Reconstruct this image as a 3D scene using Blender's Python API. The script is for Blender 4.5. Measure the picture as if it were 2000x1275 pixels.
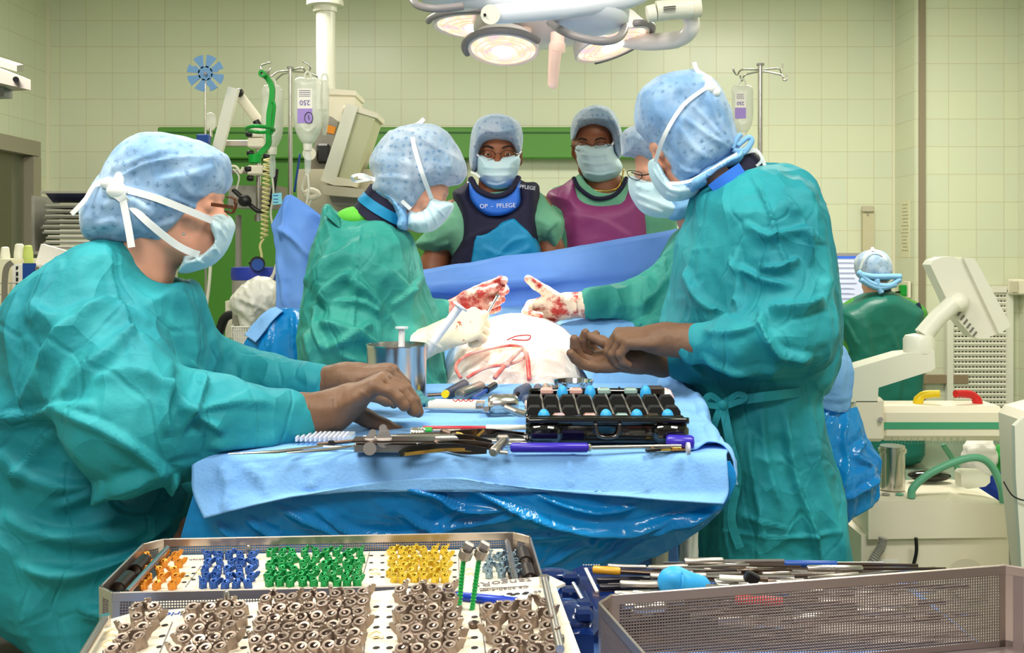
import bpy, math, random, numpy as np
from mathutils import Vector, Matrix
random.seed(7); np.random.seed(7)
for o in list(bpy.data.objects): bpy.data.objects.remove(o)
C = bpy.context.scene.collection
S = bpy.context.scene
# ---------- camera (level, at 1.35 m, 36 mm, slight downward shift) ----------
F, CX, HY, CZ = 2000.0, 1000.0, 480.0, 1.35
cam_d = bpy.data.cameras.new('camera'); cam = bpy.data.objects.new('camera', cam_d); C.objects.link(cam)
cam.location = (0, 0, CZ); cam.rotation_euler = (math.pi/2, 0, 0)
cam_d.sensor_width = 36; cam_d.lens = 36*F/2000; cam_d.shift_y = -(637.5-HY)/2000; cam_d.clip_start = .02
S.camera = cam
# ---------- colour management ----------
S.view_settings.view_transform = 'Standard'; S.view_settings.look = 'None'
S.view_settings.gamma = 1; S.view_settings.use_curve_mapping = False; S.view_settings.exposure = -0.28
# ---------- light: ambient world fill from the open side behind, ceiling luminaires, added front fill ----------
W = bpy.data.worlds.new('world'); S.world = W; W.use_nodes = True
W.node_tree.nodes['Background'].inputs[0].default_value = (1.0, .96, .92, 1)
W.node_tree.nodes['Background'].inputs[1].default_value = .42
def area(name, loc, rot, sx, sy, power, col=(1, .96, .86)):
    l = bpy.data.lights.new(name, 'AREA'); l.shape = 'RECTANGLE'; l.size = sx; l.size_y = sy; l.energy = power; l.color = col
    o = bpy.data.objects.new(name, l); C.objects.link(o); o.location = loc; o.rotation_euler = rot
    return o
def spot(name, loc, target, power, ang, blend=.5, rad=.08, col=(1, .93, .82)):
    l = bpy.data.lights.new(name, 'SPOT'); l.energy = power; l.spot_size = math.radians(ang); l.spot_blend = blend; l.shadow_soft_size = rad; l.color = col
    o = bpy.data.objects.new(name, l); C.objects.link(o); o.location = loc
    o.rotation_euler = (Vector(target)-Vector(loc)).to_track_quat('-Z', 'Y').to_euler(); return o
area('ceiling_and_fill_light', (-1.2, 1.6, 3.3), (0, 0, 0), 1.2, .6, 78)
area('ceiling_and_fill_light', (1.3, 1.2, 3.3), (0, 0, 0), 1.2, .6, 78)
area('ceiling_and_fill_light', (-1.6, 5.2, 3.3), (0, 0, 0), 1.2, .6, 85)
area('ceiling_and_fill_light', (1.9, 5.4, 3.3), (0, 0, 0), 1.2, .6, 120)
area('ceiling_and_fill_light', (-.5, -.4, 2.9), (math.radians(38), 0, 0), 1.2, .6, 60)  # added front fill above the camera, imitating bounced flash; no ceiling panel there

# ---------- helpers ----------
def P(px, py, Y): return np.array([(px-CX)*Y/F, Y, CZ-(py-HY)*Y/F])
def L(c):
    if isinstance(c, str): c = tuple(int(c[i:i+2], 16) for i in (0, 2, 4))
    r = []
    for v in c[:3]:
        v = v/255.0; r.append(v/12.92 if v <= .04045 else ((v+.055)/1.055)**2.4)
    return (*r, 1)
def nz(a):
    a = np.array(a, float); return a/np.linalg.norm(a)
MATS = {}
def mat(name, col, rough=.5, metal=0, col2=None, nscale=6, bump=None, bscale=30, bdist=.002, alpha=1, trans=0, emit=0, sheen=0, spec=.5, ior=1.45, sub=0, coat=0, extra=None):
    if name in MATS: return MATS[name]
    m = bpy.data.materials.new(name); m.use_nodes = True; nt = m.node_tree; N = nt.nodes; K = nt.links
    b = N['Principled BSDF']; I = b.inputs
    I['Base Color'].default_value = L(col); I['Roughness'].default_value = rough; I['Metallic'].default_value = metal
    I['Alpha'].default_value = alpha; I['Transmission Weight'].default_value = trans; I['IOR'].default_value = ior
    I['Sheen Weight'].default_value = sheen; I['Specular IOR Level'].default_value = spec; I['Coat Weight'].default_value = coat
    if sub: I['Subsurface Weight'].default_value = sub; I['Subsurface Scale'].default_value = .01
    if emit: I['Emission Color'].default_value = L(col); I['Emission Strength'].default_value = emit
    tc = N.new('ShaderNodeTexCoord'); co = tc.outputs['Object']
    if col2 is not None:
        t = N.new('ShaderNodeTexNoise'); t.inputs['Scale'].default_value = nscale; t.inputs['Detail'].default_value = 5; K.new(co, t.inputs['Vector'])
        r = N.new('ShaderNodeValToRGB'); r.color_ramp.elements[0].position = .35; r.color_ramp.elements[1].position = .65
        r.color_ramp.elements[0].color = L(col); r.color_ramp.elements[1].color = L(col2)
        K.new(t.outputs['Fac'], r.inputs['Fac']); K.new(r.outputs['Color'], I['Base Color'])
    if bump:
        bn = N.new('ShaderNodeBump'); bn.inputs['Distance'].default_value = bdist; bn.inputs['Strength'].default_value = 1
        if bump == 'noise':
            t = N.new('ShaderNodeTexNoise'); t.inputs['Scale'].default_value = bscale; t.inputs['Detail'].default_value = 6; K.new(co, t.inputs['Vector']); out = t.outputs['Fac']
        elif bump == 'crumple':      # facetted paper-cloth creases
            t0 = N.new('ShaderNodeTexNoise'); t0.inputs['Scale'].default_value = bscale*.5; t0.inputs['Detail'].default_value = 2; K.new(co, t0.inputs['Vector'])
            mx = N.new('ShaderNodeVectorMath'); mx.operation = 'MULTIPLY_ADD'; K.new(t0.outputs['Color'], mx.inputs[0]); mx.inputs[1].default_value = (.12, .12, .12); K.new(co, mx.inputs[2])
            mp = N.new('ShaderNodeMapping'); mp.inputs['Scale'].default_value = (1.0, 1.0, .55); mp.inputs['Rotation'].default_value = (.3, .5, .2); K.new(mx.outputs[0], mp.inputs['Vector'])
            t = N.new('ShaderNodeTexVoronoi'); t.feature = 'F1'; t.inputs['Scale'].default_value = bscale; K.new(mp.outputs[0], t.inputs['Vector'])
            t2 = N.new('ShaderNodeTexNoise'); t2.inputs['Scale'].default_value = bscale*4; t2.inputs['Detail'].default_value = 4; K.new(co, t2.inputs['Vector'])
            ad = N.new('ShaderNodeMath'); ad.operation = 'MULTIPLY_ADD'; K.new(t2.outputs['Fac'], ad.inputs[0]); ad.inputs[1].default_value = .07; K.new(t.outputs['Distance'], ad.inputs[2])
            v2 = N.new('ShaderNodeTexVoronoi'); v2.feature = 'DISTANCE_TO_EDGE'; v2.inputs['Scale'].default_value = bscale*.8; K.new(mp.outputs[0], v2.inputs['Vector'])
            mr = N.new('ShaderNodeMapRange'); mr.interpolation_type = 'SMOOTHSTEP'; mr.inputs['From Max'].default_value = .05; mr.inputs['To Max'].default_value = .045; K.new(v2.outputs['Distance'], mr.inputs['Value'])
            a3 = N.new('ShaderNodeMath'); K.new(ad.outputs[0], a3.inputs[0]); K.new(mr.outputs[0], a3.inputs[1]); out = a3.outputs[0]
        elif bump == 'weave':
            t = N.new('ShaderNodeTexWave'); t.inputs['Scale'].default_value = bscale; K.new(co, t.inputs['Vector']); out = t.outputs['Fac']
        K.new(out, bn.inputs['Height']); K.new(bn.outputs[0], I['Normal'])
    if extra: extra(nt, b, co)
    MATS[name] = m; return m

def link(name, V, Fc, m, parent=None, smooth=35, loc=None):
    me = bpy.data.meshes.new(name)
    V = np.asarray(V, float)
    me.from_pydata(V.tolist(), [], Fc if isinstance(Fc, list) else Fc.tolist())
    if m is not None:
        for mm in (m if isinstance(m, (list, tuple)) else [m]): me.materials.append(mm)
    me.update()
    if smooth:
        me.shade_smooth()
        if smooth < 180: me.set_sharp_from_angle(angle=math.radians(smooth))
    o = bpy.data.objects.new(name, me); C.objects.link(o)
    if parent is not None:
        o.parent = parent; o.matrix_parent_inverse = Matrix.Translation(-parent.location) if parent.type == 'EMPTY' and not any(parent.rotation_euler) else parent.matrix_basis.inverted()
    return o
def tag(o, label=None, cat=None, group=None, kind=None):
    if label: o['label'] = label
    if cat: o['category'] = cat
    if group: o['group'] = group
    if kind: o['kind'] = kind
    return o
def thing(name, label, cat, loc=(0, 0, 0), group=None):
    o = bpy.data.objects.new(name, None); C.objects.link(o); o.location = [float(v) for v in loc]; o.empty_display_size = .05
    return tag(o, label, cat, group)
def bez(pts, n=8, closed=False):     # Catmull-Rom through points
    p = [np.array(q, float) for q in pts]; out = []
    N = len(p)
    if N < 3 and not closed: return np.array([p[0]+(p[-1]-p[0])*t for t in np.linspace(0, 1, n+1)])
    rng = range(N) if closed else range(N-1)
    for i in rng:
        if closed: a, b, c, d = p[i-1], p[i], p[(i+1) % N], p[(i+2) % N]
        else: a, b, c, d = p[max(i-1, 0)], p[i], p[i+1], p[min(i+2, N-1)]
        for k in range(n):
            t = k/n; out.append(.5*((2*b)+(c-a)*t+(2*a-5*b+4*c-d)*t*t+(3*b-3*c+d-a)*t**3))
    if not closed: out.append(p[-1])
    return np.array(out)
class MB:
    def __init__(s): s.v = []; s.f = []; s.mi = []; s.cur = 0
    def add(s, V, Fc):
        o = len(s.v); s.v += [tuple(map(float, q)) for q in V]; s.f += [tuple(int(i)+o for i in f) for f in Fc]; s.mi += [s.cur]*len(Fc); return s
    def box(s, c, d, rot=None, bev=0):
        c = np.array(c, float); h = np.array(d, float)/2
        if bev > 0:
            b = min(bev, min(h)*.9); V = []
            for sx in (-1, 1):
                for sy in (-1, 1):
                    for sz in (-1, 1):
                        sg = np.array([sx, sy, sz])
                        for a in range(3):
                            q = h-b; q = q.copy(); q[a] = h[a]; V.append(q*sg)
            V = np.array(V); Fc = []
            def ix(sx, sy, sz, a): return ((sx > 0)*4+(sy > 0)*2+(sz > 0))*3+a
            for a in range(3):
                o1, o2 = [i for i in range(3) if i != a]
                for sg in (-1, 1):
                    q = []
                    for (p1, p2) in ((-1, -1), (1, -1), (1, 1), (-1, 1)):
                        e = [0, 0, 0]; e[a] = sg; e[o1] = p1; e[o2] = p2; q.append(ix(*e, a))
                    flip = (sg > 0) != (a == 1)
                    Fc.append(q if flip else q[::-1])
            for a in range(3):   # edges along axis a
                o1, o2 = [i for i in range(3) if i != a]
                for p1 in (-1, 1):
                    for p2 in (-1, 1):
                        e0 = [0, 0, 0]; e0[a] = -1; e0[o1] = p1; e0[o2] = p2; e1 = list(e0); e1[a] = 1
                        Fc.append([ix(*e0, o1), ix(*e1, o1), ix(*e1, o2), ix(*e0, o2)])
            for sx in (-1, 1):
                for sy in (-1, 1):
                    for sz in (-1, 1): Fc.append([ix(sx, sy, sz, 0), ix(sx, sy, sz, 1), ix(sx, sy, sz, 2)])
            G = []
            for f in Fc:
                pts = V[f]; n = np.cross(pts[1]-pts[0], pts[2]-pts[0]); G.append(f if np.dot(n, pts.mean(0)) > 0 else f[::-1])
            Fc = G
        else:
            V = np.array([[x, y, z] for x in (-h[0], h[0]) for y in (-h[1], h[1]) for z in (-h[2], h[2])])
            Fc = [(0, 1, 3, 2), (4, 6, 7, 5), (0, 4, 5, 1), (2, 3, 7, 6), (0, 2, 6, 4), (1, 5, 7, 3)]
        if rot is not None: V = V@np.array(rot).T
        return s.add(V+c, Fc)
    def frame(s, pts):
        pts = np.array(pts, float); T = np.gradient(pts, axis=0) if len(pts) > 2 else np.array([pts[1]-pts[0]]*2)
        T /= np.linalg.norm(T, axis=1)[:, None]+1e-12
        n = np.cross(T[0], [0, 0, 1]); n = n if np.linalg.norm(n) > .1 else np.cross(T[0], [1, 0, 0]); A = []
        for t in T:
            n = n-np.dot(n, t)*t; n /= np.linalg.norm(n)+1e-12; A.append(n)
        A = np.array(A); return T, A, np.cross(T, A)
    def tube(s, pts, r, n=8, sx=1, closed=False):
        pts = np.array(pts, float); T, A, B = s.frame(pts); r = np.broadcast_to(r, len(pts)); V = []
        for i, p in enumerate(pts):
            for k in range(n):
                a = 2*math.pi*k/n; V.append(p+r[i]*(A[i]*math.cos(a)*sx+B[i]*math.sin(a)))
        Fc = []
        M = len(pts)
        for i in range(M-1 if not closed else M):
            for k in range(n): j = (i+1) % M; Fc.append((i*n+k, i*n+(k+1) % n, j*n+(k+1) % n, j*n+k))
        if not closed: Fc += [tuple(range(n))[::-1], tuple(range((M-1)*n, M*n))]
        return s.add(V, Fc)
    def ribbon(s, pts, w, t, up=(0, 1, 0)):     # flat strap: width lies in the plane perpendicular to `up`
        pts = np.array(pts, float); T = np.gradient(pts, axis=0) if len(pts) > 2 else np.array([pts[1]-pts[0]]*2); V = []
        w = np.broadcast_to(w, len(pts))
        for i, (p, tt) in enumerate(zip(pts, T)):
            tt = nz(tt); sd = np.cross(tt, up); sd = nz(sd) if np.linalg.norm(sd) > .05 else nz(np.cross(tt, (1, 0, .3))); nn = np.cross(sd, tt)
            for a, b in ((-1, -1), (1, -1), (1, 1), (-1, 1)): V.append(p+sd*a*w[i]/2+nn*b*t/2)
        Fc = []
        for i in range(len(pts)-1):
            for k in range(4): Fc.append((i*4+k, i*4+(k+1) % 4, i*4+4+(k+1) % 4, i*4+4+k))
        Fc += [(3, 2, 1, 0), tuple(range(len(pts)*4-4, len(pts)*4))]
        return s.add(V, Fc)
    def lathe(s, prof, c=(0, 0, 0), ax=(0, 0, 1), n=24, close=False):   # prof: (r, h)
        ax = nz(ax); u = np.cross(ax, [0, 1, 0]); u = nz(u) if np.linalg.norm(u) > .1 else nz(np.cross(ax, [1, 0, 0])); w = np.cross(ax, u); V = []; c = np.array(c, float)
        for r, h in prof:
            for k in range(n):
                a = 2*math.pi*k/n; V.append(c+ax*h+r*(u*math.cos(a)+w*math.sin(a)))
        Fc = []; M = len(prof)
        for i in range(M if close else M-1):
            j = (i+1) % M
            for k in range(n): Fc.append((i*n+k, i*n+(k+1) % n, j*n+(k+1) % n, j*n+k))
        if not close:
            if prof[0][0] > 1e-6: Fc.append(tuple(range(n))[::-1])
            if prof[-1][0] > 1e-6: Fc.append(tuple(range((M-1)*n, M*n)))
        return s.add(V, Fc)
    def cyl(s, a, b, r, r2=None, n=16):
        a = np.array(a, float); b = np.array(b, float); return s.lathe([(r, 0), (r if r2 is None else r2, np.linalg.norm(b-a))], a, b-a, n)
    def rod(s, a, b, r, r2=None, n=12):   # rounded cylinder
        a = np.array(a, float); b = np.array(b, float); l = np.linalg.norm(b-a); q = r if r2 is None else r2
        return s.lathe([(r*.01, -r*.0), (r*.75, r*.12), (r, r*.5), (q, l-q*.5), (q*.75, l-q*.12), (q*.01, l)], a, b-a, n)
    def sphere(s, c, r, n=14):
        c = np.array(c, float); r = np.broadcast_to(r, 3); V = []; Fc = []
        for i in range(n+1):
            t = math.pi*i/n
            for k in range(n*2):
                a = math.pi*k/n; V.append(c+r*np.array([math.sin(t)*math.cos(a), math.sin(t)*math.sin(a), math.cos(t)]))
        m = n*2
        for i in range(n):
            for k in range(m): Fc.append((i*m+k, (i+1)*m+k, (i+1)*m+(k+1) % m, i*m+(k+1) % m))
        return s.add(V, Fc)
    def prism(s, pts, a, b):     # polygon given in world coords, swept from offset a to b (vectors)
        pts = np.array(pts, float); n = len(pts); V = np.vstack([pts+np.array(a), pts+np.array(b)])
        Fc = [tuple(range(n)), tuple(range(2*n-1, n-1, -1))]+[(i, i+n, (i+1) % n+n, (i+1) % n) for i in range(n)]
        return s.add(V, Fc)
    def ppoly(s, px, Y0, Y1):    # pixel polygon extruded in depth (at its true distance)
        A = np.array([P(x, y, Y0) for x, y in px]); return s.prism(A, (0, 0, 0), (0, Y1-Y0, 0))
    def build(s, name, m, parent=None, smooth=35):
        o = link(name, s.v, s.f, m, parent, smooth)
        if isinstance(m, (list, tuple)): o.data.polygons.foreach_set('material_index', s.mi)
        return o
def part(name, m, parent, fn, smooth=35):
    b = MB(); fn(b); return b.build(name, m, parent, smooth)
def rotm(ax, ang):
    return np.array(Matrix.Rotation(ang, 3, Vector(ax)))
# ---------- noise ----------
def vnoise(V, sc, seed=0):
    p = np.asarray(V)*sc+seed*17.3; i = np.floor(p).astype(np.int64); f = p-i; f = f*f*(3-2*f); out = 0
    for dx in (0, 1):
        for dy in (0, 1):
            for dz in (0, 1):
                h = ((i[:, 0]+dx)*73856093) ^ ((i[:, 1]+dy)*19349663) ^ ((i[:, 2]+dz)*83492791)
                h = (h*2654435761) & 0xffffffff; h = ((h ^ (h >> 15))*2246822519) & 0xffffffff; h = (h ^ (h >> 13)) & 0xffff
                w = (f[:, 0] if dx else 1-f[:, 0])*(f[:, 1] if dy else 1-f[:, 1])*(f[:, 2] if dz else 1-f[:, 2]); out = out+w*(h/65535.0*2-1)
    return out
def crumple(V, sc, seed=0):        # sharp-crested folds
    w = np.stack([vnoise(V, sc*.6, seed+1), vnoise(V, sc*.6, seed+2), vnoise(V, sc*.6, seed+3)], 1)*.35/sc
    a = 1-np.abs(vnoise(V+w, sc, seed))*2.2; b = 1-np.abs(vnoise(V+w, sc*2.1, seed+5))*2.2
    return a+.45*b
# ---------- implicit surfaces ----------
def segd(Px, Pz, poly):
    shp = np.broadcast_shapes(Px.shape, Pz.shape); best = np.full(shp, 1e9); inside = np.zeros(shp, bool); n = len(poly)
    for i in range(n):
        x0, z0 = poly[i]; x1, z1 = poly[(i+1) % n]; dx, dz = x1-x0, z1-z0; L2 = dx*dx+dz*dz+1e-12
        t = np.clip(((Px-x0)*dx+(Pz-z0)*dz)/L2, 0, 1); d = (Px-x0-t*dx)**2+(Pz-z0-t*dz)**2; best = np.minimum(best, d)
        c = ((z0 > Pz) != (z1 > Pz)); xi = x0+(Pz-z0)/(dz if abs(dz) > 1e-12 else 1e-12)*dx; inside ^= c & (Px < xi)
    d = np.sqrt(best); return np.where(inside, d, -d)
def sdf(prims, vox, k=.02):
    # prims: ('c',a,ra,b,rb[,k])  ('e',c,(rx,ry,rz),R[,k])  ('i',px_poly,Y0,H,R[,k[,tilt]])  ('-e',...) subtract
    bb = []
    Q = []
    for p in prims:
        if p[0].endswith('c'):
            a, b = np.array(p[1]), np.array(p[3]); lo = np.minimum(a-p[2], b-p[4]); hi = np.maximum(a+p[2], b+p[4])
        elif p[0].endswith('e'):
            r = max(p[2]); lo = np.array(p[1])-r; hi = np.array(p[1])+r
        else:
            pl = bez([(P(x, y, p[2])[0], P(x, y, p[2])[2]) for x, y in p[1]], 4, True)
            lo = np.array([pl[:, 0].min(), p[2]-p[3]-.1*(len(p) > 6), pl[:, 1].min()]); hi = np.array([pl[:, 0].max(), p[2]+p[3]+.1*(len(p) > 6), pl[:, 1].max()]); p = (p[0], pl)+tuple(p[2:])
        Q.append(p); bb.append((lo, hi))
    add = [b for b, p in zip(bb, Q) if p[0][0] != '-']
    lo = np.min([b[0] for b in add], 0)-3*vox; hi = np.max([b[1] for b in add], 0)+3*vox
    n = np.ceil((hi-lo)/vox).astype(int)+1; G = np.full(n, 1.0, np.float32)
    ax = [lo[i]+vox*np.arange(n[i]) for i in range(3)]
    for p, (l, h) in zip(Q, bb):
        kk = k
        if p[0][-1] == 'c' and len(p) > 5: kk = p[5]
        if p[0][-1] == 'e' and len(p) > 4: kk = p[4]
        if p[0][-1] == 'i' and len(p) > 5: kk = p[5]
        m = kk+3*vox; i0 = np.clip(np.floor((l-m-lo)/vox).astype(int), 0, n); i1 = np.clip(np.ceil((h+m-lo)/vox).astype(int)+1, 0, n)
        if (i1 <= i0).any(): continue
        sl = tuple(slice(a, b) for a, b in zip(i0, i1)); X = ax[0][sl[0]][:, None, None]; Y = ax[1][sl[1]][None, :, None]; Z = ax[2][sl[2]][None, None, :]
        if p[0][-1] == 'c':
            a = np.array(p[1], float); b = np.array(p[3], float); d = b-a; L2 = d@d+1e-12
            t = np.clip(((X-a[0])*d[0]+(Y-a[1])*d[1]+(Z-a[2])*d[2])/L2, 0, 1)
            D = np.sqrt((X-a[0]-t*d[0])**2+(Y-a[1]-t*d[1])**2+(Z-a[2]-t*d[2])**2)-(p[2]+(p[4]-p[2])*t)
        elif p[0][-1] == 'e':
            c = p[1]; r = np.array(p[2], float); R = np.eye(3) if p[3] is None else np.array(p[3])   # columns = local axes
            q = [((X-c[0])*R[0, j]+(Y-c[1])*R[1, j]+(Z-c[2])*R[2, j]) for j in range(3)]
            k0 = np.sqrt(sum((q[j]/r[j])**2 for j in range(3))); k1 = np.sqrt(sum((q[j]/r[j]**2)**2 for j in range(3)))+1e-9
            D = k0*(k0-1)/k1
        else:
            pl, Y0, H, R = p[1:5]; d2 = segd(ax[0][sl[0]][:, None], ax[2][sl[2]][None, :], pl)[:, None, :]
            y0 = Y0
            if len(p) > 6: y0 = Y0+p[6]*(Z-pl[:, 1].mean())+(p[7]*(X-pl[:, 0].mean()) if len(p) > 7 else 0)
            s_ = np.clip(d2/R, -5, 1); D = (np.sqrt(((Y-y0)/H)**2+(1-s_)**2)-1)*min(H, R)
        g = G[sl]
        if p[0][0] == '-':
            D = -D; hh = np.maximum(kk-np.abs(g-D), 0)/kk; G[sl] = np.maximum(g, D)+hh*hh*kk/4
        else:
            hh = np.maximum(kk-np.abs(g-D), 0)/kk; G[sl] = np.minimum(g, D)-hh*hh*kk/4
    G[0] = G[-1] = 1; G[:, 0] = G[:, -1] = 1; G[:, :, 0] = G[:, :, -1] = 1
    ins = G < 0; c = [ins[a:n[0]-1+a, b:n[1]-1+b, e:n[2]-1+e] for a in (0, 1) for b in (0, 1) for e in (0, 1)]
    cnt = sum(x.astype(np.int8) for x in c); cell = (cnt > 0) & (cnt < 8); idx = np.argwhere(cell)
    acc = np.zeros((len(idx), 3)); num = np.zeros(len(idx)); cor = [(a, b, e) for a in (0, 1) for b in (0, 1) for e in (0, 1)]
    for i in range(8):
        for j in range(i+1, 8):
            df = [cor[j][q]-cor[i][q] for q in range(3)]
            if sum(abs(x) for x in df) != 1: continue
            A = idx+cor[i]; B = idx+cor[j]; va = G[A[:, 0], A[:, 1], A[:, 2]]; vb = G[B[:, 0], B[:, 1], B[:, 2]]
            cr = (va < 0) != (vb < 0); t = np.where(cr, va/np.where(cr, va-vb, 1), 0); pt = np.array(cor[i])+t[:, None]*np.array(df)
            acc += pt*cr[:, None]; num += cr
    V = lo+vox*(idx+acc/num[:, None]); vid = np.full(cell.shape, -1, np.int64); vid[tuple(idx.T)] = np.arange(len(idx)); Fs = []
    for a in range(3):
        b_, c_ = (a+1) % 3, (a+2) % 3; s0 = [slice(1, -1)]*3; s1 = [slice(1, -1)]*3; s0[a] = slice(0, -1); s1[a] = slice(1, None)
        d = ins[tuple(s0)] != ins[tuple(s1)]; E = np.argwhere(d); E[:, b_] += 1; E[:, c_] += 1; st = ins[E[:, 0], E[:, 1], E[:, 2]]
        def cid(db, dc):
            q = E.copy(); q[:, b_] -= db; q[:, c_] -= dc; return vid[q[:, 0], q[:, 1], q[:, 2]]
        quad = np.stack([cid(1, 1), cid(0, 1), cid(0, 0), cid(1, 0)], 1); quad[~st] = quad[~st][:, ::-1]; Fs.append(quad)
    return V, np.vstack(Fs)
def normals(V, Fq):
    n = np.cross(V[Fq[:, 2]]-V[Fq[:, 0]], V[Fq[:, 3]]-V[Fq[:, 1]]); N = np.zeros_like(V)
    for j in range(4): np.add.at(N, Fq[:, j], n)
    return N/(np.linalg.norm(N, axis=1)[:, None]+1e-12)
def folds(V, Fq, strokes, amp=.006, sc=5, seed=0, front=.15):
    N = normals(V, Fq); px = CX+F*V[:, 0]/V[:, 1]; py = HY-F*(V[:, 2]-CZ)/V[:, 1]
    D = amp*crumple(V*np.array([1, 1, .6]), sc, seed)+amp*.3*crumple(V, sc*2.9, seed+9); fac = np.clip((-N[:, 1]-front*0)/.3, 0, 1)
    for st in strokes:
        pts, w, a = st[:3]; pts = bez(pts, 5); best = np.full(len(V), 1e9); sd = np.zeros(len(V)); tt = np.zeros(len(V)); M = len(pts)-1
        x0, x1 = pts[:, 0].min()-3*w, pts[:, 0].max()+3*w; y0, y1 = pts[:, 1].min()-3*w, pts[:, 1].max()+3*w
        I = np.where((px > x0) & (px < x1) & (py > y0) & (py < y1))[0]
        if len(I) == 0: continue
        X, Y = px[I], py[I]; b = np.full(len(I), 1e9); s_ = np.zeros(len(I)); t_ = np.zeros(len(I))
        for i in range(M):
            dx, dy = pts[i+1]-pts[i]; L2 = dx*dx+dy*dy+1e-9; t = np.clip(((X-pts[i][0])*dx+(Y-pts[i][1])*dy)/L2, 0, 1)
            ex, ey = X-pts[i][0]-t*dx, Y-pts[i][1]-t*dy; d = np.hypot(ex, ey); u = d < b
            b = np.where(u, d, b); s_ = np.where(u, np.sign(dx*ey-dy*ex)*d, s_); t_ = np.where(u, (i+t)/M, t_)
        prof = np.where(s_ > 0, np.exp(-(s_/w)**2), np.exp(-(s_/(.35*w))**2)); tap = np.clip(np.minimum(t_, 1-t_)*5, 0, 1)
        D[I] += a*prof*tap*fac[I]
    return V+N*D[:, None]
def organic(name, prims, vox, m, parent, k=.02, strokes=(), amp=0, sc=5, seed=0, flat=False):
    V, Fq = sdf(prims, vox, k)
    if amp or len(strokes): V = folds(V, Fq, strokes, amp, sc, seed)
    return link(name, V, Fq, m, parent, 180)
def sheet(name, rows, m, parent=None, nu=60, nv=40, thick=.003, amp=0, sc=6, seed=0, strokes=(), label=None, cat=None, up=1, edge=0):
    R = [bez(r, 8) for r in rows]; mx = max(len(r) for r in R)
    def res(r, n):
        t = np.linspace(0, len(r)-1, n); i = np.minimum(t.astype(int), len(r)-2); f = (t-i)[:, None]; return r[i]*(1-f)+r[i+1]*f
    R = np.array([res(r, nu) for r in R]); G = np.array([res(bez(R[:, j], 8), nv) for j in range(nu)])     # nu x nv x 3
    V = G.reshape(-1, 3); Fq = np.array([(i*nv+j, (i+1)*nv+j, (i+1)*nv+j+1, i*nv+j+1) for i in range(nu-1) for j in range(nv-1)])
    N = normals(V, Fq)
    if N[:, 1].mean() > .0 and up: Fq = Fq[:, ::-1]
    if amp or len(strokes): V = folds(V, Fq, strokes, amp, sc, seed)
    o = link(name, V, Fq, m, parent, 180)
    md = o.modifiers.new('thickness', 'SOLIDIFY'); md.thickness = thick; md.offset = -1
    if label: tag(o, label, cat)
    return o
def text(name, s, size, M, m, parent=None, depth=.0004, align='CENTER'):
    cu = bpy.data.curves.new(name, 'FONT'); cu.body = s; cu.size = size; cu.extrude = depth; cu.align_x = align; cu.align_y = 'CENTER'
    t = bpy.data.objects.new(name, cu); C.objects.link(t); dg = bpy.context.evaluated_depsgraph_get()
    me = bpy.data.meshes.new_from_object(t.evaluated_get(dg)); bpy.data.objects.remove(t)
    me.transform(M); me.materials.clear(); me.materials.append(m)
    o = bpy.data.objects.new(name, me); C.objects.link(o)
    if parent is not None: o.parent = parent; o.matrix_parent_inverse = Matrix.Translation(-parent.location)
    return o
def M4(o, x, y):      # matrix from origin and x,y axis directions
    x = nz(x); z = nz(np.cross(x, y)); y = np.cross(z, x)
    return Matrix([[x[0], y[0], z[0], o[0]], [x[1], y[1], z[1], o[1]], [x[2], y[2], z[2], o[2]], [0, 0, 0, 1]])
def clone(root, loc, rot=None, label=None, group=None, kids=True, scale=None):
    r = root.copy(); C.objects.link(r); r.location = loc
    if rot is not None: r.rotation_euler = rot
    if scale: r.scale = scale
    if label: r['label'] = label
    if group: r['group'] = group
    if kids:
        for ch in list(root.children):
            c = ch.copy(); C.objects.link(c); c.parent = r; c.matrix_parent_inverse = ch.matrix_parent_inverse.copy()
            for g in ch.children:
                d = g.copy(); C.objects.link(d); d.parent = c; d.matrix_parent_inverse = g.matrix_parent_inverse.copy()
    return r
# =============== MATERIALS ===============
def tile_extra(axis, ox, oz, size=.2):
    def fn(nt, b, co):
        N, K = nt.nodes, nt.links; g = N.new('ShaderNodeNewGeometry'); sp = N.new('ShaderNodeSeparateXYZ'); K.new(g.outputs['Position'], sp.inputs[0])
        ad = N.new('ShaderNodeMath'); ad.inputs[1].default_value = ox; K.new(sp.outputs[axis], ad.inputs[0]); az = N.new('ShaderNodeMath'); az.inputs[1].default_value = oz; K.new(sp.outputs['Z'], az.inputs[0])
        cb = N.new('ShaderNodeCombineXYZ'); K.new(ad.outputs[0], cb.inputs[0]); K.new(az.outputs[0], cb.inputs[1])
        t = N.new('ShaderNodeTexBrick'); t.offset = 0; t.inputs['Scale'].default_value = 1; t.inputs['Brick Width'].default_value = size; t.inputs['Row Height'].default_value = size
        t.inputs['Mortar Size'].default_value = .0022; t.inputs['Mortar Smooth'].default_value = .3; t.inputs['Bias'].default_value = 0
        t.inputs['Color1'].default_value = L((214, 219, 194)); t.inputs['Color2'].default_value = L((219, 222, 193)); t.inputs['Mortar'].default_value = L((210, 202, 166))
        K.new(cb.outputs[0], t.inputs['Vector']); K.new(t.outputs['Color'], b.inputs['Base Color'])
        bn = N.new('ShaderNodeBump'); bn.inputs['Distance'].default_value = .001; bn.invert = True; K.new(t.outputs['Fac'], bn.inputs['Height']); K.new(bn.outputs[0], b.inputs['Normal'])
    return fn
tileX = mat('wall_tile_x', (214, 214, 178), .28, extra=tile_extra('X', 3.444, .134))
tileY = mat('wall_tile_y', (214, 214, 178), .28, extra=tile_extra('Y', 0.0, .134))
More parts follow.
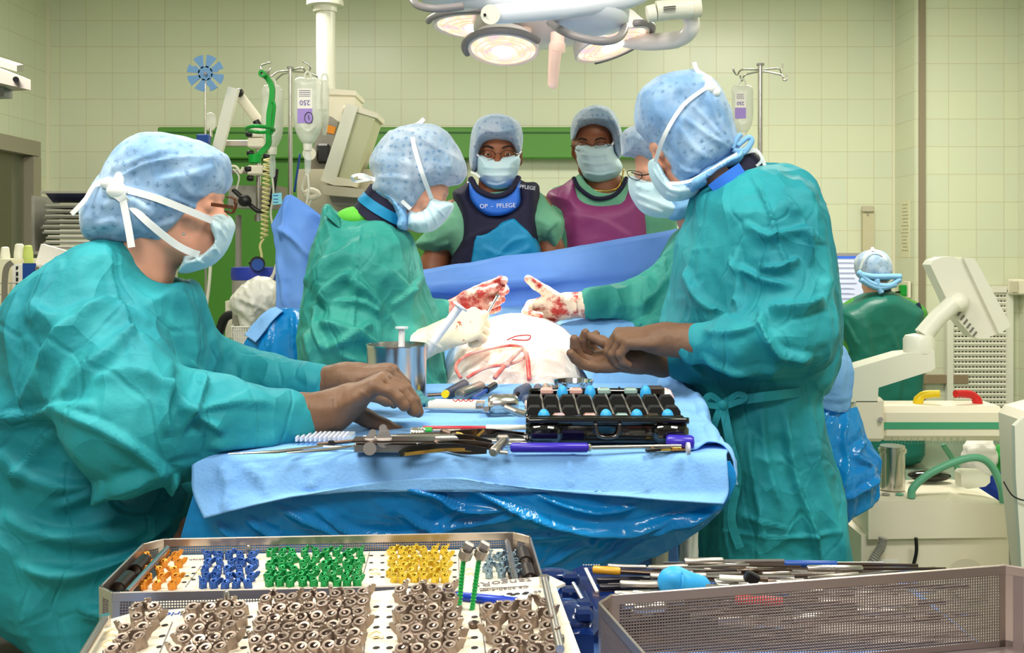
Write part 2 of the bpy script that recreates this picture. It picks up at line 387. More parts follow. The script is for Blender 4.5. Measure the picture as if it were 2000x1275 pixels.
def cap_extra(nt, b, co, c1, c2):      # non-woven cap cloth with printed little stars
    N, K = nt.nodes, nt.links
    t = N.new('ShaderNodeTexVoronoi'); t.inputs['Scale'].default_value = 50; t.inputs['Randomness'].default_value = .5; K.new(co, t.inputs['Vector'])
    n = N.new('ShaderNodeTexNoise'); n.inputs['Scale'].default_value = 420; n.inputs['Detail'].default_value = 2; K.new(co, n.inputs['Vector'])
    a = N.new('ShaderNodeMath'); a.operation = 'MULTIPLY_ADD'; a.inputs[1].default_value = 1.1; K.new(n.outputs['Fac'], a.inputs[0]); K.new(t.outputs['Distance'], a.inputs[2])
    r = N.new('ShaderNodeValToRGB'); e = r.color_ramp.elements; e[0].position = .66; e[1].position = .84; e[0].color = (.0, .0, .0, 1); e[1].color = (1, 1, 1, 1); K.new(a.outputs[0], r.inputs[0])
    big = N.new('ShaderNodeTexNoise'); big.inputs['Scale'].default_value = 14; big.inputs['Detail'].default_value = 4; K.new(co, big.inputs['Vector'])
    br = N.new('ShaderNodeValToRGB'); br.color_ramp.elements[0].color = L(c1); br.color_ramp.elements[1].color = L(c2); br.color_ramp.elements[0].position = .38; br.color_ramp.elements[1].position = .62; K.new(big.outputs['Fac'], br.inputs[0])
    mx = N.new('ShaderNodeMix'); mx.data_type = 'RGBA'; mx.inputs['A'].default_value = L((98, 136, 176)); K.new(r.outputs['Color'], mx.inputs['Factor']); K.new(br.outputs['Color'], mx.inputs['B'])
    K.new(mx.outputs['Result'], b.inputs['Base Color'])
def capmat(name, c1, c2):
    def ex(nt, b, co): cap_extra(nt, b, co, c1, c2)
    return mat(name, c1, .8, bump='crumple', bscale=16, bdist=.006, sheen=.3, extra=ex)
CAP1 = capmat('cap_blue', (116, 158, 204), (158, 188, 220)); CAP2 = capmat('cap_pale', (138, 164, 190), (178, 192, 210))
def blood_extra(lo, hi, base):
    def ex(nt, b, co):
        N, K = nt.nodes, nt.links; t = N.new('ShaderNodeTexNoise'); t.inputs['Scale'].default_value = 26; t.inputs['Detail'].default_value = 7; t.inputs['Roughness'].default_value = .65; K.new(co, t.inputs['Vector'])
        r = N.new('ShaderNodeValToRGB'); e = r.color_ramp.elements; e[0].position = lo; e[1].position = hi; e[0].color = L(base); e[1].color = L((168, 40, 38)); K.new(t.outputs['Fac'], r.inputs[0]); K.new(r.outputs['Color'], b.inputs['Base Color'])
    return ex
GOWN = mat('gown_teal', (8, 124, 140), .7, col2=(34, 152, 162), nscale=5, bump='crumple', bscale=9, bdist=.036)
GOWN2 = mat('gown_teal_lit', (28, 132, 124), .66, col2=(60, 160, 146), nscale=5, bump='crumple', bscale=9, bdist=.034)  # same gown as above; the greener cast of the light is put into its colour
SCRUB = mat('scrub_green', (96, 160, 130), .85, col2=(112, 172, 142), nscale=8, bump='crumple', bscale=8, bdist=.01)
BROWN = mat('glove_brown', (104, 74, 54), .55, col2=(118, 86, 64), nscale=14, bump='noise', bscale=40, bdist=.0016)
LATEX = mat('glove_latex', (236, 226, 196), .4, bump='noise', bscale=60, bdist=.001, extra=blood_extra(.60, .66, (236, 226, 196)))
LATEXB = mat('glove_latex_bloody', (236, 200, 180), .35, bump='noise', bscale=60, bdist=.001, extra=blood_extra(.46, .58, (238, 214, 190)))
LATEXR = mat('glove_latex_red', (200, 90, 80), .35, bump='noise', bscale=60, bdist=.001, extra=blood_extra(.36, .56, (236, 200, 184)))
SKIN = mat('skin_light', (214, 150, 124), .5, col2=(224, 164, 138), nscale=9, sub=.1)
SKIND = mat('skin_brown', (128, 74, 46), .5, col2=(142, 84, 54), nscale=9)
MASKM = mat('mask_blue', (190, 222, 234), .75, col2=(206, 230, 238), nscale=9, bump='noise', bscale=40, bdist=.001)
TIE = mat('tie_white', (238, 240, 240), .8)
NAVY = mat('navy_cloth', (22, 20, 50), .8, bump='noise', bscale=30, bdist=.002)
TURQ = mat('turquoise_cloth', (0, 130, 180), .6, bump='crumple', bscale=9, bdist=.012)
COLLAR = mat('collar_blue', (40, 110, 215), .6, bump='noise', bscale=20, bdist=.002)
PURPLE = mat('purple_apron', (140, 52, 112), .5, bump='crumple', bscale=5, bdist=.012)
GREENAP = mat('green_apron', (12, 100, 86), .4, bump='crumple', bscale=4, bdist=.012)
DRAPE = mat('drape_light_blue', (118, 172, 234), .85, col2=(130, 184, 240), nscale=9, bump='noise', bscale=160, bdist=.0012)
DRAPE2 = mat('drape_screen_blue', (92, 140, 220), .85, col2=(108, 154, 226), nscale=4, bump='crumple', bscale=3, bdist=.02)
PLAST = mat('drape_plastic_blue', (8, 122, 200), .17, col2=(24, 140, 212), nscale=5, bump='crumple', bscale=9, bdist=.016)
STEEL = mat('steel', (205, 200, 194), .22, 1, bump='noise', bscale=14, bdist=.0002)
SATIN = mat('satin_steel', (176, 168, 160), .38, 1)
DARKST = mat('dark_steel', (92, 78, 70), .32, 1)
GOLD = mat('gold_metal', (226, 180, 92), .25, 1)
BLACKG = mat('black_gloss_plastic', (10, 9, 9), .06, coat=.6)
BLACKM = mat('black_foam', (16, 16, 16), .75)
BLACKP = mat('black_plastic', (20, 20, 22), .4)
WHITEP = mat('white_plastic', (232, 230, 215), .35)
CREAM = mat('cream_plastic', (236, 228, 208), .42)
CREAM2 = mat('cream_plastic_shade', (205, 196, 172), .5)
PAPER = mat('paper', (236, 232, 224), .85)
GREY = mat('grey_plastic', (150, 146, 138), .45)
PURP = mat('purple_handle', (52, 36, 170), .3)
BLUEP = mat('blue_plastic', (24, 70, 150), .4)
SKY = mat('sky_blue_silicone', (48, 160, 226), .45)
GREEN = mat('green_plastic', (8, 150, 50), .35)
TUBEG = mat('sage_green_tube', (96, 168, 136), .4)
YEL = mat('yellow_plastic', (240, 206, 20), .35)
RED = mat('red_plastic', (206, 30, 34), .35)
GLASS = mat('clear_plastic', (235, 240, 240), .08, alpha=.32)
FILM = mat('clear_film', (255, 250, 246), .12, alpha=.55, bump='crumple', bscale=14, bdist=.012)
BAGM = mat('infusion_bag_plastic', (225, 228, 214), .25, alpha=.62, bump='noise', bscale=12, bdist=.01)
TUBECL = mat('clear_tubing', (232, 230, 214), .3, alpha=.75)
BLOODT = mat('blood_filled_tube', (214, 70, 66), .2, col2=(240, 190, 176), nscale=16)
WALLG = mat('green_door_paint', (70, 128, 44), .4); WALLG2 = mat('green_rail_paint', (84, 142, 56), .4); WALLG3 = mat('green_rail_edge', (44, 92, 30), .5)
# =============== ROOM ===============
def struct(name, m, fn, parent=None):
    b = MB(); fn(b); o = b.build(name, m, parent, 0)
    if parent is None: o['kind'] = 'structure'
    return o
YB = 7.8
struct('floor', mat('floor_vinyl', (120, 140, 120), .35, col2=(130, 150, 128), nscale=20), lambda b: b.box((0, 3.6, -.05), (10, 9.6, .1)))
struct('ceiling', mat('ceiling_panel', (225, 224, 210), .8), lambda b: b.box((0, 3.6, 3.45), (10, 9.6, .1)))
struct('wall_back', tileX, lambda b: b.box((-.32, YB+.1, 1.7), (6.5, .2, 3.4)))
struct('wall_back_right', tileX, lambda b: b.box((3.9, 7.4+.45, 1.7), (1.98, .9, 3.4)))
struct('wall_jog', tileY, lambda b: b.box((2.94, 7.6, 1.7), (.05, .42, 3.4)))
struct('wall_right', tileY, lambda b: b.box((3.71, 3.55, 1.7), (.1, 7.7, 3.4)))
struct('wall_left', tileY, lambda b: (b.box((-3.64, 7.73, 1.7), (.2, .16, 3.4)), b.box((-3.64, 3.35, 2.76), (.2, 8.6, 1.30)), b.box((-3.64, 3.35, .45), (.2, 8.6, .9))))
struct('trim_corner', mat('trim_pale', (226, 222, 196), .5), lambda b: (b.box((-3.53, YB-.005, 1.7), (.02, .02, 3.4)), b.box((2.905, YB-.005, 1.7), (.02, .02, 3.4))))
struct('trim_metal_edge', mat('trim_metal', (160, 146, 128), .4, .6), lambda b: b.box((2.955, 7.385, 1.7), (.045, .03, 3.4)))
struct('ceiling_light_panel', mat('lum_panel', (255, 250, 235), .5, emit=2), lambda b: [b.box((x, y, 3.385), (1.2, .6, .02)) for x, y in ((-1.2, 1.6), (1.3, 1.2), (-1.6, 5.2), (1.9, 5.4))])
o = struct('window_1', mat('window_frame_metal', (168, 160, 142), .4, .3), lambda b: (b.box((-3.57, 3.4, 2.07), (.10, 8.5, .11)), b.box((-3.572, 7.60, 1.485), (.10, .12, 1.05)), b.box((-3.57, 3.4, .93), (.10, 8.5, .06))))
struct('window_glass', mat('window_pane', (120, 124, 96), .05, alpha=.35), lambda b: b.box((-3.6, 3.4, 1.5), (.012, 8.35, 1.1)), o)
struct('wall_beyond_window', mat('far_room_wall', (196, 188, 140), .6), lambda b: (b.box((-5.2, 4.6, 1.7), (.1, 9, 3.4)), b.box((-4.5, 9.0, 1.7), (1.9, .1, 3.4))))
# green sliding door with its track cover
g = struct('door_1', WALLG, lambda b: b.box(((P(400, 0, 7.72)[0]+P(885, 0, 7.72)[0])/2-.05, 7.74, 1.0), (P(885, 0, 7.72)[0]-P(400, 0, 7.72)[0]+.3, .06, 2.0)))
x0, x1 = P(310, 0, 7.68)[0], P(1330, 0, 7.68)[0]
struct('track_cover', WALLG2, lambda b: b.box(((x0+x1)/2, 7.70, 2.12), (x1-x0, .10, .235), bev=.01), g)
struct('track_ledge', WALLG3, lambda b: b.box(((x0+x1)/2, 7.67, 2.195), (x1-x0-.06, .05, .012)), g)
# wall furniture on the right
vt = thing('wall_vent', 'large white louvred ventilation grille low on the right wall', 'vent', (3.35, 7.38, .9))
a, c_ = P(1855, 565, 7.36), P(1972, 870, 7.36)
def vf(b):
    w = c_[0]-a[0]; h = 1.75; zc = a[2]-h/2
    for sx in (-1, 1): b.box(((a[0]+c_[0])/2+sx*w/2, 7.37, zc), (.045, .04, h))
    for sz in (-1, 1): b.box(((a[0]+c_[0])/2, 7.37, zc+sz*h/2), (w, .04, .045))
part('frame', WHITEP, vt, vf)
def vs(b):
    w = c_[0]-a[0]
    for i in range(47): b.box(((a[0]+c_[0])/2, 7.375, a[2]-.03-i*.0365), (w-.03, .02, .019), rotm((1, 0, 0), .5))
    for i in range(17): b.box((a[0]+(i+.5)*w/17, 7.383, a[2]-.87), (.012, .008, 1.7))
sl = part('slats', WHITEP, vt, vs)
part('backing', mat('vent_dark', (60, 56, 44), .9), vt, lambda b: b.box(((a[0]+c_[0])/2, 7.392, a[2]-.87), (c_[0]-a[0], .008, 1.7)))
sk = thing('wall_socket', 'cream socket plate with green plug on the wall by the corner post', 'socket', P(1772, 570, 7.5))
X = 2.90
part('plate', CREAM, sk, lambda b: b.box((X-.01, 7.5, P(0, 565, 7.5)[2]), (.02, .12, .12), bev=.004))
part('plug', GREEN, sk, lambda b: b.box((X-.035, 7.5, P(0, 567, 7.5)[2]), (.05, .06, .08), bev=.006))
part('cord', BLACKP, sk, lambda b: b.tube(bez([(X-.06, 7.5, P(0, 570, 7.5)[2]), (X-.12, 7.48, P(0, 575, 7.5)[2]), (X-.15, 7.45, P(0, 598, 7.5)[2])], 8), .008))
nt_ = thing('wall_notice', 'tall paper notice taped to the narrow wall beside the metal corner post', 'notice', (2.9, 7.55, 1.4))
part('sheet', mat('notice_paper', (226, 222, 190), .8), nt_, lambda b: b.box((2.91, 7.58, P(0, 447, 7.58)[2]), (.004, .17, .42)))
def ntx(b):
    for i in range(14): b.box((2.907, 7.58+random.uniform(-.01, .01), P(0, 447, 7.58)[2]+.18-i*.026), (.002, random.uniform(.08, .14), .004))
part('printed_lines', mat('print_grey', (160, 158, 135), .8), nt_, ntx)
cd = thing('cable_duct', 'narrow grey vertical cable duct on tiles above the computer screen', 'duct', P(1695, 450, 7.75))
part('channel', mat('duct_grey', (200, 192, 160), .5), cd, lambda b: b.box((P(1695, 0, 7.77)[0], 7.775, P(0, 480, 7.77)[2]), (.085, .04, .56)))
part('end_cap', mat('duct_cap', (190, 182, 158), .5), cd, lambda b: b.box((P(1695, 0, 7.75)[0], 7.75, P(0, 408, 7.75)[2]), (.09, .03, .045), bev=.005))
part('screw', GREY, cd, lambda b: b.cyl(P(1695, 418, 7.75), P(1695, 418, 7.74), .006))
hb = thing('handrail_box', 'small cream wall box at right edge above the vent grille', 'wall box', P(1985, 560, 7.3))
part('box', CREAM, hb, lambda b: b.box(P(1986, 560, 7.3), (.09, .1, .11), bev=.01))
part('lid', CREAM2, hb, lambda b: b.box(P(1980, 560, 7.24), (.06, .01, .08), bev=.003))
struct('trim_bumper', mat('bumper_rail', (150, 130, 104), .6), lambda b: (b.box((3.1, 7.38, P(0, 740, 7.38)[2]), (.36, .04, .06)), b.box((3.64, 6.6, P(0, 745, 7.2)[2]), (.05, 1.2, .09))))
# computer screen on the desk behind
sc = thing('computer_monitor', 'lit computer monitor showing a pale document before the seated person', 'monitor', P(1660, 600, 6.9))
part('screen', mat('screen_lit', (196, 202, 226), .3, emit=.55), sc, lambda b: b.ppoly([(1580, 503), (1712, 503), (1712, 602), (1580, 602)], 6.9, 6.92))
part('title_bar', mat('screen_bar', (60, 100, 200), .3, emit=.5), sc, lambda b: b.ppoly([(1580, 500), (1712, 500), (1712, 505), (1580, 505)], 6.895, 6.915))
part('bezel', GREY, sc, lambda b: b.ppoly([(1572, 494), (1720, 494), (1720, 610), (1572, 610)], 6.925, 6.96))
def stx(b):
    for i in range(9):
        x0 = 1630; b.ppoly([(x0, 512+i*10), (x0+random.uniform(25, 60), 512+i*10), (x0+40, 513.5+i*10), (x0, 513.5+i*10)], 6.894, 6.899)
part('text_lines', mat('screen_text', (150, 156, 186), .5, emit=.2), sc, stx)
part('stand', GREY, sc, lambda b: b.box((P(1646, 0, 6.95)[0], 6.97, .87), (.12, .05, .25)))
dk = thing('desk', 'grey desk under the computer monitor at the back wall', 'desk', (2.2, 7.2, 0))
part('desktop', mat('desk_top', (190, 182, 160), .5), dk, lambda b: b.box((2.1, 7.25, .72), (1.2, .8, .04)))
for sx in (1.55, 2.65): part('leg', GREY, dk, lambda b: b.box((sx, 7.25, .35), (.05, .7, .7)))
# =============== PEOPLE ===============
def pp(*a): return P(*a)
def head_prims(c, f, u, s=1.0, neck=None, rn=.058, nose=1):
    f = nz(f); u = nz(np.array(u, float)-np.dot(u, f)*f); sd = np.cross(f, u); R = np.stack([sd, f, u], 1); c = np.array(c, float)
    def q(a, b, d): return c+s*(sd*a+f*b+u*d)
    pr = [('e', q(0, -.012, .035), (.076*s, .096*s, .088*s), R), ('c', q(0, .03, -.01), .066*s, q(0, .048, -.075), .046*s), ('c', q(-.03, .05, -.085), .022*s, q(.03, .05, -.085), .022*s), ('c', q(0, .062, -.09), .022*s, q(0, .07, -.095), .018*s),
          ('c', q(-.032, .076, .022), .017*s, q(.032, .076, .022), .017*s, .012), ('e', q(-.04, .062, -.03), (.024*s, .02*s, .02*s), R, .012), ('e', q(.04, .062, -.03), (.024*s, .02*s, .02*s), R, .012),
          ('c', q(0, .086, .008), .009*s, q(0, .106, -.026), .013*s, .01), ('c', q(-.014, .094, -.03), .009*s, q(.014, .094, -.03), .009*s, .008),
          ('c', q(-.018, .082, -.056), .010*s, q(.018, .082, -.056), .010*s, .006), ('c', q(-.015, .081, -.067), .011*s, q(.015, .081, -.067), .011*s, .006)]
    for e in (-1, 1):
        pr.append(('-e', q(e*.032, .098, .001), (.018*s, .014*s, .012*s), R, .012))
        pr.append(('e', q(e*.032, .082, .001), (.0145*s, .0135*s, .0135*s), R, .003))
        pr.append(('e', q(e*.077, -.012, -.008), (.010*s, .02*s, .033*s), R, .006))
        pr.append(('-e', q(e*.086, -.006, -.006), (.006*s, .011*s, .018*s), R, .004))
    if neck is not None: pr.append(('c', q(0, -.02, -.05), rn*s, neck, rn*1.08, .03))
    return pr, q, sd, f, u
def eyes(q, u, s, parent, look=(0, 0), f=None, sd=None, lid=.0):
    white = mat('eye_white', (225, 218, 210), .2); iris = mat('eye_iris', (46, 28, 20), .15)
    for e in (-1, 1):
        c = q(e*.032, .083, .001); o = part('eye', white, parent, lambda b: b.sphere(c, .0125*s, 10), 180)
        d = nz(f+sd*look[0]+u*look[1]); part('iris', iris, o, lambda b: b.sphere(c+d*.0082*s, .0062*s, 8), 180)
        def lid(b):
            for a0, a1 in ((10, 80), (-80, -16)):
                V = [c+.0140*s*(sd*math.sin(t)+math.cos(t)*(f*math.cos(p)+u*math.sin(p))) for p in np.radians(np.linspace(a0, a1, 7)) for t in np.radians(np.linspace(-75, 75, 13))]
                b.add(V, [(i*13+j, i*13+j+1, i*13+j+14, i*13+j+13) for i in range(6) for j in range(12)])
        part('eyelid', SKIND, o, lid, 180)
        part('brow', mat('brow_hair', (40, 26, 20), .8), parent, lambda b: b.tube(bez([q(e*.014, .097, .021), q(e*.034, .094, .028), q(e*.052, .08, .022)], 5), [.002, .003, .0035, .0036, .0036, .0036, .0034, .003, .0025, .002, .0012], 6, 1), 180)
def hand(w, d, n, th, curls, s=1.05, spread=.1, thumb=None, cuff=None, rc=.042, fl=(.074, .082, .076, .060), tcurl=(.25, .3)):
    # w wrist, d finger direction, n palm-facing normal, th: +1/-1 which side the thumb leaves
    d = nz(d); n = nz(np.array(n, float)-np.dot(n, d)*d); sd = np.cross(d, n)*th; w = np.array(w, float); pr = []
    k = .008
    pr += [('c', w, .029*s, w+d*.03*s, .028*s, .02)]
    R = np.stack([sd, d, n], 1); pr.append(('e', w+d*.052*s, (.044*s, .052*s, .0175*s), R, .015))
    for i in range(4):
        off = (.032, .011, -.011, -.031)[i]; kl = (.092, .096, .090, .080)[i]; fd = nz(d+sd*spread*(1.5-i)*.7); base = w+s*(sd*off+d*kl); r0 = (.0108, .0108, .0104, .0094)[i]*s
        pr.append(('c', w+s*(sd*off*.6+d*.03), .0135*s, base, r0*1.05, .012)); p = base; ang = 0; seg = (.46, .30, .24)
        for j, cz in enumerate(curls[i]):
            ang += math.radians(cz); v = fd*math.cos(ang)+n*math.sin(ang); q_ = p+v*fl[i]*seg[j]*s*1.0; r1 = r0*(.96, .90, .82)[j]
            pr.append(('c', p, r0*(1, .96, .9)[j], q_, r1, .0035 if j == 0 else .003)); p = q_
    tb = w+s*(sd*.024+d*.018+n*.006); tv = nz(thumb if thumb is not None else sd*.8+d*.7+n*.35)
    t1 = tb+tv*.042*s; pr.append(('c', tb, .0175*s, t1, .0135*s, .014)); ax_ = np.cross(tv, d); ax_ = nz(ax_) if np.linalg.norm(ax_) > .1 else n
    v2 = np.array(Matrix.Rotation(tcurl[0], 3, Vector(ax_)) @ Vector(tv)); t2 = t1+v2*.033*s; pr.append(('c', t1, .0128*s, t2, .0115*s, .006))
    v3 = np.array(Matrix.Rotation(tcurl[1], 3, Vector(ax_)) @ Vector(v2)); t3 = t2+v3*.024*s; pr.append(('c', t2, .0115*s, t3, .0098*s, .005))
    if cuff is not None: pr.append(('c', np.array(cuff, float), rc, w, .031*s, .02))
    return pr
def cuff_ring(c, d, r, m, parent, t=.003):
    d = nz(d); part('cuff_edge', m, parent, lambda b: b.lathe([(r-.002, -.004), (r+t, -.004), (r+t, .004), (r-.002, .004)], c, d, 28, close=True))
def strap(parent, pts, w=.010, m=TIE, name='tie', up=(0, 1, 0), t=.002):
    return part(name, m, parent, lambda b: b.ribbon(bez(pts, 6), w, t, up), 60)
def pxs(pts): return [P(*p) for p in pts]

# ---------- 1. seated instrument nurse at the left ----------
nu = thing('person', 'seated person at left in teal gown and blue bouffant cap, brown gloves over the tools', 'person', (-.85, 2.05, .45))
YN = 2.05
hp, q, sd, f, u = head_prims(P(340, 394, YN), (1, -.04, -.12), (.12, 0, 1), .97, P(262, 540, YN), .064)
organic('body', hp+[('c', P(262, 545, YN), .07, P(190, 760, YN), .13), ('c', P(190, 760, YN), .14, P(150, 1080, YN), .15), ('c', P(180, 640, YN-.12), .06, P(262, 830, YN-.22), .045), ('c', P(262, 830, YN-.22), .045, P(560, 815, 1.93), .028), ('c', P(230, 640, YN+.15), .06, P(380, 760, 2.3), .04), ('c', P(380, 760, 2.3), .04, P(615, 748, 2.22), .026),
    ('c', P(170, 1090, YN-.1), .09, P(330, 1080, YN-.06), .08), ('c', P(170, 1090, YN+.12), .09, P(330, 1080, YN+.16), .08), ('c', P(330, 1080, YN-.06), .06, (P(360, 0, 2.02)[0], 2.02, .1), .045), ('c', P(330, 1080, YN+.16), .06, (P(370, 0, 2.2)[0], 2.2, .1), .045)], .005, SKIN, nu)
tor = [(255, 476), (185, 478), (120, 520), (55, 572), (28, 635), (25, 700), (0, 770), (-35, 850), (-80, 960), (-85, 1130), (20, 1195), (110, 1250), (170, 1290), (300, 1290), (345, 1100), (378, 1000), (368, 940), (330, 885), (345, 800), (400, 720), (402, 655), (385, 600), (368, 553), (345, 548), (300, 525)]
st = [([(205, 470), (222, 560), (250, 660), (262, 715)], 7, .006), ([(265, 655), (215, 700), (170, 740), (120, 800)], 22, .018), ([(230, 660), (300, 690), (345, 735)], 16, .014), ([(190, 745), (260, 735), (340, 770), (380, 820)], 16, .015), ([(60, 585), (110, 620), (200, 600), (290, 640)], 26, .012),
      ([(90, 720), (140, 640), (230, 590)], 24, .014), ([(50, 800), (90, 700), (140, 620)], 22, .012), ([(0, 820), (90, 800), (195, 790)], 20, .016), ([(130, 800), (240, 850), (330, 920)], 16, .016), ([(360, 700), (400, 740), (380, 800), (350, 850)], 14, .014), ([(345, 560), (380, 620), (395, 690)], 14, .01),
      ([(440, 850), (390, 820), (340, 800)], 14, .012), ([(540, 800), (470, 790), (400, 800), (350, 830)], 16, .010), ([(550, 850), (480, 870), (400, 875)], 16, .01),
      ([(0, 880), (100, 940), (220, 940), (330, 905)], 26, .02), ([(0, 1000), (120, 1040), (260, 1020), (370, 950)], 24, .022), ([(30, 1100), (140, 1110), (260, 1080), (340, 1020)], 24, .02), ([(20, 940), (70, 880), (110, 830)], 20, .016), ([(100, 990), (180, 960), (210, 930)], 18, .014), ([(260, 1060), (310, 1000), (345, 940)], 16, .018), ([(300, 980), (330, 940), (345, 920)], 10, .016), ([(150, 1180), (240, 1190), (300, 1150)], 22, .016), ([(330, 745), (320, 800), (330, 850)], 14, .014)]
organic('gown', [('i', tor, YN, .21, .15, .03), ('c', P(165, 640, YN-.10), .105, P(255, 815, YN-.23), .108, .05), ('e', P(300, 850, YN-.22), (.085, .08, .075), None, .05), ('c', P(262, 815, YN-.23), .095, P(400, 830, 1.86), .076, .05), ('c', P(400, 830, 1.86), .076, P(552, 822, 1.93), .051, .05),
    ('c', P(330, 690, YN+.14), .085, P(445, 735, 2.3), .064, .04), ('c', P(445, 735, 2.3), .064, P(620, 752, 2.22), .036, .03), ('e', P(360, 1120, YN), (.16, .22, .10), None, .06), ('-c', P(335, 470, YN), .068, P(300, 560, YN), .052, .01)], .0052, GOWN, nu, .03, [(a_, w_, 1.2*h_) for a_, w_, h_ in st], .009, 5, 1)
capn = [(205, 345), (176, 402), (173, 426), (178, 458), (198, 474), (247, 480), (300, 472), (339, 461), (381, 423), (415, 392), (441, 362), (444, 338), (440, 310), (428, 297), (388, 275), (339, 262), (293, 261), (249, 281), (222, 315), (211, 340)]
cst = [([(215, 355), (280, 322), (350, 308), (420, 308)], 6, .006), ([(215, 345), (235, 300), (270, 275)], 8, .006), ([(250, 470), (320, 455), (380, 415)], 8, .007), ([(200, 400), (260, 390), (300, 420)], 16, .006), ([(300, 350), (370, 340), (420, 320)], 14, .006), ([(220, 330), (300, 300), (350, 290)], 14, .005), ([(270, 455), (330, 430), (390, 390)], 14, .006), ([(330, 380), (380, 400), (400, 390)], 10, .005), ([(180, 440), (230, 430), (250, 460)], 12, .006)]
organic('cap', [('i', capn, YN, .105, .055)], .004, CAP1, nu, .02, cst, .0025, 16, 2)
mk = [(418, 424), (440, 418), (453, 437), (451, 454), (437, 490), (414, 516), (382, 529), (356, 533), (366, 508), (371, 494), (400, 495), (420, 480), (427, 468), (419, 446)]
mo = organic('mask', [('i', mk, YN, .074, .03)], .0028, MASKM, nu, .01, [([(425, 440), (445, 470)], 5, .004), ([(418, 480), (432, 500)], 5, .004), ([(375, 500), (400, 515)], 6, .003), ([(430, 430), (448, 450)], 3, .003)], .0008, 20, 3)
Yt = YN-.095
strap(mo, pxs([(238, 368, Yt-.01), (300, 385, Yt-.015), (360, 408, Yt), (418, 432, Yt+.035)]), .0135)
strap(mo, pxs([(246, 392, Yt-.01), (290, 435, Yt-.015), (340, 475, Yt+.008), (372, 492, Yt+.022), (388, 497, Yt+.04)]), .0135)
strap(mo, pxs([(240, 390, Yt-.018), (250, 440, Yt-.02), (257, 483, Yt-.02)]), .0135)
strap(mo, pxs([(215, 352, Yt), (185, 362, Yt-.01), (165, 392, Yt-.02), (140, 418, Yt-.02)]), [.012]*6+[.008]*6+[.009]*7)
strap(mo, pxs([(205, 345, Yt), (222, 372, Yt-.02), (240, 388, Yt-.02), (246, 396, Yt-.01)]), .018)
part('knot', TIE, mo, lambda b: (b.sphere(P(228, 372, Yt-.016), (.02, .012, .016), 8), b.sphere(P(212, 358, Yt-.012), (.016, .01, .012), 8), b.sphere(P(232, 352, Yt-.012), (.01, .008, .016), 8)), 180)
gl = mat('glasses_brown', (88, 44, 20), .25); lens = mat('lens', (120, 120, 120), .3, alpha=.12, spec=.1)
go = part('glasses', gl, nu, lambda b: (b.ribbon(bez(pxs([(412, 399, YN-.078), (435, 402, YN-.072), (455, 405, YN-.06)]), 5), .007, .003), b.tube(bez(pxs([(441, 384, YN-.06), (456, 388, YN-.058), (459, 402, YN-.056), (452, 416, YN-.058), (438, 412, YN-.06)]), 6), .0018, 6), b.tube(bez(pxs([(444, 384, YN+.01), (460, 388, YN+.012), (462, 402, YN+.012), (455, 416, YN+.012), (443, 412, YN+.01)]), 6), .0018, 6), b.tube(pxs([(458, 396, YN-.056), (461, 394, YN-.02), (461, 396, YN+.01)]), .002, 6)))
part('lens', lens, go, lambda b: b.sphere(P(449, 400, YN-.058), (.006, .014, .015), 8), 180)
part('earring', STEEL, nu, lambda b: b.sphere(P(359, 457, YN-.083), .003, 8), 180)
# gloved hands
o = organic('glove', hand(P(650, 803, 1.98), (.80, .03, .50), (.55, 0, -.8), 1, [(62, 26, 14), (58, 28, 14), (54, 26, 14), (46, 26, 12)], 1.2, .07, (.75, .25, -.5), P(550, 818, 1.93), .049, tcurl=(.1, .1)), .0026, BROWN, nu, .01, [([(650, 770), (655, 800), (652, 840)], 4, .002), ([(700, 760), (760, 800), (780, 830)], 5, .002), ([(575, 780), (578, 810), (580, 845)], 5, .002), ([(600, 785), (603, 810), (605, 845)], 4, .002)], .0012, 18, 4)
cuff_ring(P(553, 820, 1.93), P(655, 805, 1.98)-P(550, 818, 1.93), .0485, BROWN, o)
organic('glove', hand(P(672, 742, 2.20), (1, .05, .2), (.2, 0, -1), -1, [(55, 60, 35), (58, 60, 35), (60, 60, 35), (60, 60, 35)], 1.1, .08, (.9, .1, -.6), P(612, 752, 2.22), .038), .0028, BROWN, nu, .01, [], .0012, 18, 5)

# ---------- 2. surgeon left of the patient ----------
YS = 2.92
su = thing('person', 'surgeon left of the patient in green-teal gown, head bent down, bloodied latex gloves', 'person', (-.45, YS, .4))
hp, q, sd, f, u = head_prims(P(812, 362, YS), (.86, -.06, -.50), (.50, 0, .86), .97, P(745, 430, YS), .062)
organic('body', hp+[('c', P(745, 430, YS), .062, P(715, 480, YS), .08), ('c', P(715, 500, YS), .10, P(710, 740, YS), .15), ('c', P(710, 740, YS), .14, (P(700, 0, YS)[0], YS, .55), .13), ('c', (P(690, 0, YS)[0], YS-.08, .6), .08, (P(690, 0, YS)[0], YS-.08, .05), .05), ('c', (P(690, 0, YS)[0], YS+.1, .6), .08, (P(690, 0, YS)[0], YS+.1, .05), .05),
    ('c', P(690, 520, YS-.14), .05, P(680, 680, YS-.2), .04), ('c', P(680, 680, YS-.2), .04, P(850, 665, 2.78), .026), ('c', P(720, 520, YS+.15), .05, P(760, 650, YS+.2), .04), ('c', P(760, 650, YS+.2), .04, P(900, 612, YS+.05), .026)], .006, SKIN, su)
tor = [(640, 402), (655, 415), (690, 425), (730, 428), (785, 450), (800, 462), (812, 500), (828, 560), (848, 620), (862, 690), (872, 780), (870, 900), (590, 900), (583, 780), (583, 640), (588, 590), (612, 500), (632, 440)]
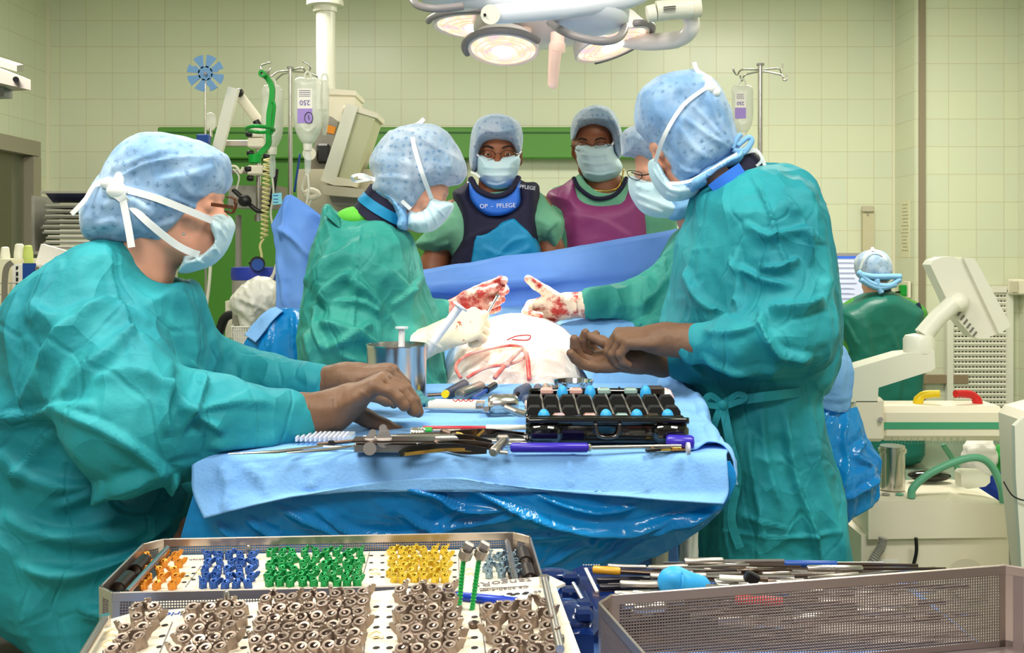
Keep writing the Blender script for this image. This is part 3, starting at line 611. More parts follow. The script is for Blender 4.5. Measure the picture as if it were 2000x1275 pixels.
st = [([(708, 428), (698, 520), (692, 620), (690, 690)], 4, .005), ([(625, 600), (650, 560), (688, 530)], 14, .018), ([(605, 640), (615, 690), (640, 730)], 14, .014), ([(690, 545), (730, 590), (770, 640)], 14, .014), ([(625, 590), (622, 640), (640, 690)], 10, .014), ([(650, 590), (700, 590), (740, 620)], 10, .01),
      ([(640, 680), (690, 650), (720, 630)], 12, .014), ([(620, 630), (680, 640), (740, 680)], 12, .014), ([(760, 600), (780, 580), (800, 560), (815, 530)], 12, .014), ([(740, 520), (790, 570), (830, 640)], 18, .012), ([(660, 690), (720, 700), (760, 680)], 10, .012), ([(840, 640), (850, 700), (860, 740)], 10, .01), ([(600, 560), (630, 520), (690, 480)], 18, .008), ([(745, 690), (720, 720), (690, 740)], 10, .012)]
organic('gown', [('i', tor, YS, .2, .13, .03), ('c', P(690, 545, YS-.13), .088, P(672, 660, YS-.2), .092, .05), ('c', P(672, 668, YS-.2), .088, P(760, 688, 2.75), .056, .04), ('c', P(760, 688, 2.75), .056, P(808, 674, 2.77), .040, .03), ('c', P(740, 540, YS+.13), .08, P(800, 640, YS+.18), .07, .04), ('c', P(800, 640, YS+.18), .07, P(862, 615, YS+.07), .04, .04), ('-e', P(752, 418, YS), (.075, .075, .05), None, .02)], .006, GOWN2, su, .03, [(a_, w_, 1.5*h_) for a_, w_, h_ in st], .0105, 5.5, 11)
sheet('gown_tail', [pxs([(640, 398, YS-.09), (650, 412, YS-.1), (665, 425, YS-.08)]), pxs([(634, 420, YS-.11), (648, 430, YS-.13), (665, 445, YS-.13)])], GOWN2, su, 12, 8, .003)
capp = [(728, 300), (722, 322), (732, 350), (728, 372), (745, 392), (775, 415), (785, 440), (800, 412), (812, 408), (828, 388), (846, 372), (880, 362), (900, 356), (910, 338), (907, 315), (890, 282), (868, 256), (845, 245), (820, 243), (790, 248), (765, 258), (748, 275)]
cst = [([(745, 262), (800, 258), (850, 285), (905, 320)], 5, .006), ([(732, 345), (780, 345), (800, 350)], 8, .006), ([(760, 385), (790, 400), (805, 380)], 8, .006), ([(870, 300), (880, 325), (872, 322)], 6, .005), ([(740, 310), (800, 320), (840, 350)], 14, .005)]
organic('cap', [('i', capp, YS, .114, .06)], .005, CAP2, su, .02, cst, .003, 14, 12)
organic('cap_skirt', [('i', [(745, 385), (735, 372), (760, 368), (790, 395), (800, 430), (796, 448), (782, 450), (776, 440), (778, 425), (765, 400)], YS-.03, .085, .04)], .005, mat('cap_skirt_blue', (128, 180, 226), .8), su, .02, [([(765, 385), (785, 415), (790, 440)], 4, .005)], .002, 16, 13)
mk = [(842, 386), (862, 392), (884, 398), (882, 412), (870, 430), (856, 444), (838, 453), (815, 453), (796, 446), (793, 440), (800, 410), (815, 413), (830, 408)]
mo = organic('mask', [('i', mk, YS-.01, .080, .03)], .0034, MASKM, su, .01, [([(806, 412), (806, 448)], 3, .005), ([(818, 412), (820, 450)], 3, .005), ([(830, 408), (838, 448)], 3, .005), ([(840, 402), (856, 440)], 3, .005), ([(845, 395), (872, 425)], 3, .004)], .0008, 20, 13)
Yt = YS-.128
strap(mo, pxs([(803, 250, YS-.09), (806, 270, YS-.115), (810, 290, Yt), (825, 340, Yt-.003), (843, 388, YS-.07)]), .012)
strap(mo, pxs([(700, 345, YS-.03), (730, 350, YS-.07), (765, 375, YS-.1), (802, 408, YS-.085)]), .011)
strap(mo, pxs([(828, 232, YS-.02), (815, 243, YS-.03), (800, 248, YS-.04), (775, 258, YS-.05)]), .011)
strap(mo, pxs([(722, 350, YS-.08), (695, 354, YS-.1), (688, 345, YS-.12), (708, 341, YS-.11), (728, 350, YS-.09)]), .008)
# thyroid collar: dark-blue with turquoise band
def band(name, m, parent, c, ax, r0, r1, h0, h1, n=28, sy=1):
    return part(name, m, parent, lambda b: b.lathe([(r0-.012, h0), (r0, h0), (r1, h1), (r1-.012, h1)], c, ax, n, close=True))
axc = nz((.48, -.1, .8)); cc = P(740, 432, YS)
co_ = band('neck_collar', NAVY, su, cc, axc, .083, .074, 0, .080)
band('collar_band', TURQ, co_, cc+axc*.026, axc, .0842, .078, 0, .028)
part('undershirt', mat('shirt_bright_green', (96, 188, 60), .8), su, lambda b: b.sphere(P(703, 426, YS), (.07, .07, .035), 10), 180)
# surgeon hands
o = organic('glove', hand(P(862, 656, 2.76), (.92, .1, .34), (.05, .75, -.6), 1, [(66, 78, 45), (70, 80, 45), (72, 80, 45), (70, 78, 45)], 1.15, .05, (.9, .35, .15), P(805, 680, 2.76), .044), .0027, LATEX, su, .01, [([(880, 640), (920, 622)], 4, .002)], .0012, 20, 14)
cuff_ring(P(806, 680, 2.76), (.8, 0, .4), .043, LATEX, o)
organic('glove', hand(P(905, 600, 2.99), (.93, 0, .38), (.1, -1, -.2), -1, [(18, 45, 30), (38, 50, 35), (62, 60, 30), (75, 65, 35)], 1.05, .1, (.9, -.35, .25), P(850, 622, 2.98), .040), .0027, LATEXR, su, .01, [], .0014, 24, 15)

# ---------- 3. background man, navy vest ----------
def bgman(label, Y, fc, s, skin, seed):
    pass
Y3 = 3.75
m1 = thing('person', 'masked man in navy and turquoise lead vest behind the blue screen drape', 'person', (P(965, 0, Y3)[0], Y3, 0))
hp, q, sd, f, u = head_prims(P(972, 300, Y3), (.02, -1, -.12), (0, 0, 1), 1.08, P(968, 400, Y3), .062)
bodyp = hp+[('c', P(968, 392, Y3), .07, P(968, 430, Y3), .09), ('c', P(968, 470, Y3), .13, (P(968, 0, Y3)[0], Y3, .85), .14), ('c', P(890, 420, Y3), .06, P(848, 520, Y3-.02), .052), ('c', P(848, 520, Y3-.02), .05, P(850, 640, Y3-.15), .035), ('c', P(1048, 410, Y3), .06, P(1075, 490, Y3-.02), .05), ('c', P(1075, 490, Y3-.02), .048, P(1050, 620, Y3-.15), .035)]
for sx in (-.09, .09): bodyp.append(('c', (P(968, 0, Y3)[0]+sx, Y3, .85), .085, (P(968, 0, Y3)[0]+sx, Y3, .04), .05))
organic('body', bodyp, .006, SKIND, m1)
eyes(q, u, 1.08, m1, (0, -.1), f, sd)
organic('scrub_top', [('i', [(925, 372), (900, 385), (862, 415), (830, 455), (812, 478), (850, 495), (885, 503), (895, 640), (1050, 640), (1052, 480), (1085, 488), (1103, 436), (1085, 410), (1062, 385), (1015, 362)], Y3, .14, .1, .03), ('-e', P(968, 360, Y3), (.08, .1, .05), None, .02)], .006, SCRUB, m1, .03, [([(830, 460), (870, 440), (885, 420)], 8, .008), ([(850, 480), (880, 470)], 8, .006), ([(1090, 430), (1070, 450), (1060, 480)], 8, .008)], .004, 8, 21)
organic('lead_vest', [('i', [(925, 350), (902, 365), (884, 378), (897, 420), (898, 470), (880, 520), (880, 640), (1060, 640), (1055, 500), (1052, 440), (1052, 365), (1025, 358), (1004, 350), (1006, 392), (986, 410), (968, 414), (949, 408), (932, 388)], Y3-.012, .155, .045, .02)], .005, NAVY, m1, .02, [([(900, 480), (940, 450), (1000, 440)], 10, .005)], .003, 8, 22)
organic('vest_panel', [('i', [(921, 640), (921, 472), (950, 450), (1000, 423), (1020, 436), (1045, 462), (1058, 500), (1060, 640)], Y3-.03, .150, .02, .01)], .005, TURQ, m1, .01, [([(940, 480), (990, 500), (1040, 480)], 10, .006), ([(950, 520), (1000, 470), (1030, 465)], 8, .006)], .003, 9, 23)
cv = organic('thyroid_collar', [('i', [(919, 350), (930, 366), (948, 378), (968, 382), (990, 377), (1004, 364), (1014, 346), (1020, 385), (1015, 408), (992, 423), (965, 427), (938, 418), (917, 390)], Y3-.05, .132, .02, .01)], .004, COLLAR, m1, .01, [], .002, 9, 24)
part('collar_binding', NAVY, m1, lambda b: b.tube(bez([P(919, 348, Y3-.15), P(932, 368, Y3-.18), P(950, 379, Y3-.187), P(968, 383, Y3-.19), P(988, 378, Y3-.187), P(1002, 366, Y3-.18), P(1013, 346, Y3-.15)], 6), .010, 8), 180)
part('snap', STEEL, m1, lambda b: b.sphere(P(915, 358, Y3-.12), .008, 8), 180); part('snap', STEEL, m1, lambda b: b.sphere(P(920, 366, Y3-.125), .008, 8), 180)
WT = mat('white_print', (225, 225, 235), .7)
text('lettering', 'OP  -  PFLEGE', .021, M4(P(972, 402, Y3-.187), (1, 0, .03), (0, 0, 1)), WT, m1)
text('lettering', '-PFLEGE', .018, M4(P(1029, 366, Y3-.166), (1, .25, -.12), (.1, 0, 1)), WT, m1)
capp = [(918, 300), (922, 262), (935, 236), (958, 226), (985, 226), (1010, 238), (1020, 262), (1018, 296), (1009, 300), (1000, 286), (975, 281), (950, 284), (938, 300), (936, 320), (930, 336), (920, 330)]
organic('cap', [('i', capp, Y3-.005, .142, .04)], .0045, CAP2, m1, .02, [([(930, 245), (968, 255), (1015, 250)], 4, .005), ([(982, 258), (982, 280)], 3, .004)], .002, 14, 25)
mk = [(933, 304), (965, 309), (1014, 305), (1010, 340), (1003, 358), (985, 370), (965, 370), (945, 358), (934, 342)]
mo = organic('mask', [('i', mk, Y3-.055, .082, .045)], .0035, MASKM, m1, .01, [([(940, 325), (970, 328), (1005, 325)], 4, .004), ([(942, 340), (970, 342), (1000, 340)], 4, .004), ([(950, 356), (970, 360), (990, 354)], 4, .004)], .001, 18, 26)
strap(mo, pxs([(930, 280, Y3-.08), (928, 295, Y3-.09), (935, 305, Y3-.1)]), .008); strap(mo, pxs([(1018, 295, Y3-.06), (1012, 306, Y3-.09)]), .007); strap(mo, pxs([(920, 336, Y3-.05), (930, 340, Y3-.08), (938, 346, Y3-.1)]), .008)
glm = mat('glasses_black', (20, 18, 18), .3)
def specs(parent, q, s, m=glm, w=.026, rim=.0011, lensed=True):
    o = part('glasses', m, parent, lambda b: ([b.tube([q(e*.034+w*math.cos(t), .110-.012*abs(math.cos(t)), -.002+.016*math.sin(t)) for t in np.linspace(0, 2*math.pi, 20)], rim, 6) for e in (-1, 1)], b.tube([q(-.01, .112, .002), q(0, .114, .005), q(.01, .112, .002)], rim, 6), [b.tube([q(e*.06, .098, .002), q(e*.078, .07, .002), q(e*.082, 0, 0)], rim*1.4, 6) for e in (-1, 1)]))
    for e in ((-1, 1) if lensed else ()): part('lens', lens, o, lambda b: b.sphere(q(e*.034, .108, -.002), (.024*s, .003, .015*s), 8), 180)
specs(m1, q, 1.08, lensed=False)
# ---------- 4. background man, purple apron ----------
Y4 = 4.05
m2 = thing('person', 'masked man with glasses and gold chain in purple lead apron', 'person', (P(1170, 0, Y4)[0], Y4, 0))
hp, q, sd, f, u = head_prims(P(1160, 285, Y4), (-.18, -1, -.1), (0, 0, 1), 1.08, P(1180, 370, Y4), .066)
bodyp = hp+[('c', P(1180, 360, Y4), .068, P(1180, 420, Y4), .09), ('c', P(1180, 470, Y4), .14, (P(1180, 0, Y4)[0], Y4, .85), .14), ('c', P(1100, 420, Y4), .06, P(1085, 540, Y4), .05), ('c', P(1260, 420, Y4), .06, P(1275, 540, Y4), .05)]
for sx in (-.09, .09): bodyp.append(('c', (P(1180, 0, Y4)[0]+sx, Y4, .85), .085, (P(1180, 0, Y4)[0]+sx, Y4, .04), .05))
organic('body', bodyp, .006, SKIND, m2)
eyes(q, u, 1.08, m2, (.1, -.35), f, sd); specs(m2, q, 1.08)
organic('scrub_top', [('i', [(1150, 335), (1100, 362), (1072, 385), (1070, 500), (1080, 640), (1300, 640), (1318, 430), (1290, 395), (1225, 350), (1205, 335)], Y4, .14, .1, .03), ('-e', P(1180, 345, Y4-.06), (.08, .13, .08), None, .02)], .006, SCRUB, m2, .03, [], .004, 8, 31)
organic('lead_apron', [('i', [(1122, 347), (1100, 362), (1068, 382), (1085, 430), (1085, 520), (1080, 640), (1270, 640), (1272, 445), (1268, 380), (1235, 358), (1222, 348), (1215, 365), (1195, 382), (1165, 386), (1140, 378), (1128, 362)], Y4-.012, .155, .09, .02)], .005, PURPLE, m2, .02, [([(1100, 420), (1170, 430), (1240, 470)], 20, .005)], .003, 5, 32)
part('neck_binding', NAVY, m2, lambda b: b.tube(bez([P(1120, 347, Y4-.11), P(1132, 368, Y4-.14), P(1162, 387, Y4-.155), P(1195, 383, Y4-.15), P(1215, 366, Y4-.14), P(1224, 347, Y4-.11)], 6), .008, 8), 180)
part('side_binding', NAVY, m2, lambda b: b.tube(bez([P(1248, 362, Y4-.12), P(1270, 400, Y4-.12), P(1273, 460, Y4-.12), P(1272, 560, Y4-.12)], 6), .010, 8), 180)
part('necklace', GOLD, m2, lambda b: b.tube(bez([P(1218, 330, Y4-.06), P(1213, 355, Y4-.1), P(1200, 370, Y4-.11), P(1165, 372, Y4-.125), P(1140, 358, Y4-.1)], 6), .003, 6), 180)
capp = [(1116, 270), (1117, 242), (1128, 222), (1150, 211), (1175, 210), (1195, 222), (1208, 250), (1215, 275), (1213, 300), (1205, 312), (1196, 290), (1190, 262), (1172, 251), (1148, 249), (1130, 256), (1122, 272)]
organic('cap', [('i', capp, Y4-.005, .145, .035)], .0045, CAP2, m2, .02, [([(1120, 235), (1155, 228), (1190, 232)], 4, .005), ([(1142, 225), (1142, 248)], 3, .004), ([(1180, 225), (1200, 260), (1208, 300)], 4, .006)], .002, 14, 33)
mk = [(1125, 286), (1155, 282), (1194, 282), (1200, 300), (1212, 318), (1214, 332), (1200, 348), (1170, 357), (1145, 350), (1130, 322)]
mo = organic('mask', [('i', mk, Y4-.045, .085, .045)], .0035, MASKM, m2, .01, [([(1132, 300), (1160, 303), (1195, 300)], 4, .004), ([(1135, 315), (1165, 320), (1200, 315)], 4, .004), ([(1140, 335), (1170, 340), (1205, 333)], 4, .005)], .001, 18, 34)
strap(mo, pxs([(1207, 262, Y4-.04), (1200, 275, Y4-.08), (1194, 285, Y4-.1)]), .008)
# ---------- 5. second surgeon on the right, glasses ----------
Y5 = 3.15
s2 = thing('person', 'surgeon with glasses behind the tall one, arm stretched over the patient, thumb up', 'person', (P(1340, 0, Y5)[0], Y5, .4))
hp, q, sd, f, u = head_prims(P(1300, 330, Y5), (-.86, -.28, -.44), (-.44, 0, .86), .96, P(1370, 430, Y5), .062)
organic('body', hp+[('c', P(1370, 425, Y5), .07, P(1400, 470, Y5), .09), ('c', P(1400, 500, Y5), .12, P(1410, 760, Y5), .14), ('c', P(1410, 760, Y5), .14, (P(1410, 0, Y5)[0], Y5, .75), .13), ('c', (P(1400, 0, Y5)[0], Y5-.08, .75), .08, (P(1400, 0, Y5)[0], Y5-.08, .05), .05), ('c', (P(1400, 0, Y5)[0], Y5+.1, .75), .08, (P(1400, 0, Y5)[0], Y5+.1, .05), .05),
    ('c', P(1370, 510, Y5), .05, P(1280, 610, Y5), .04), ('c', P(1280, 610, Y5), .04, P(1130, 600, 3.03), .026)], .006, SKIN, s2)
tor = [(1372, 425), (1345, 435), (1318, 450), (1300, 480), (1280, 520), (1250, 560), (1228, 610), (1215, 680), (1190, 740), (1180, 800), (1190, 900), (1560, 900), (1560, 450), (1450, 420)]
st = [([(1240, 600), (1290, 560), (1330, 500)], 12, .014), ([(1225, 640), (1290, 610), (1340, 560)], 12, .014), ([(1300, 520), (1320, 480), (1350, 450)], 10, .01), ([(1215, 690), (1260, 640), (1310, 620)], 12, .012)]
organic('gown', [('i', tor, Y5, .2, .12, .03), ('c', P(1330, 540, Y5-.05), .085, P(1255, 590, Y5-.08), .068, .04), ('c', P(1255, 585, Y5-.08), .068, P(1160, 592, 3.03), .044, .03)], .006, GOWN2, s2, .03, [(a_, w_, 1.5*h_) for a_, w_, h_ in st], .0105, 6, 41)
capp = [(1216, 290), (1215, 265), (1228, 250), (1262, 240), (1310, 238), (1350, 262), (1372, 310), (1370, 370), (1330, 400), (1300, 370), (1282, 340), (1268, 325), (1240, 306), (1218, 303)]
organic('cap', [('i', capp, Y5, .115, .055)], .005, CAP2, s2, .02, [([(1218, 275), (1240, 265), (1280, 280)], 5, .004)], .0025, 14, 42)
mk = [(1230, 345), (1252, 352), (1280, 356), (1290, 378), (1320, 392), (1345, 395), (1352, 412), (1325, 424), (1290, 425), (1262, 418), (1244, 402), (1230, 375)]
mo = organic('mask', [('i', mk, Y5-.01, .086, .035)], .0034, MASKM, s2, .01, [([(1240, 375), (1275, 390), (1310, 405)], 5, .005), ([(1245, 392), (1275, 405), (1300, 415)], 5, .005), ([(1240, 360), (1270, 372)], 4, .004)], .001, 18, 43)
organic('cap_skirt', [('i', [(1305, 385), (1340, 385), (1372, 380), (1370, 410), (1340, 425), (1308, 426)], Y5-.03, .08, .04)], .005, MATS['cap_skirt_blue'], s2, .02, [([(1310, 410), (1340, 400), (1365, 395)], 4, .005)], .002, 16, 44)
go = part('glasses', glm, s2, lambda b: (b.tube(bez(pxs([(1233, 336, Y5-.085), (1250, 342, Y5-.088), (1268, 340, Y5-.09), (1292, 332, Y5-.09)]), 5), .002, 6), b.tube(bez(pxs([(1226, 334, Y5-.07), (1250, 336, Y5-.085), (1254, 345, Y5-.085), (1245, 352, Y5-.083), (1230, 346, Y5-.075)]), 5, True), .0014, 6, closed=True)))
part('lens', lens, go, lambda b: b.sphere(P(1241, 343, Y5-.08), (.022, .004, .013), 8), 180)
organic('glove', hand(P(1108, 597, 3.03), (-.95, -.02, -.22), (-.05, -.75, -.55), 1, [(62, 72, 35), (52, 60, 30), (48, 45, 25), (70, 25, 12)], 1.15, .2, (-.80, -.1, .62), P(1165, 592, 3.03), .042, tcurl=(.1, -.1)), .0027, LATEXB, s2, .01, [([(1140, 580), (1142, 610)], 3, .002), ([(1125, 580), (1127, 615)], 3, .002), ([(1152, 578), (1152, 610)], 3, .002)], .0012, 20, 45)
# ---------- 6. tall surgeon at the right ----------
Y6 = 2.62
s3 = thing('person', 'tall surgeon standing at right in long teal gown, brown gloved hands together', 'person', (P(1500, 0, Y6)[0], Y6, .4))
hp, q, sd, f, u = head_prims(P(1342, 275, Y6), (-.88, -.04, -.46), (-.46, 0, .88), .98, P(1405, 340, Y6), .064)
organic('body', hp+[('c', P(1400, 335, Y6), .066, P(1450, 400, Y6), .09), ('c', P(1460, 450, Y6), .12, P(1485, 760, Y6), .12), ('c', P(1485, 760, Y6), .12, (P(1500, 0, Y6)[0], Y6, .75), .14), ('c', (P(1490, 0, Y6)[0], Y6-.09, .75), .09, (P(1490, 0, Y6)[0], Y6-.09, .05), .055), ('c', (P(1510, 0, Y6)[0], Y6+.1, .75), .09, (P(1510, 0, Y6)[0], Y6+.1, .05), .055),
    ('c', P(1500, 440, Y6-.18), .055, P(1540, 640, Y6-.25), .045), ('c', P(1540, 640, Y6-.25), .045, P(1370, 672, 2.38), .028), ('c', P(1430, 440, Y6+.16), .055, P(1420, 640, Y6+.1), .04), ('c', P(1420, 640, Y6+.1), .04, P(1285, 700, 2.5), .026)], .006, SKIN, s3)
tor = [(1362, 380), (1410, 352), (1465, 330), (1510, 326), (1545, 332), (1575, 360), (1600, 420), (1618, 500), (1625, 600), (1622, 700), (1600, 760), (1585, 772), (1600, 840), (1632, 960), (1650, 1050), (1664, 1125), (1655, 1260), (1350, 1260), (1352, 1120), (1358, 1000), (1365, 900), (1362, 800), (1340, 745), (1310, 720), (1300, 660), (1310, 600), (1325, 500), (1345, 430), (1352, 395)]
st = [([(1465, 340), (1500, 400), (1520, 470), (1550, 540)], 5, .008), ([(1555, 345), (1590, 420), (1612, 520), (1618, 600)], 10, .012), ([(1480, 520), (1530, 520), (1560, 500)], 10, .012), ([(1440, 480), (1450, 560), (1440, 610)], 12, .016), ([(1340, 520), (1370, 580), (1430, 620)], 14, .014), ([(1500, 600), (1560, 600), (1610, 580)], 14, .02), ([(1480, 620), (1520, 680), (1590, 700)], 14, .018), ([(1490, 600), (1500, 650), (1540, 700)], 10, .014), ([(1370, 690), (1440, 720), (1540, 720)], 12, .012), ([(1375, 650), (1440, 650), (1490, 630)], 8, .01),
      ([(1450, 430), (1500, 460), (1560, 450), (1600, 480)], 14, .012), ([(1530, 380), (1560, 430), (1590, 520)], 12, .012), ([(1420, 500), (1480, 540), (1550, 560)], 12, .012), ([(1335, 650), (1350, 700), (1400, 740)], 12, .012),
      ([(1570, 790), (1590, 900), (1620, 1020), (1640, 1110)], 10, .014), ([(1530, 790), (1545, 900), (1580, 1010), (1600, 1110)], 9, .014), ([(1490, 790), (1500, 900), (1530, 1000)], 9, .010), ([(1420, 800), (1430, 900), (1425, 1010), (1430, 1100)], 9, .009), ([(1385, 800), (1380, 900), (1372, 1000), (1370, 1110)], 8, .009), ([(1380, 1020), (1460, 1040), (1560, 1045), (1640, 1030)], 7, .005), ([(1470, 840), (1475, 930), (1500, 1080)], 8, .007), ([(1450, 1000), (1500, 1020), (1540, 1030)], 6, .006)]
organic('gown', [('i', tor, Y6, .21, .14, .03), ('c', P(1500, 450, Y6-.15), .105, P(1548, 640, Y6-.25), .095, .06), ('c', P(1548, 645, Y6-.25), .092, P(1440, 672, 2.36), .066, .05), ('c', P(1440, 672, 2.36), .062, P(1376, 672, 2.38), .046, .03), ('c', P(1400, 640, Y6+.05), .07, P(1330, 690, 2.52), .05, .04), ('-e', P(1418, 330, Y6), (.07, .1, .05), None, .02)], .0056, GOWN, s3, .03, [(a_, w_, 1.5*h_) for a_, w_, h_ in st], .0105, 5, 51)
sheet('gown_flap', [pxs([(1500, 332, Y6+.04), (1530, 322, Y6+.05), (1535, 330, Y6+.0)]), pxs([(1530, 345, Y6+.02), (1565, 350, Y6+.03), (1575, 380, Y6-.02)]), pxs([(1560, 400, Y6), (1600, 420, Y6+.0), (1610, 460, Y6-.05)])], GOWN2, s3, 14, 14, .003)
bt = part('belt', GOWN, s3, lambda b: b.ribbon(bez(pxs([(1362, 790, Y6-.13), (1400, 788, Y6-.2), (1450, 780, Y6-.235), (1510, 772, Y6-.24), (1572, 764, Y6-.2)]), 6), .022, .006), 60)
part('bow', GOWN, bt, lambda b: (b.ribbon(bez(pxs([(1412, 790, Y6-.235), (1440, 770, Y6-.25), (1455, 778, Y6-.25), (1414, 794, Y6-.24)]), 6), .014, .003), b.ribbon(bez(pxs([(1412, 790, Y6-.235), (1388, 772, Y6-.24), (1375, 788, Y6-.24), (1410, 794, Y6-.24)]), 6), .014, .003), b.ribbon(bez(pxs([(1412, 792, Y6-.24), (1425, 860, Y6-.245), (1440, 930, Y6-.245), (1428, 1010, Y6-.245), (1445, 1070, Y6-.24)]), 6), .02, .003), b.ribbon(bez(pxs([(1408, 792, Y6-.24), (1395, 830, Y6-.235), (1388, 870, Y6-.225), (1385, 890, Y6-.22)]), 6), .016, .003), b.sphere(P(1412, 791, Y6-.24), (.012, .01, .012), 8)), 60)
capp = [(1240, 215), (1248, 185), (1275, 158), (1315, 143), (1355, 141), (1385, 155), (1405, 180), (1422, 220), (1432, 260), (1438, 290), (1420, 315), (1385, 335), (1360, 350), (1335, 362), (1315, 348), (1298, 320), (1285, 300), (1272, 282), (1254, 262), (1242, 240)]
cst = [([(1250, 215), (1258, 185), (1300, 158), (1350, 150)], 5, .005), ([(1380, 175), (1400, 230), (1432, 285)], 8, .007), ([(1330, 225), (1380, 260), (1430, 290)], 8, .007), ([(1320, 240), (1360, 290), (1390, 310)], 8, .006), ([(1300, 290), (1340, 330), (1370, 330)], 8, .006), ([(1350, 200), (1395, 250), (1420, 280)], 6, .006)]
organic('cap', [('i', capp, Y6, .118, .06)], .0045, CAP1, s3, .02, cst, .003, 14, 52)
organic('cap_skirt', [('i', [(1335, 355), (1380, 325), (1425, 300), (1440, 290), (1450, 300), (1440, 320), (1400, 335), (1378, 350), (1376, 362), (1345, 378), (1338, 370)], Y6-.05, .07, .03)], .004, MATS['cap_skirt_blue'], s3, .02, [([(1345, 360), (1390, 335), (1435, 305)], 4, .006)], .002, 16, 53)
for w_ in ([(1432, 292), (1450, 300), (1468, 278), (1462, 268), (1440, 285)], [(1430, 290), (1440, 270), (1448, 262)], [(1432, 294), (1455, 292), (1470, 272)]): part('cap_tie', MATS['cap_skirt_blue'], s3, lambda b: b.tube(bez(pxs([(x, y, Y6-.09) for x, y in w_]), 6), .0065, 8), 180)
mk = [(1268, 316), (1280, 313), (1298, 345), (1312, 358), (1340, 356), (1362, 352), (1364, 372), (1352, 384), (1330, 392), (1305, 390), (1285, 370), (1272, 345)]
mo = organic('mask', [('i', mk, Y6-.01, .082, .028)], .0034, MASKM, s3, .01, [([(1275, 325), (1295, 355), (1320, 375)], 4, .005), ([(1300, 375), (1330, 385)], 4, .004)], .001, 18, 54)
Yt = Y6-.132
strap(mo, pxs([(1280, 316, Y6-.085), (1300, 260, Yt), (1335, 205, Yt-.004), (1378, 172, Yt+.012)]), .010)
strap(mo, pxs([(1308, 358, Y6-.07), (1335, 356, Yt+.02), (1365, 345, Yt+.03), (1440, 300, Yt+.03)]), .008)
strap(mo, pxs([(1356, 122, Yt+.06), (1362, 138, Yt+.05), (1378, 150, Yt+.04), (1384, 172, Yt+.02)]), .010)
strap(mo, pxs([(1452, 300, Y6-.07), (1475, 292, Y6-.07), (1488, 312, Y6-.07), (1470, 330, Y6-.06)]), .007); strap(mo, pxs([(1450, 300, Y6-.06), (1480, 296, Y6-.06), (1496, 330, Y6-.06)]), .008)
part('knot', TIE, mo, lambda b: (b.sphere(P(1388, 170, Yt+.02), (.018, .012, .016), 8), b.sphere(P(1382, 158, Yt+.03), (.014, .01, .014), 8), b.sphere(P(1398, 178, Yt+.02), (.012, .01, .014), 8)), 180)
axc = nz((-.55, 0, .8)); cc = P(1452, 372, Y6)
co_ = band('neck_collar', NAVY, s3, P(1440, 352, Y6), axc, .082, .072, -.01, .06)
part('collar_band', COLLAR, co_, lambda b: b.ribbon(bez(pxs([(1392, 372, Y6-.105), (1418, 352, Y6-.115), (1450, 330, Y6-.105)]), 5), .034, .006), 60)
part('white_label', TIE, s3, lambda b: b.sphere(P(1503, 334, Y6-.08), (.03, .03, .012), 8), 180)
o = organic('glove', hand(P(1300, 662, 2.40), (-.95, -.02, .02), (-.12, .25, -.95), -1, [(58, 62, 30), (62, 62, 32), (60, 60, 35), (55, 60, 40)], 1.15, .05, (-.85, .35, -.25), P(1378, 670, 2.38), .046), .0026, BROWN, s3, .01, [([(1310, 640), (1312, 690)], 3, .002), ([(1350, 645), (1353, 690)], 3, .002)], .0012, 18, 55)
cuff_ring(P(1374, 670, 2.38), (1, 0, -.1), .0455, BROWN, o)
organic('glove', hand(P(1245, 700, 2.47), (-.9, .0, -.05), (0, -.35, .94), -1, [(22, 22, 12), (32, 36, 20), (44, 40, 25), (50, 48, 30)], 1.1, .16, (-.8, .1, .62), P(1295, 705, 2.52), .04, tcurl=(.1, .15)), .0026, BROWN, s3, .01, [], .0012, 18, 56)
# ---------- 7. person at the computer, seen from behind ----------
Y7 = 6.35
p7 = thing('person', 'person in green lead apron seen from behind, sitting before the computer screen', 'person', (P(1715, 0, Y7)[0], Y7, 0))
hp, q, sd, f, u = head_prims(P(1708, 530, Y7), (-.25, 1, -.1), (0, 0, 1), 1.05, P(1708, 585, Y7), .06)
organic('body', hp+[('c', P(1712, 575, Y7), .07, P(1715, 610, Y7), .09), ('c', P(1715, 640, Y7), .16, P(1715, 860, Y7), .16), ('c', (P(1700, 0, Y7)[0]-.1, Y7, .5), .09, (P(1700, 0, Y7)[0]-.1, Y7+.4, .48), .07), ('c', (P(1720, 0, Y7)[0]+.1, Y7, .5), .09, (P(1720, 0, Y7)[0]+.1, Y7+.4, .48), .07), ('c', (P(1700, 0, Y7)[0]-.1, Y7+.4, .48), .06, (P(1700, 0, Y7)[0]-.1, Y7+.4, .06), .045), ('c', (P(1720, 0, Y7)[0]+.1, Y7+.4, .48), .06, (P(1720, 0, Y7)[0]+.1, Y7+.4, .06), .045)], .009, SKIN, p7)
organic('scrub_top', [('i', [(1690, 572), (1650, 592), (1634, 612), (1630, 680), (1650, 700), (1785, 700), (1806, 655), (1806, 605), (1780, 585), (1735, 570)], Y7, .14, .1)], .009, mat('scrub_bright_green', (70, 140, 50), .8), p7)
organic('lead_apron', [('i', [(1690, 572), (1655, 592), (1632, 606), (1634, 640), (1645, 690), (1650, 760), (1660, 840), (1670, 900), (1790, 900), (1795, 800), (1797, 700), (1797, 620), (1794, 600), (1760, 580), (1735, 568)], Y7-.02, .16, .09)], .008, GREENAP, p7, .02, [([(1690, 610), (1700, 700), (1690, 800)], 10, .012), ([(1740, 640), (1760, 720), (1750, 800)], 10, .01), ([(1650, 620), (1680, 680)], 8, .01)], .005, 4, 61)
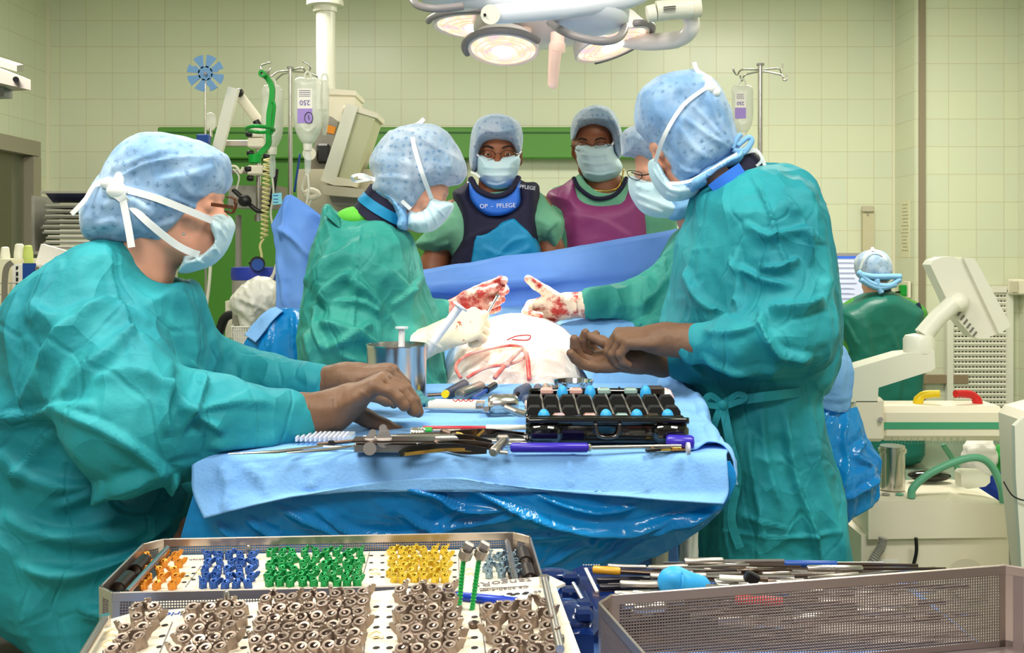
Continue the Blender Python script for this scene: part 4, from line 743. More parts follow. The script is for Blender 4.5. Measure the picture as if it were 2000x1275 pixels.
part('side_binding', NAVY, p7, lambda b: b.tube(bez(pxs([(1793, 592, Y7-.1), (1799, 615, Y7-.12), (1797, 650, Y7-.12), (1794, 690, Y7-.12)]), 5), .012, 6), 180)
part('side_binding', NAVY, p7, lambda b: (b.tube(bez(pxs([(1634, 636, Y7-.1), (1643, 670, Y7-.12), (1645, 700, Y7-.12)]), 5), .009, 6)), 180)
part('neck_collar', NAVY, p7, lambda b: b.lathe([(.07, 0), (.08, 0), (.075, .06), (.065, .06)], P(1716, 580, Y7), (-.1, -.1, 1), 20, close=True))
organic('cap', [('i', [(1674, 530), (1673, 508), (1685, 494), (1705, 488), (1725, 492), (1737, 510), (1738, 535), (1728, 552), (1700, 552), (1682, 545)], Y7, .13, .08)], .007, CAP2, p7, .02, [], .003, 14, 62)
def c7(b):
    for w_ in ([(1676, 530), (1700, 552), (1735, 558), (1758, 545)], [(1678, 535), (1705, 540), (1740, 540), (1760, 540)], [(1680, 545), (1715, 562), (1750, 555)], [(1712, 545), (1716, 560), (1722, 572)]): b.tube(bez(pxs([(x, y, Y7-.14) for x, y in w_]), 5), .018, 8)
part('cap_tie', MATS['cap_skirt_blue'], p7, c7, 180)
part('mask_tie', TIE, p7, lambda b: (b.ribbon(bez(pxs([(1680, 525, Y7-.1), (1690, 500, Y7-.12), (1706, 488, Y7-.1), (1725, 500, Y7-.12), (1730, 530, Y7-.12)]), 5), .012, .004), b.sphere(P(1704, 486, Y7-.06), .012, 8)), 60)
def trousers(o, X, Y, zt, m=SCRUB, r=.1):
    organic('trousers', [('c', (X, Y-.09, zt), r, (X, Y-.09, .08), .07), ('c', (X, Y+.1, zt), r, (X, Y+.1, .08), .07)] if zt < .8 or o in (s2, s3, su) else [('c', (X-.09, Y, zt), r, (X-.09, Y, .08), .07), ('c', (X+.09, Y, zt), r, (X+.09, Y, .08), .07)], .012, m, o, .02, [], .004, 7, 5)
    for e in (-1, 1):
        dx, dy = (0, e*.095) if o in (s2, s3, su) else (e*.09, 0); fx = {su: .06, s2: -.06, s3: -.06}.get(o, 0)
        part('shoe', WHITEP, o, lambda b: b.sphere((X+dx+fx, Y+dy-(0 if fx else .05), .045), (.13 if fx else .05, .05 if fx else .13, .045), 10), 180)
trousers(m1, P(968, 0, Y3)[0], Y3, .85); trousers(m2, P(1180, 0, Y4)[0], Y4, .85); trousers(su, P(690, 0, YS)[0], YS, .75); trousers(s2, P(1400, 0, Y5)[0], Y5, .85); trousers(s3, P(1490, 0, Y6)[0], Y6, .70, r=.09)
# ---------- patient ----------
pt = thing('person', 'patient lying under the drapes, only the raised orange-stained abdomen showing through clear film', 'person', (.05, 3.0, .9))
ORG = mat('iodine_skin', (232, 150, 88), .45, col2=(240, 180, 128), nscale=5)
organic('body', [('e', P(1010, 725, 3.0)+np.array([0, .0, 0]), (.19, .22, .15), None, .05), ('c', P(1010, 760, 3.0), .13, (.02, 3.3, .95), .13), ('e', (.0, 2.72, .86), (.15, .16, .05), None, .05)], .008, ORG, pt, .04)
part('skin_fold', ORG, pt, lambda b: b.tube(bez([P(1050, 655, 2.9), P(1085, 670, 2.88), P(1110, 695, 2.86)], 6), [.004]*6+[.006]*7, 8), 180)
# =============== TABLES, DRAPES ===============
def legs(t, xs, ys, z, m=SATIN, r=.018):
    for x in xs:
        for y in ys: part('leg', m, t, lambda b: b.cyl((x, y, 0), (x, y, z), r))
TZ = .985
it = thing('instrument_table', 'instrument table under light blue paper drape carrying the surgical tools', 'table', (-.08, 2.2, 0))
part('tabletop', SATIN, it, lambda b: b.box((-.08, 2.25, TZ-.028), (.90, .86, .03), bev=.004))
legs(it, (-.42, .28), (1.95, 2.6), TZ-.045)
def PT(px, py, z=0.0):      # point on the instrument table seen at that pixel
    Y = (CZ-TZ-.005-z)*F/(py-HY); return np.array([(px-CX)*Y/F, Y, TZ+.005+z])
def row(y, z, xs=(-.56, -.3, 0, .2, .40), dz=(0, 0, 0, 0, 0)): return [(x, y, z+d) for x, d in zip(xs, dz)]
rows = [row(2.74, .84), row(2.725, .95), row(2.70, TZ+.001), row(2.45, TZ), row(2.2, TZ), row(2.10, TZ+.004, dz=(0, 0, .006, .006, 0)), row(2.05, TZ+.010, dz=(0, 0, .010, .008, 0)), row(2.03, TZ+.002), row(1.95, TZ), row(1.83, TZ, (-.56, -.3, 0, .2, .385)), row(1.79, TZ-.002, (-.558, -.3, 0, .2, .375)), row(1.775, TZ-.03, (-.555, -.3, 0, .2, .374)), row(1.765, TZ-.06, (-.55, -.3, 0, .2, .373)),
        pxs([(398, 1012, 1.745), (525, 980, 1.75), (668, 952, 1.76), (762, 938, 1.765), (882, 933, 1.765), (1020, 952, 1.76), (1157, 966, 1.76), (1413, 984, 1.745)])]
sheet('paper_drape', rows, DRAPE, None, 110, 90, .003, .0015, 7, 3, [([(430, 900), (450, 950), (440, 1000)], 10, .012), ([(480, 900), (520, 940), (530, 975)], 14, .010), ([(600, 900), (620, 930), (600, 960)], 14, .008), ([(765, 885), (763, 935)], 5, .004), ([(1120, 885), (1112, 920), (1116, 960)], 5, .004), ([(700, 890), (730, 920)], 10, .004), ([(880, 890), (900, 930)], 12, .005), ([(1250, 890), (1270, 970)], 12, .004)], 'light blue paper drape over the instrument table with a wavy hanging edge', 'drape')
sheet('paper_drape', [[PT(1285, 760)+(0, 0, .0), PT(1310, 790), PT(1330, 840), PT(1350, 880)], pxs([(1290, 742, 2.66), (1340, 775, 2.4), (1362, 830, 2.1), (1385, 872, 1.84)]), pxs([(1306, 735, 2.62), (1362, 770, 2.4), (1378, 815, 2.15), (1418, 880, 1.83)]), pxs([(1330, 760, 2.60), (1376, 800, 2.38), (1392, 860, 2.12), (1440, 925, 1.81)]), pxs([(1340, 800, 2.6), (1384, 850, 2.38), (1405, 920, 2.12), (1437, 950, 1.80)])], DRAPE, None, 40, 40, .003, .007, 9, 6, (), 'crumpled right corner of paper drape with blood smears beside the black case', 'drape')
# glossy plastic cover below
rows = [pxs([(385, 900, 1.80), (600, 900, 1.80), (900, 900, 1.80), (1200, 900, 1.80), (1425, 900, 1.80)]), pxs([(382, 950, 1.785), (600, 950, 1.79), (900, 950, 1.78), (1200, 960, 1.785), (1436, 940, 1.795)]), pxs([(368, 1000, 1.79), (600, 1000, 1.80), (900, 990, 1.79), (1200, 1015, 1.79), (1400, 1000, 1.80)]), pxs([(352, 1060, 1.80), (600, 1040, 1.82), (900, 1040, 1.82), (1180, 1050, 1.82), (1330, 1055, 1.84)]), pxs([(340, 1150, 1.82), (600, 1100, 1.84), (850, 1100, 1.84), (1100, 1110, 1.85), (1235, 1108, 1.88)]), pxs([(340, 1260, 1.86), (600, 1200, 1.88), (850, 1200, 1.88), (1060, 1200, 1.88), (1180, 1190, 1.9)])]
stp = [([(760, 945), (850, 960), (900, 985), (1000, 990)], 8, .02), ([(900, 945), (1000, 980), (1100, 1010), (1180, 1022), (1260, 1020), (1400, 985)], 9, .028), ([(1040, 960), (1120, 985), (1180, 995), (1250, 985)], 7, .016), ([(780, 990), (850, 1020), (950, 1010), (1040, 985)], 8, .016), ([(620, 985), (700, 1030), (800, 1040), (900, 1000)], 9, .018), ([(420, 1010), (480, 1060), (520, 1110)], 9, .016), ([(480, 1000), (550, 1050), (640, 1100)], 9, .016), ([(540, 985), (640, 1020), (760, 1060), (900, 1065)], 9, .016), ([(1150, 1100), (1240, 1040), (1330, 1010), (1410, 985)], 8, .018), ([(1060, 1100), (1150, 1050), (1250, 1030)], 9, .012), ([(950, 1060), (1100, 1030), (1180, 1060)], 10, .012), ([(1180, 1090), (1280, 1040), (1380, 1010)], 5, .01)]
sheet('plastic_cover', rows, PLAST, None, 190, 90, .003, .006, 7, 8, stp, 'glossy blue plastic cover hanging in folds below the instrument table drape', 'plastic cover')
sheet('under_drape', [pxs([(1000, 1060, 1.97), (1200, 1060, 1.97), (1322, 1050, 1.97)]), pxs([(1000, 1110, 1.98), (1200, 1110, 1.98), (1325, 1110, 1.98)]), pxs([(1000, 1230, 1.99), (1200, 1230, 1.99), (1318, 1230, 1.99)])], DRAPE2, None, 30, 30, .003, .006, 6, 9, (), 'dull blue cloth showing under the lower right edge of plastic cover', 'drape')
sheet('leg_bag', [pxs([(1325, 1030, 2.1), (1345, 1025, 2.08), (1362, 1015, 2.12)]), pxs([(1328, 1080, 2.1), (1345, 1080, 2.07), (1360, 1080, 2.12)]), pxs([(1330, 1200, 2.1), (1345, 1200, 2.07), (1358, 1200, 2.12)])], FILM, None, 20, 30, .003, .004, 12, 9, (), 'clear plastic bag around the table leg beside the tall surgeon gown', 'plastic bag')
# operating table, patient drapes and screen
ot = thing('operating_table', 'operating table hidden under blue sterile drapes', 'operating table', (.0, 3.2, 0))
part('tabletop', SATIN, ot, lambda b: b.box((.0, 3.05, .78), (.5, .75, .06), bev=.01)); part('column', SATIN, ot, lambda b: b.box((0, 3.1, .4), (.22, .3, .7), bev=.02)); part('base', SATIN, ot, lambda b: b.box((0, 3.1, .05), (.5, .7, .1), bev=.02))
sheet('screen_drape', [pxs([(560, 560, 3.46), (820, 527, 3.46), (1060, 492, 3.46), (1300, 452, 3.46), (1440, 430, 3.46)]), pxs([(560, 575, 3.43), (820, 545, 3.43), (1060, 510, 3.43), (1300, 470, 3.43), (1440, 450, 3.43)]), pxs([(560, 600, 3.42), (820, 570, 3.42), (1060, 545, 3.42), (1300, 520, 3.42), (1440, 500, 3.42)]), pxs([(560, 640, 3.44), (820, 603, 3.45), (1060, 602, 3.45), (1300, 600, 3.44), (1440, 600, 3.44)]), pxs([(560, 900, 3.45), (820, 900, 3.45), (1060, 900, 3.45), (1300, 900, 3.45), (1440, 900, 3.45)])],
      DRAPE2, None, 90, 60, .003, .006, 3, 12, [([(830, 560), (950, 548), (1100, 540)], 14, .02), ([(830, 590), (950, 600), (1060, 590)], 10, .014), ([(820, 535), (1060, 500), (1300, 461)], 4, .006)], 'slanting blue screen drape hung behind the operating field', 'drape')
sheet('screen_drape', [pxs([(533, 440, 3.42), (548, 405, 3.40), (564, 380, 3.38), (600, 400, 3.40), (650, 440, 3.44)]), pxs([(537, 480, 3.40), (560, 460, 3.36), (590, 450, 3.36), (620, 450, 3.40), (650, 470, 3.44)]), pxs([(540, 540, 3.40), (560, 540, 3.38), (590, 540, 3.36), (620, 540, 3.4), (650, 540, 3.44)]), pxs([(541, 612, 3.40), (560, 612, 3.38), (590, 612, 3.36), (620, 612, 3.4), (650, 612, 3.44)])], DRAPE2, None, 40, 50, .003, .006, 6, 14, [([(545, 440), (580, 470), (610, 510)], 7, .02), ([(545, 500), (555, 560), (560, 600)], 6, .01), ([(562, 390), (556, 440), (550, 470)], 5, .014), ([(600, 410), (640, 440)], 7, .014)], 'pointed light blue drape hung up on the infusion pole left of the surgeon', 'drape')
sheet('field_drape', [pxs([(600, 680, 3.42), (840, 600, 3.43), (1000, 600, 3.43), (1200, 605, 3.43), (1450, 640, 3.42)]), pxs([(600, 700, 3.3), (840, 610, 3.3), (1000, 605, 3.3), (1200, 625, 3.3), (1450, 680, 3.3)]), pxs([(600, 780, 3.1), (850, 640, 3.12), (1000, 632, 3.12), (1180, 640, 3.12), (1450, 740, 3.1)]), pxs([(600, 860, 2.9), (850, 760, 2.92), (1000, 720, 2.92), (1180, 770, 2.92), (1450, 860, 2.9)]), pxs([(620, 900, 2.8), (850, 800, 2.8), (1000, 790, 2.8), (1180, 800, 2.8), (1400, 900, 2.8)]), pxs([(620, 1100, 2.79), (850, 1100, 2.79), (1000, 1100, 2.79), (1180, 1100, 2.79), (1400, 1100, 2.79)])],
      DRAPE, None, 90, 70, .003, .004, 6, 15, (), 'light blue drape spread around the operating field', 'drape')
sheet('field_drape', [pxs([(1062, 652, 2.98), (1085, 640, 3.02), (1130, 625, 3.05), (1215, 608, 3.08), (1300, 610, 3.1)]), pxs([(1080, 668, 2.92), (1110, 660, 2.95), (1160, 650, 2.98), (1220, 640, 3.0), (1300, 650, 3.0)]), pxs([(1120, 705, 2.84), (1140, 700, 2.86), (1180, 700, 2.88), (1230, 700, 2.9), (1300, 700, 2.9)]), pxs([(1152, 752, 2.78), (1165, 750, 2.78), (1200, 760, 2.80), (1240, 760, 2.82), (1300, 760, 2.82)]), pxs([(1162, 900, 2.77), (1180, 900, 2.77), (1210, 900, 2.79), (1250, 900, 2.8), (1300, 900, 2.8)])], DRAPE, None, 50, 50, .003, .003, 7, 16, [([(1090, 640), (1130, 690), (1165, 735)], 7, .006)], 'blue drape flap with folded crease right of the glowing abdomen', 'drape')
V_, F_ = sdf([('e', P(1010, 728, 2.98)+np.array([0, 0, .002]), (.208, .236, .166), None, .05), ('e', (.01, 2.80, .93), (.19, .14, .09), None, .08)], .007, .05)
V_ = folds(V_, F_, [([(900, 700), (960, 680), (1020, 690)], 6, .006), ([(880, 735), (950, 725), (1040, 735), (1120, 735)], 6, .006), ([(1050, 700), (1090, 710), (1130, 740)], 5, .005)], .004, 9, 17)
tag(link('incision_film', V_, F_, FILM, None, 180), 'wrinkled clear plastic film stuck over the brightly lit abdomen', 'plastic film')
# plastic covers left and right of the operating table
sheet('plastic_cover', [pxs([(530, 605, 3.08), (560, 603, 3.02), (600, 604, 3.0), (660, 604, 3.0)]), pxs([(505, 640, 3.06), (545, 645, 3.0), (600, 645, 2.98), (660, 645, 2.98)]), pxs([(470, 690, 3.06), (520, 700, 3.0), (600, 710, 2.98), (660, 710, 2.98)]), pxs([(440, 900, 3.06), (520, 900, 3.0), (600, 900, 2.98), (660, 900, 2.98)])], PLAST, None, 50, 50, .003, .004, 6, 18, [([(545, 610), (530, 660), (520, 720)], 6, .012), ([(575, 610), (575, 660), (580, 720)], 6, .01)], 'glossy blue plastic cover on arm board left of the surgeon', 'plastic cover')
sheet('cover_cuff', [pxs([(540, 600, 3.06), (510, 618, 3.05), (480, 655, 3.06)]), pxs([(552, 606, 3.0), (530, 628, 3.0), (498, 668, 3.0)])], DRAPE, None, 24, 8, .003, .004, 9, 19, [([(540, 603), (510, 630)], 5, .006)], 'folded light blue drape edge on top of the left plastic cover', 'drape')
sheet('cloth_flap', [pxs([(1590, 650, 3.0), (1625, 655, 2.98), (1642, 672, 3.0)]), pxs([(1585, 720, 2.96), (1630, 710, 2.94), (1662, 722, 2.98)]), pxs([(1580, 760, 2.96), (1630, 765, 2.94), (1655, 790, 2.98)]), pxs([(1580, 790, 2.96), (1620, 800, 2.95), (1648, 802, 2.98)])], DRAPE, None, 30, 40, .003, .008, 10, 21, (), 'light blue cloth flap hanging behind the tall surgeon at waist height', 'drape')
sheet('plastic_cover', [pxs([(1560, 770, 3.0), (1600, 785, 2.97), (1640, 800, 2.97), (1668, 795, 3.0)]), pxs([(1560, 850, 2.98), (1610, 850, 2.93), (1650, 840, 2.95), (1695, 860, 3.0)]), pxs([(1570, 910, 2.96), (1620, 910, 2.91), (1670, 905, 2.94), (1717, 895, 3.0)]), pxs([(1590, 960, 2.95), (1630, 960, 2.9), (1680, 940, 2.93), (1716, 930, 2.99)]), pxs([(1600, 1010, 2.96), (1645, 1020, 2.94), (1680, 1000, 2.95), (1714, 978, 2.99)])], PLAST, None, 60, 70, .003, .012, 9, 22, [([(1620, 800), (1600, 850), (1610, 900)], 6, .02), ([(1655, 800), (1645, 860), (1650, 900), (1640, 960)], 6, .025), ([(1690, 860), (1670, 890), (1700, 910)], 6, .02), ([(1640, 970), (1680, 950), (1712, 925)], 6, .02)], 'crumpled glossy blue plastic drape bag between the tall surgeon and white machine', 'plastic cover')
# foreground supply table
ft = thing('supply_table', 'supply table in the foreground carrying the implant trays', 'table', (.055, 1.03, 0))
part('tabletop', SATIN, ft, lambda b: b.box((.04, 1.04, .845), (1.04, .92, .03), bev=.004)); legs(ft, (-.42, .5), (.64, 1.42), .83)
tag(part('table_cloth', DRAPE2, None, lambda b: b.box((.04, 1.04, .8635), (1.06, .94, .004))), 'blue sheet covering the supply table under the steel trays', 'cloth')
# nurse's stool
stl = thing('stool', 'dark round stool under the seated nurse at lower left', 'stool', (P(60, 0, 2.05)[0], 2.05, 0))
sx_ = P(60, 0, 2.05)[0]
part('seat', mat('stool_seat', (44, 38, 34), .5), stl, lambda b: b.lathe([(.02, .47), (.2, .47), (.22, .5), (.21, .54), (.02, .555)], (sx_, 2.05, 0)))
part('column', STEEL, stl, lambda b: b.cyl((sx_, 2.05, .08), (sx_, 2.05, .48), .03)); part('base', SATIN, stl, lambda b: b.lathe([(.02, 0), (.25, 0), (.24, .04), (.04, .09)], (sx_, 2.05, 0)))
# =============== EQUIPMENT ===============
# C-arm unit at right
YM = 3.35
cm = thing('imaging_machine', 'cream mobile imaging machine with green stripe, yellow and red brake handles', 'medical machine', (P(1830, 0, YM)[0], YM, 0))
part('base_cabinet', CREAM, cm, lambda b: (b.ppoly([(1682, 1045), (1970, 1040), (1972, 1270), (1682, 1270)], YM+.02, YM+.42)))
part('deck', CREAM, cm, lambda b: b.add([P(1696, 978, YM), P(1848, 978, YM), P(1967, 988, YM), P(1972, 1049, YM), P(1696, 1053, YM), P(1650, 1018, YM+.32), P(1700, 938, YM+.42), P(1860, 936, YM+.42), P(1900, 945, YM+.42), P(1900, 1030, YM+.42), P(1700, 1030, YM+.42)], [(4, 3, 2, 1, 0), (0, 1, 2, 8, 7, 6), (0, 6, 5), (0, 5, 4), (2, 3, 9, 8), (3, 4, 5, 10, 9), (5, 6, 10), (6, 7, 8, 9, 10)]), 20)
part('chrome_column', STEEL, cm, lambda b: (b.cyl(P(1743, 954, YM+.2), P(1743, 870, YM+.2), .042, n=28), b.cyl(P(1743, 882, YM+.2), P(1743, 876, YM+.2), .047, n=28)))
part('cross_arm', CREAM, cm, lambda b: (b.box((1.465, YM+.2, P(0, 841, YM)[2]), (.43, .16, .118), bev=.02)))
part('column_head', CREAM, cm, lambda b: b.box((1.202, YM+.2, P(0, 830, YM)[2]), (.11, .2, .15), bev=.012))
part('stripe', mat('stripe_green', (70, 160, 124), .4), cm, lambda b: b.box((1.462, YM+.119, P(0, 831, YM+.12)[2]), (.42, .003, .023)))
def scl(b):
    for i in range(23): b.box(P(1742+i*6.4, 864 if i % 2 == 0 else 865, YM+.118), (.0012, .002, .011 if i % 2 == 0 else .007))
part('scale_marks', mat('scale_ink', (120, 150, 130), .6), cm, scl)
for i in range(12): text('scale_number', str(i*2), .011, M4(P(1742+i*12.8, 857, YM+.117), (1, 0, 0), (0, 0, 1)), MATS['scale_ink'], cm)
for x in (1678, 1720): part('screw', STEEL, cm, lambda b: b.cyl(P(x, 819, YM+.10), P(x, 819, YM+.085), .008))
part('neck', WHITEP, cm, lambda b: b.lathe([(.0, 0), (.048, 0), (.049, .09), (.046, .095)], P(1686, 786, YM+.15), n=28))
part('lower_boom', WHITEP, cm, lambda b: (b.ppoly([(1654, 729), (1664, 720), (1764, 691), (1825, 685), (1827, 719), (1820, 724), (1716, 757), (1714, 785), (1659, 785)], YM+.1, YM+.2)))
part('boom_joint', WHITEP, cm, lambda b: b.lathe([(0, 0), (.052, 0), (.052, .045), (.045, .058), (.02, .064), (0, .064)], P(1795, 688, YM+.15), n=28))
part('upper_boom', WHITEP, cm, lambda b: b.tube([P(1803, 655, YM+.15), P(1830, 622, YM+.15), P(1862, 592, YM+.15)], [.032, .03, .03], 16))
part('ball_joint', WHITEP, cm, lambda b: b.sphere(P(1873, 590, YM+.18), .034, 14), 180)
mo = part('monitor_shell', WHITEP, cm, lambda b: b.ppoly([(1817, 517), (1822, 509), (1840, 502), (1862, 501), (1886, 513), (1952, 650), (1930, 659), (1912, 662), (1899, 657), (1860, 612), (1846, 578)], YM+.20, YM+.27))
part('monitor_bezel', WHITEP, mo, lambda b: b.ppoly([(1882, 502), (1904, 505), (1975, 636), (1952, 652), (1888, 516)], YM+.18, YM+.29))
def vv(b):
    for i in range(6): b.box(P(1874+i*6, 612+i*8, YM+.197), (.02, .004, .005), rotm((0, 1, 0), -.9))
part('vent_slots', mat('slot_grey', (120, 116, 108), .7), mo, vv)
def hnd(b, sg, x0):
    b.tube(bez([P(x0, 808, YM+.2), P(x0-sg*1, 785, YM+.2), P(x0+sg*8, 772, YM+.2), P(x0+sg*28, 769, YM+.19), P(x0+sg*42, 769, YM+.18)], 5), [.017]*8+[.014]*7+[.013]*6, 12)
part('brake_handle', YEL, cm, lambda b: hnd(b, 1, 1794), 60); part('brake_handle', RED, cm, lambda b: hnd(b, -1, 1908), 60)
part('grab_rail', TUBEG, cm, lambda b: b.tube(bez([P(1780, 972, YM+.04), P(1784, 952, YM+.04), P(1815, 925, YM+.04), P(1870, 900, YM+.04), P(1912, 894, YM+.04), P(1938, 912, YM+.05), P(1955, 950, YM+.05), P(1960, 982, YM+.05)], 6), .0125, 12), 180)
part('grab_rail', TUBEG, cm, lambda b: b.tube(bez([P(1842, 868, YM+.35), P(1860, 895, YM+.35), P(1870, 915, YM+.35), P(1872, 940, YM+.35)], 6), .0105, 12), 180)
part('hinge_bracket', WHITEP, cm, lambda b: b.ppoly([(1877, 925), (1882, 920), (1920, 921), (1934, 930), (1934, 942), (1925, 950), (1890, 955), (1878, 950)], YM+.15, YM+.2))
part('foot_switch', BLACKG, cm, lambda b: b.sphere(P(1815, 928, YM+.36), (.078, .05, .022), 12), 180)
for x, y, m in ((1730, 965, GREY), (1757, 965, TUBEG), (1740, 971, GREY), (1712, 971, GREY)): part('button', m, cm, lambda b: b.sphere(P(x, y, YM+.10), (.014, .014, .004), 8), 180)
part('corrugated_hose', GREY, cm, lambda b: b.tube(bez([P(1725, 1050, YM-.03), P(1720, 1070, YM-.03), P(1705, 1095, YM-.03), P(1690, 1130, YM-.02)], 14), [.013+.0025*(i % 2) for i in range(43)], 12))
part('power_cable', BLACKP, cm, lambda b: b.tube(bez([P(1789, 1050, YM-.02), P(1790, 1075, YM-.02), P(1785, 1100, YM-.02), P(1775, 1140, YM-.02)], 8), .006, 8), 180)
part('type_plate', PAPER, cm, lambda b: b.ppoly([(1706, 1092), (1755, 1092), (1755, 1120), (1706, 1120)], YM-.004, YM-.001))
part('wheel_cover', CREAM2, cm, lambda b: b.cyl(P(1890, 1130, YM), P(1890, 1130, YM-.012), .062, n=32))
tw = thing('machine_tower', 'tall cream curved machine housing cut by the right picture edge', 'medical machine', (P(2010, 0, 2.9)[0], 2.9, 0))
part('housing', CREAM, tw, lambda b: b.ppoly([(1950, 805), (1962, 790), (2000, 780), (2200, 778), (2200, 1500), (2010, 1500), (1985, 1180), (1968, 1050), (1955, 930)], 3.12, 2.825))
part('front_panel', WHITEP, tw, lambda b: b.ppoly([(1982, 832), (2000, 815), (2200, 810), (2200, 1400), (2010, 1400), (1992, 1050), (1984, 930)], 2.80, 2.818))
part('seam', BLACKP, tw, lambda b: b.tube(bez(pxs([(1960, 940, 2.81), (1975, 965, 2.795), (1992, 975, 2.792), (2010, 978, 2.79)]), 5), .002, 6))
for nm, lb, m, c_, r in (('folded_cloth', 'white crumpled cloth behind the green rail of the machine', PAPER, (1915, 893), (.05, .05, .06)), ('folded_cloth', 'blue cloth bundle low behind the machine rail', mat('cloth_royal', (24, 60, 160), .8), (1940, 950), (.06, .05, .07)), ('folded_cloth', 'bright green cloth bundle beside the white cloth on machine', mat('cloth_green', (40, 150, 60), .8), (1955, 905), (.03, .04, .05))):
    V_, F_ = sdf([('e', P(*c_, 4.1), tuple(1.2*v for v in r), None), ('e', P(c_[0]+12, c_[1]+18, 4.12), r, None)], .008, .03); V_ = folds(V_, F_, [], .014, 14, 3); tag(link(nm, V_, F_, m, None, 180), lb, 'cloth')
cart2 = thing('side_cart', 'low cart carrying the cloth bundles behind the machine', 'cart', (P(1935, 0, 4.1)[0], 4.1, 0))
part('cart_top', GREY, cart2, lambda b: b.box((P(1935, 0, 4.1)[0], 4.12, .29), (.5, .4, .04))); part('cart_post', GREY, cart2, lambda b: b.box((P(1935, 0, 4.1)[0], 4.12, .14), (.3, .3, .26)))
# ---- infusion poles ----
def pole(px, ytop, Y, label, r=.008, hooks=()):
    t = thing('infusion_pole', label, 'infusion stand', (P(px, 0, Y)[0], Y, 0)); X = P(px, 0, Y)[0]
    part('rod', STEEL, t, lambda b: b.cyl((X, Y, .05), P(px, ytop, Y), r, n=14)); part('cap', GREY, t, lambda b: b.cyl(P(px, ytop, Y), P(px, ytop-4, Y), r*1.5, n=14))
    part('base', SATIN, t, lambda b: [b.box((X+.13*math.cos(a), Y+.13*math.sin(a), .04), (.28, .03, .03), rotm((0, 0, 1), a)) for a in (0, 1.26, 2.51, 3.77, 5.03)])
    for h in hooks: part('hook', STEEL, t, lambda b: b.tube(bez(pxs([(x, y, Y+dy) for x, y, dy in h]), 6), .0035, 8), 180)
    return t
YI = 3.9
pole(567, 134, YI, 'steel infusion pole with curved hooks behind the pointed blue drape', .0085, [[(567, 139, 0), (545, 140, 0), (528, 150, -.05), (524, 142, -.08), (530, 132, -.08)], [(567, 141, 0), (552, 145, .05), (540, 155, .1), (535, 165, .1)], [(567, 138, 0), (585, 133, -.02), (592, 134, -.05), (600, 145, -.08), (606, 130, -.1), (592, 120, -.1)], [(567, 139, 0), (600, 142, .06), (617, 148, .1), (620, 153, .1)], [(524, 142, -.08), (511, 138, -.1), (511, 128, -.1), (530, 121, -.1)]])
pole(1485, 128, 4.0, 'steel infusion pole with four hooks behind the tall surgeon head', .010, [[(1485, 137, 0), (1450, 136, -.03), (1440, 146, -.05), (1433, 138, -.06), (1433, 130, -.06)], [(1485, 140, 0), (1456, 146, .05), (1449, 158, .08), (1445, 145, .08)], [(1485, 137, 0), (1520, 134, .04), (1526, 142, .06), (1528, 125, .06)], [(1485, 138, 0), (1524, 146, -.04), (1530, 156, -.06), (1537, 155, -.06), (1537, 144, -.06)]])
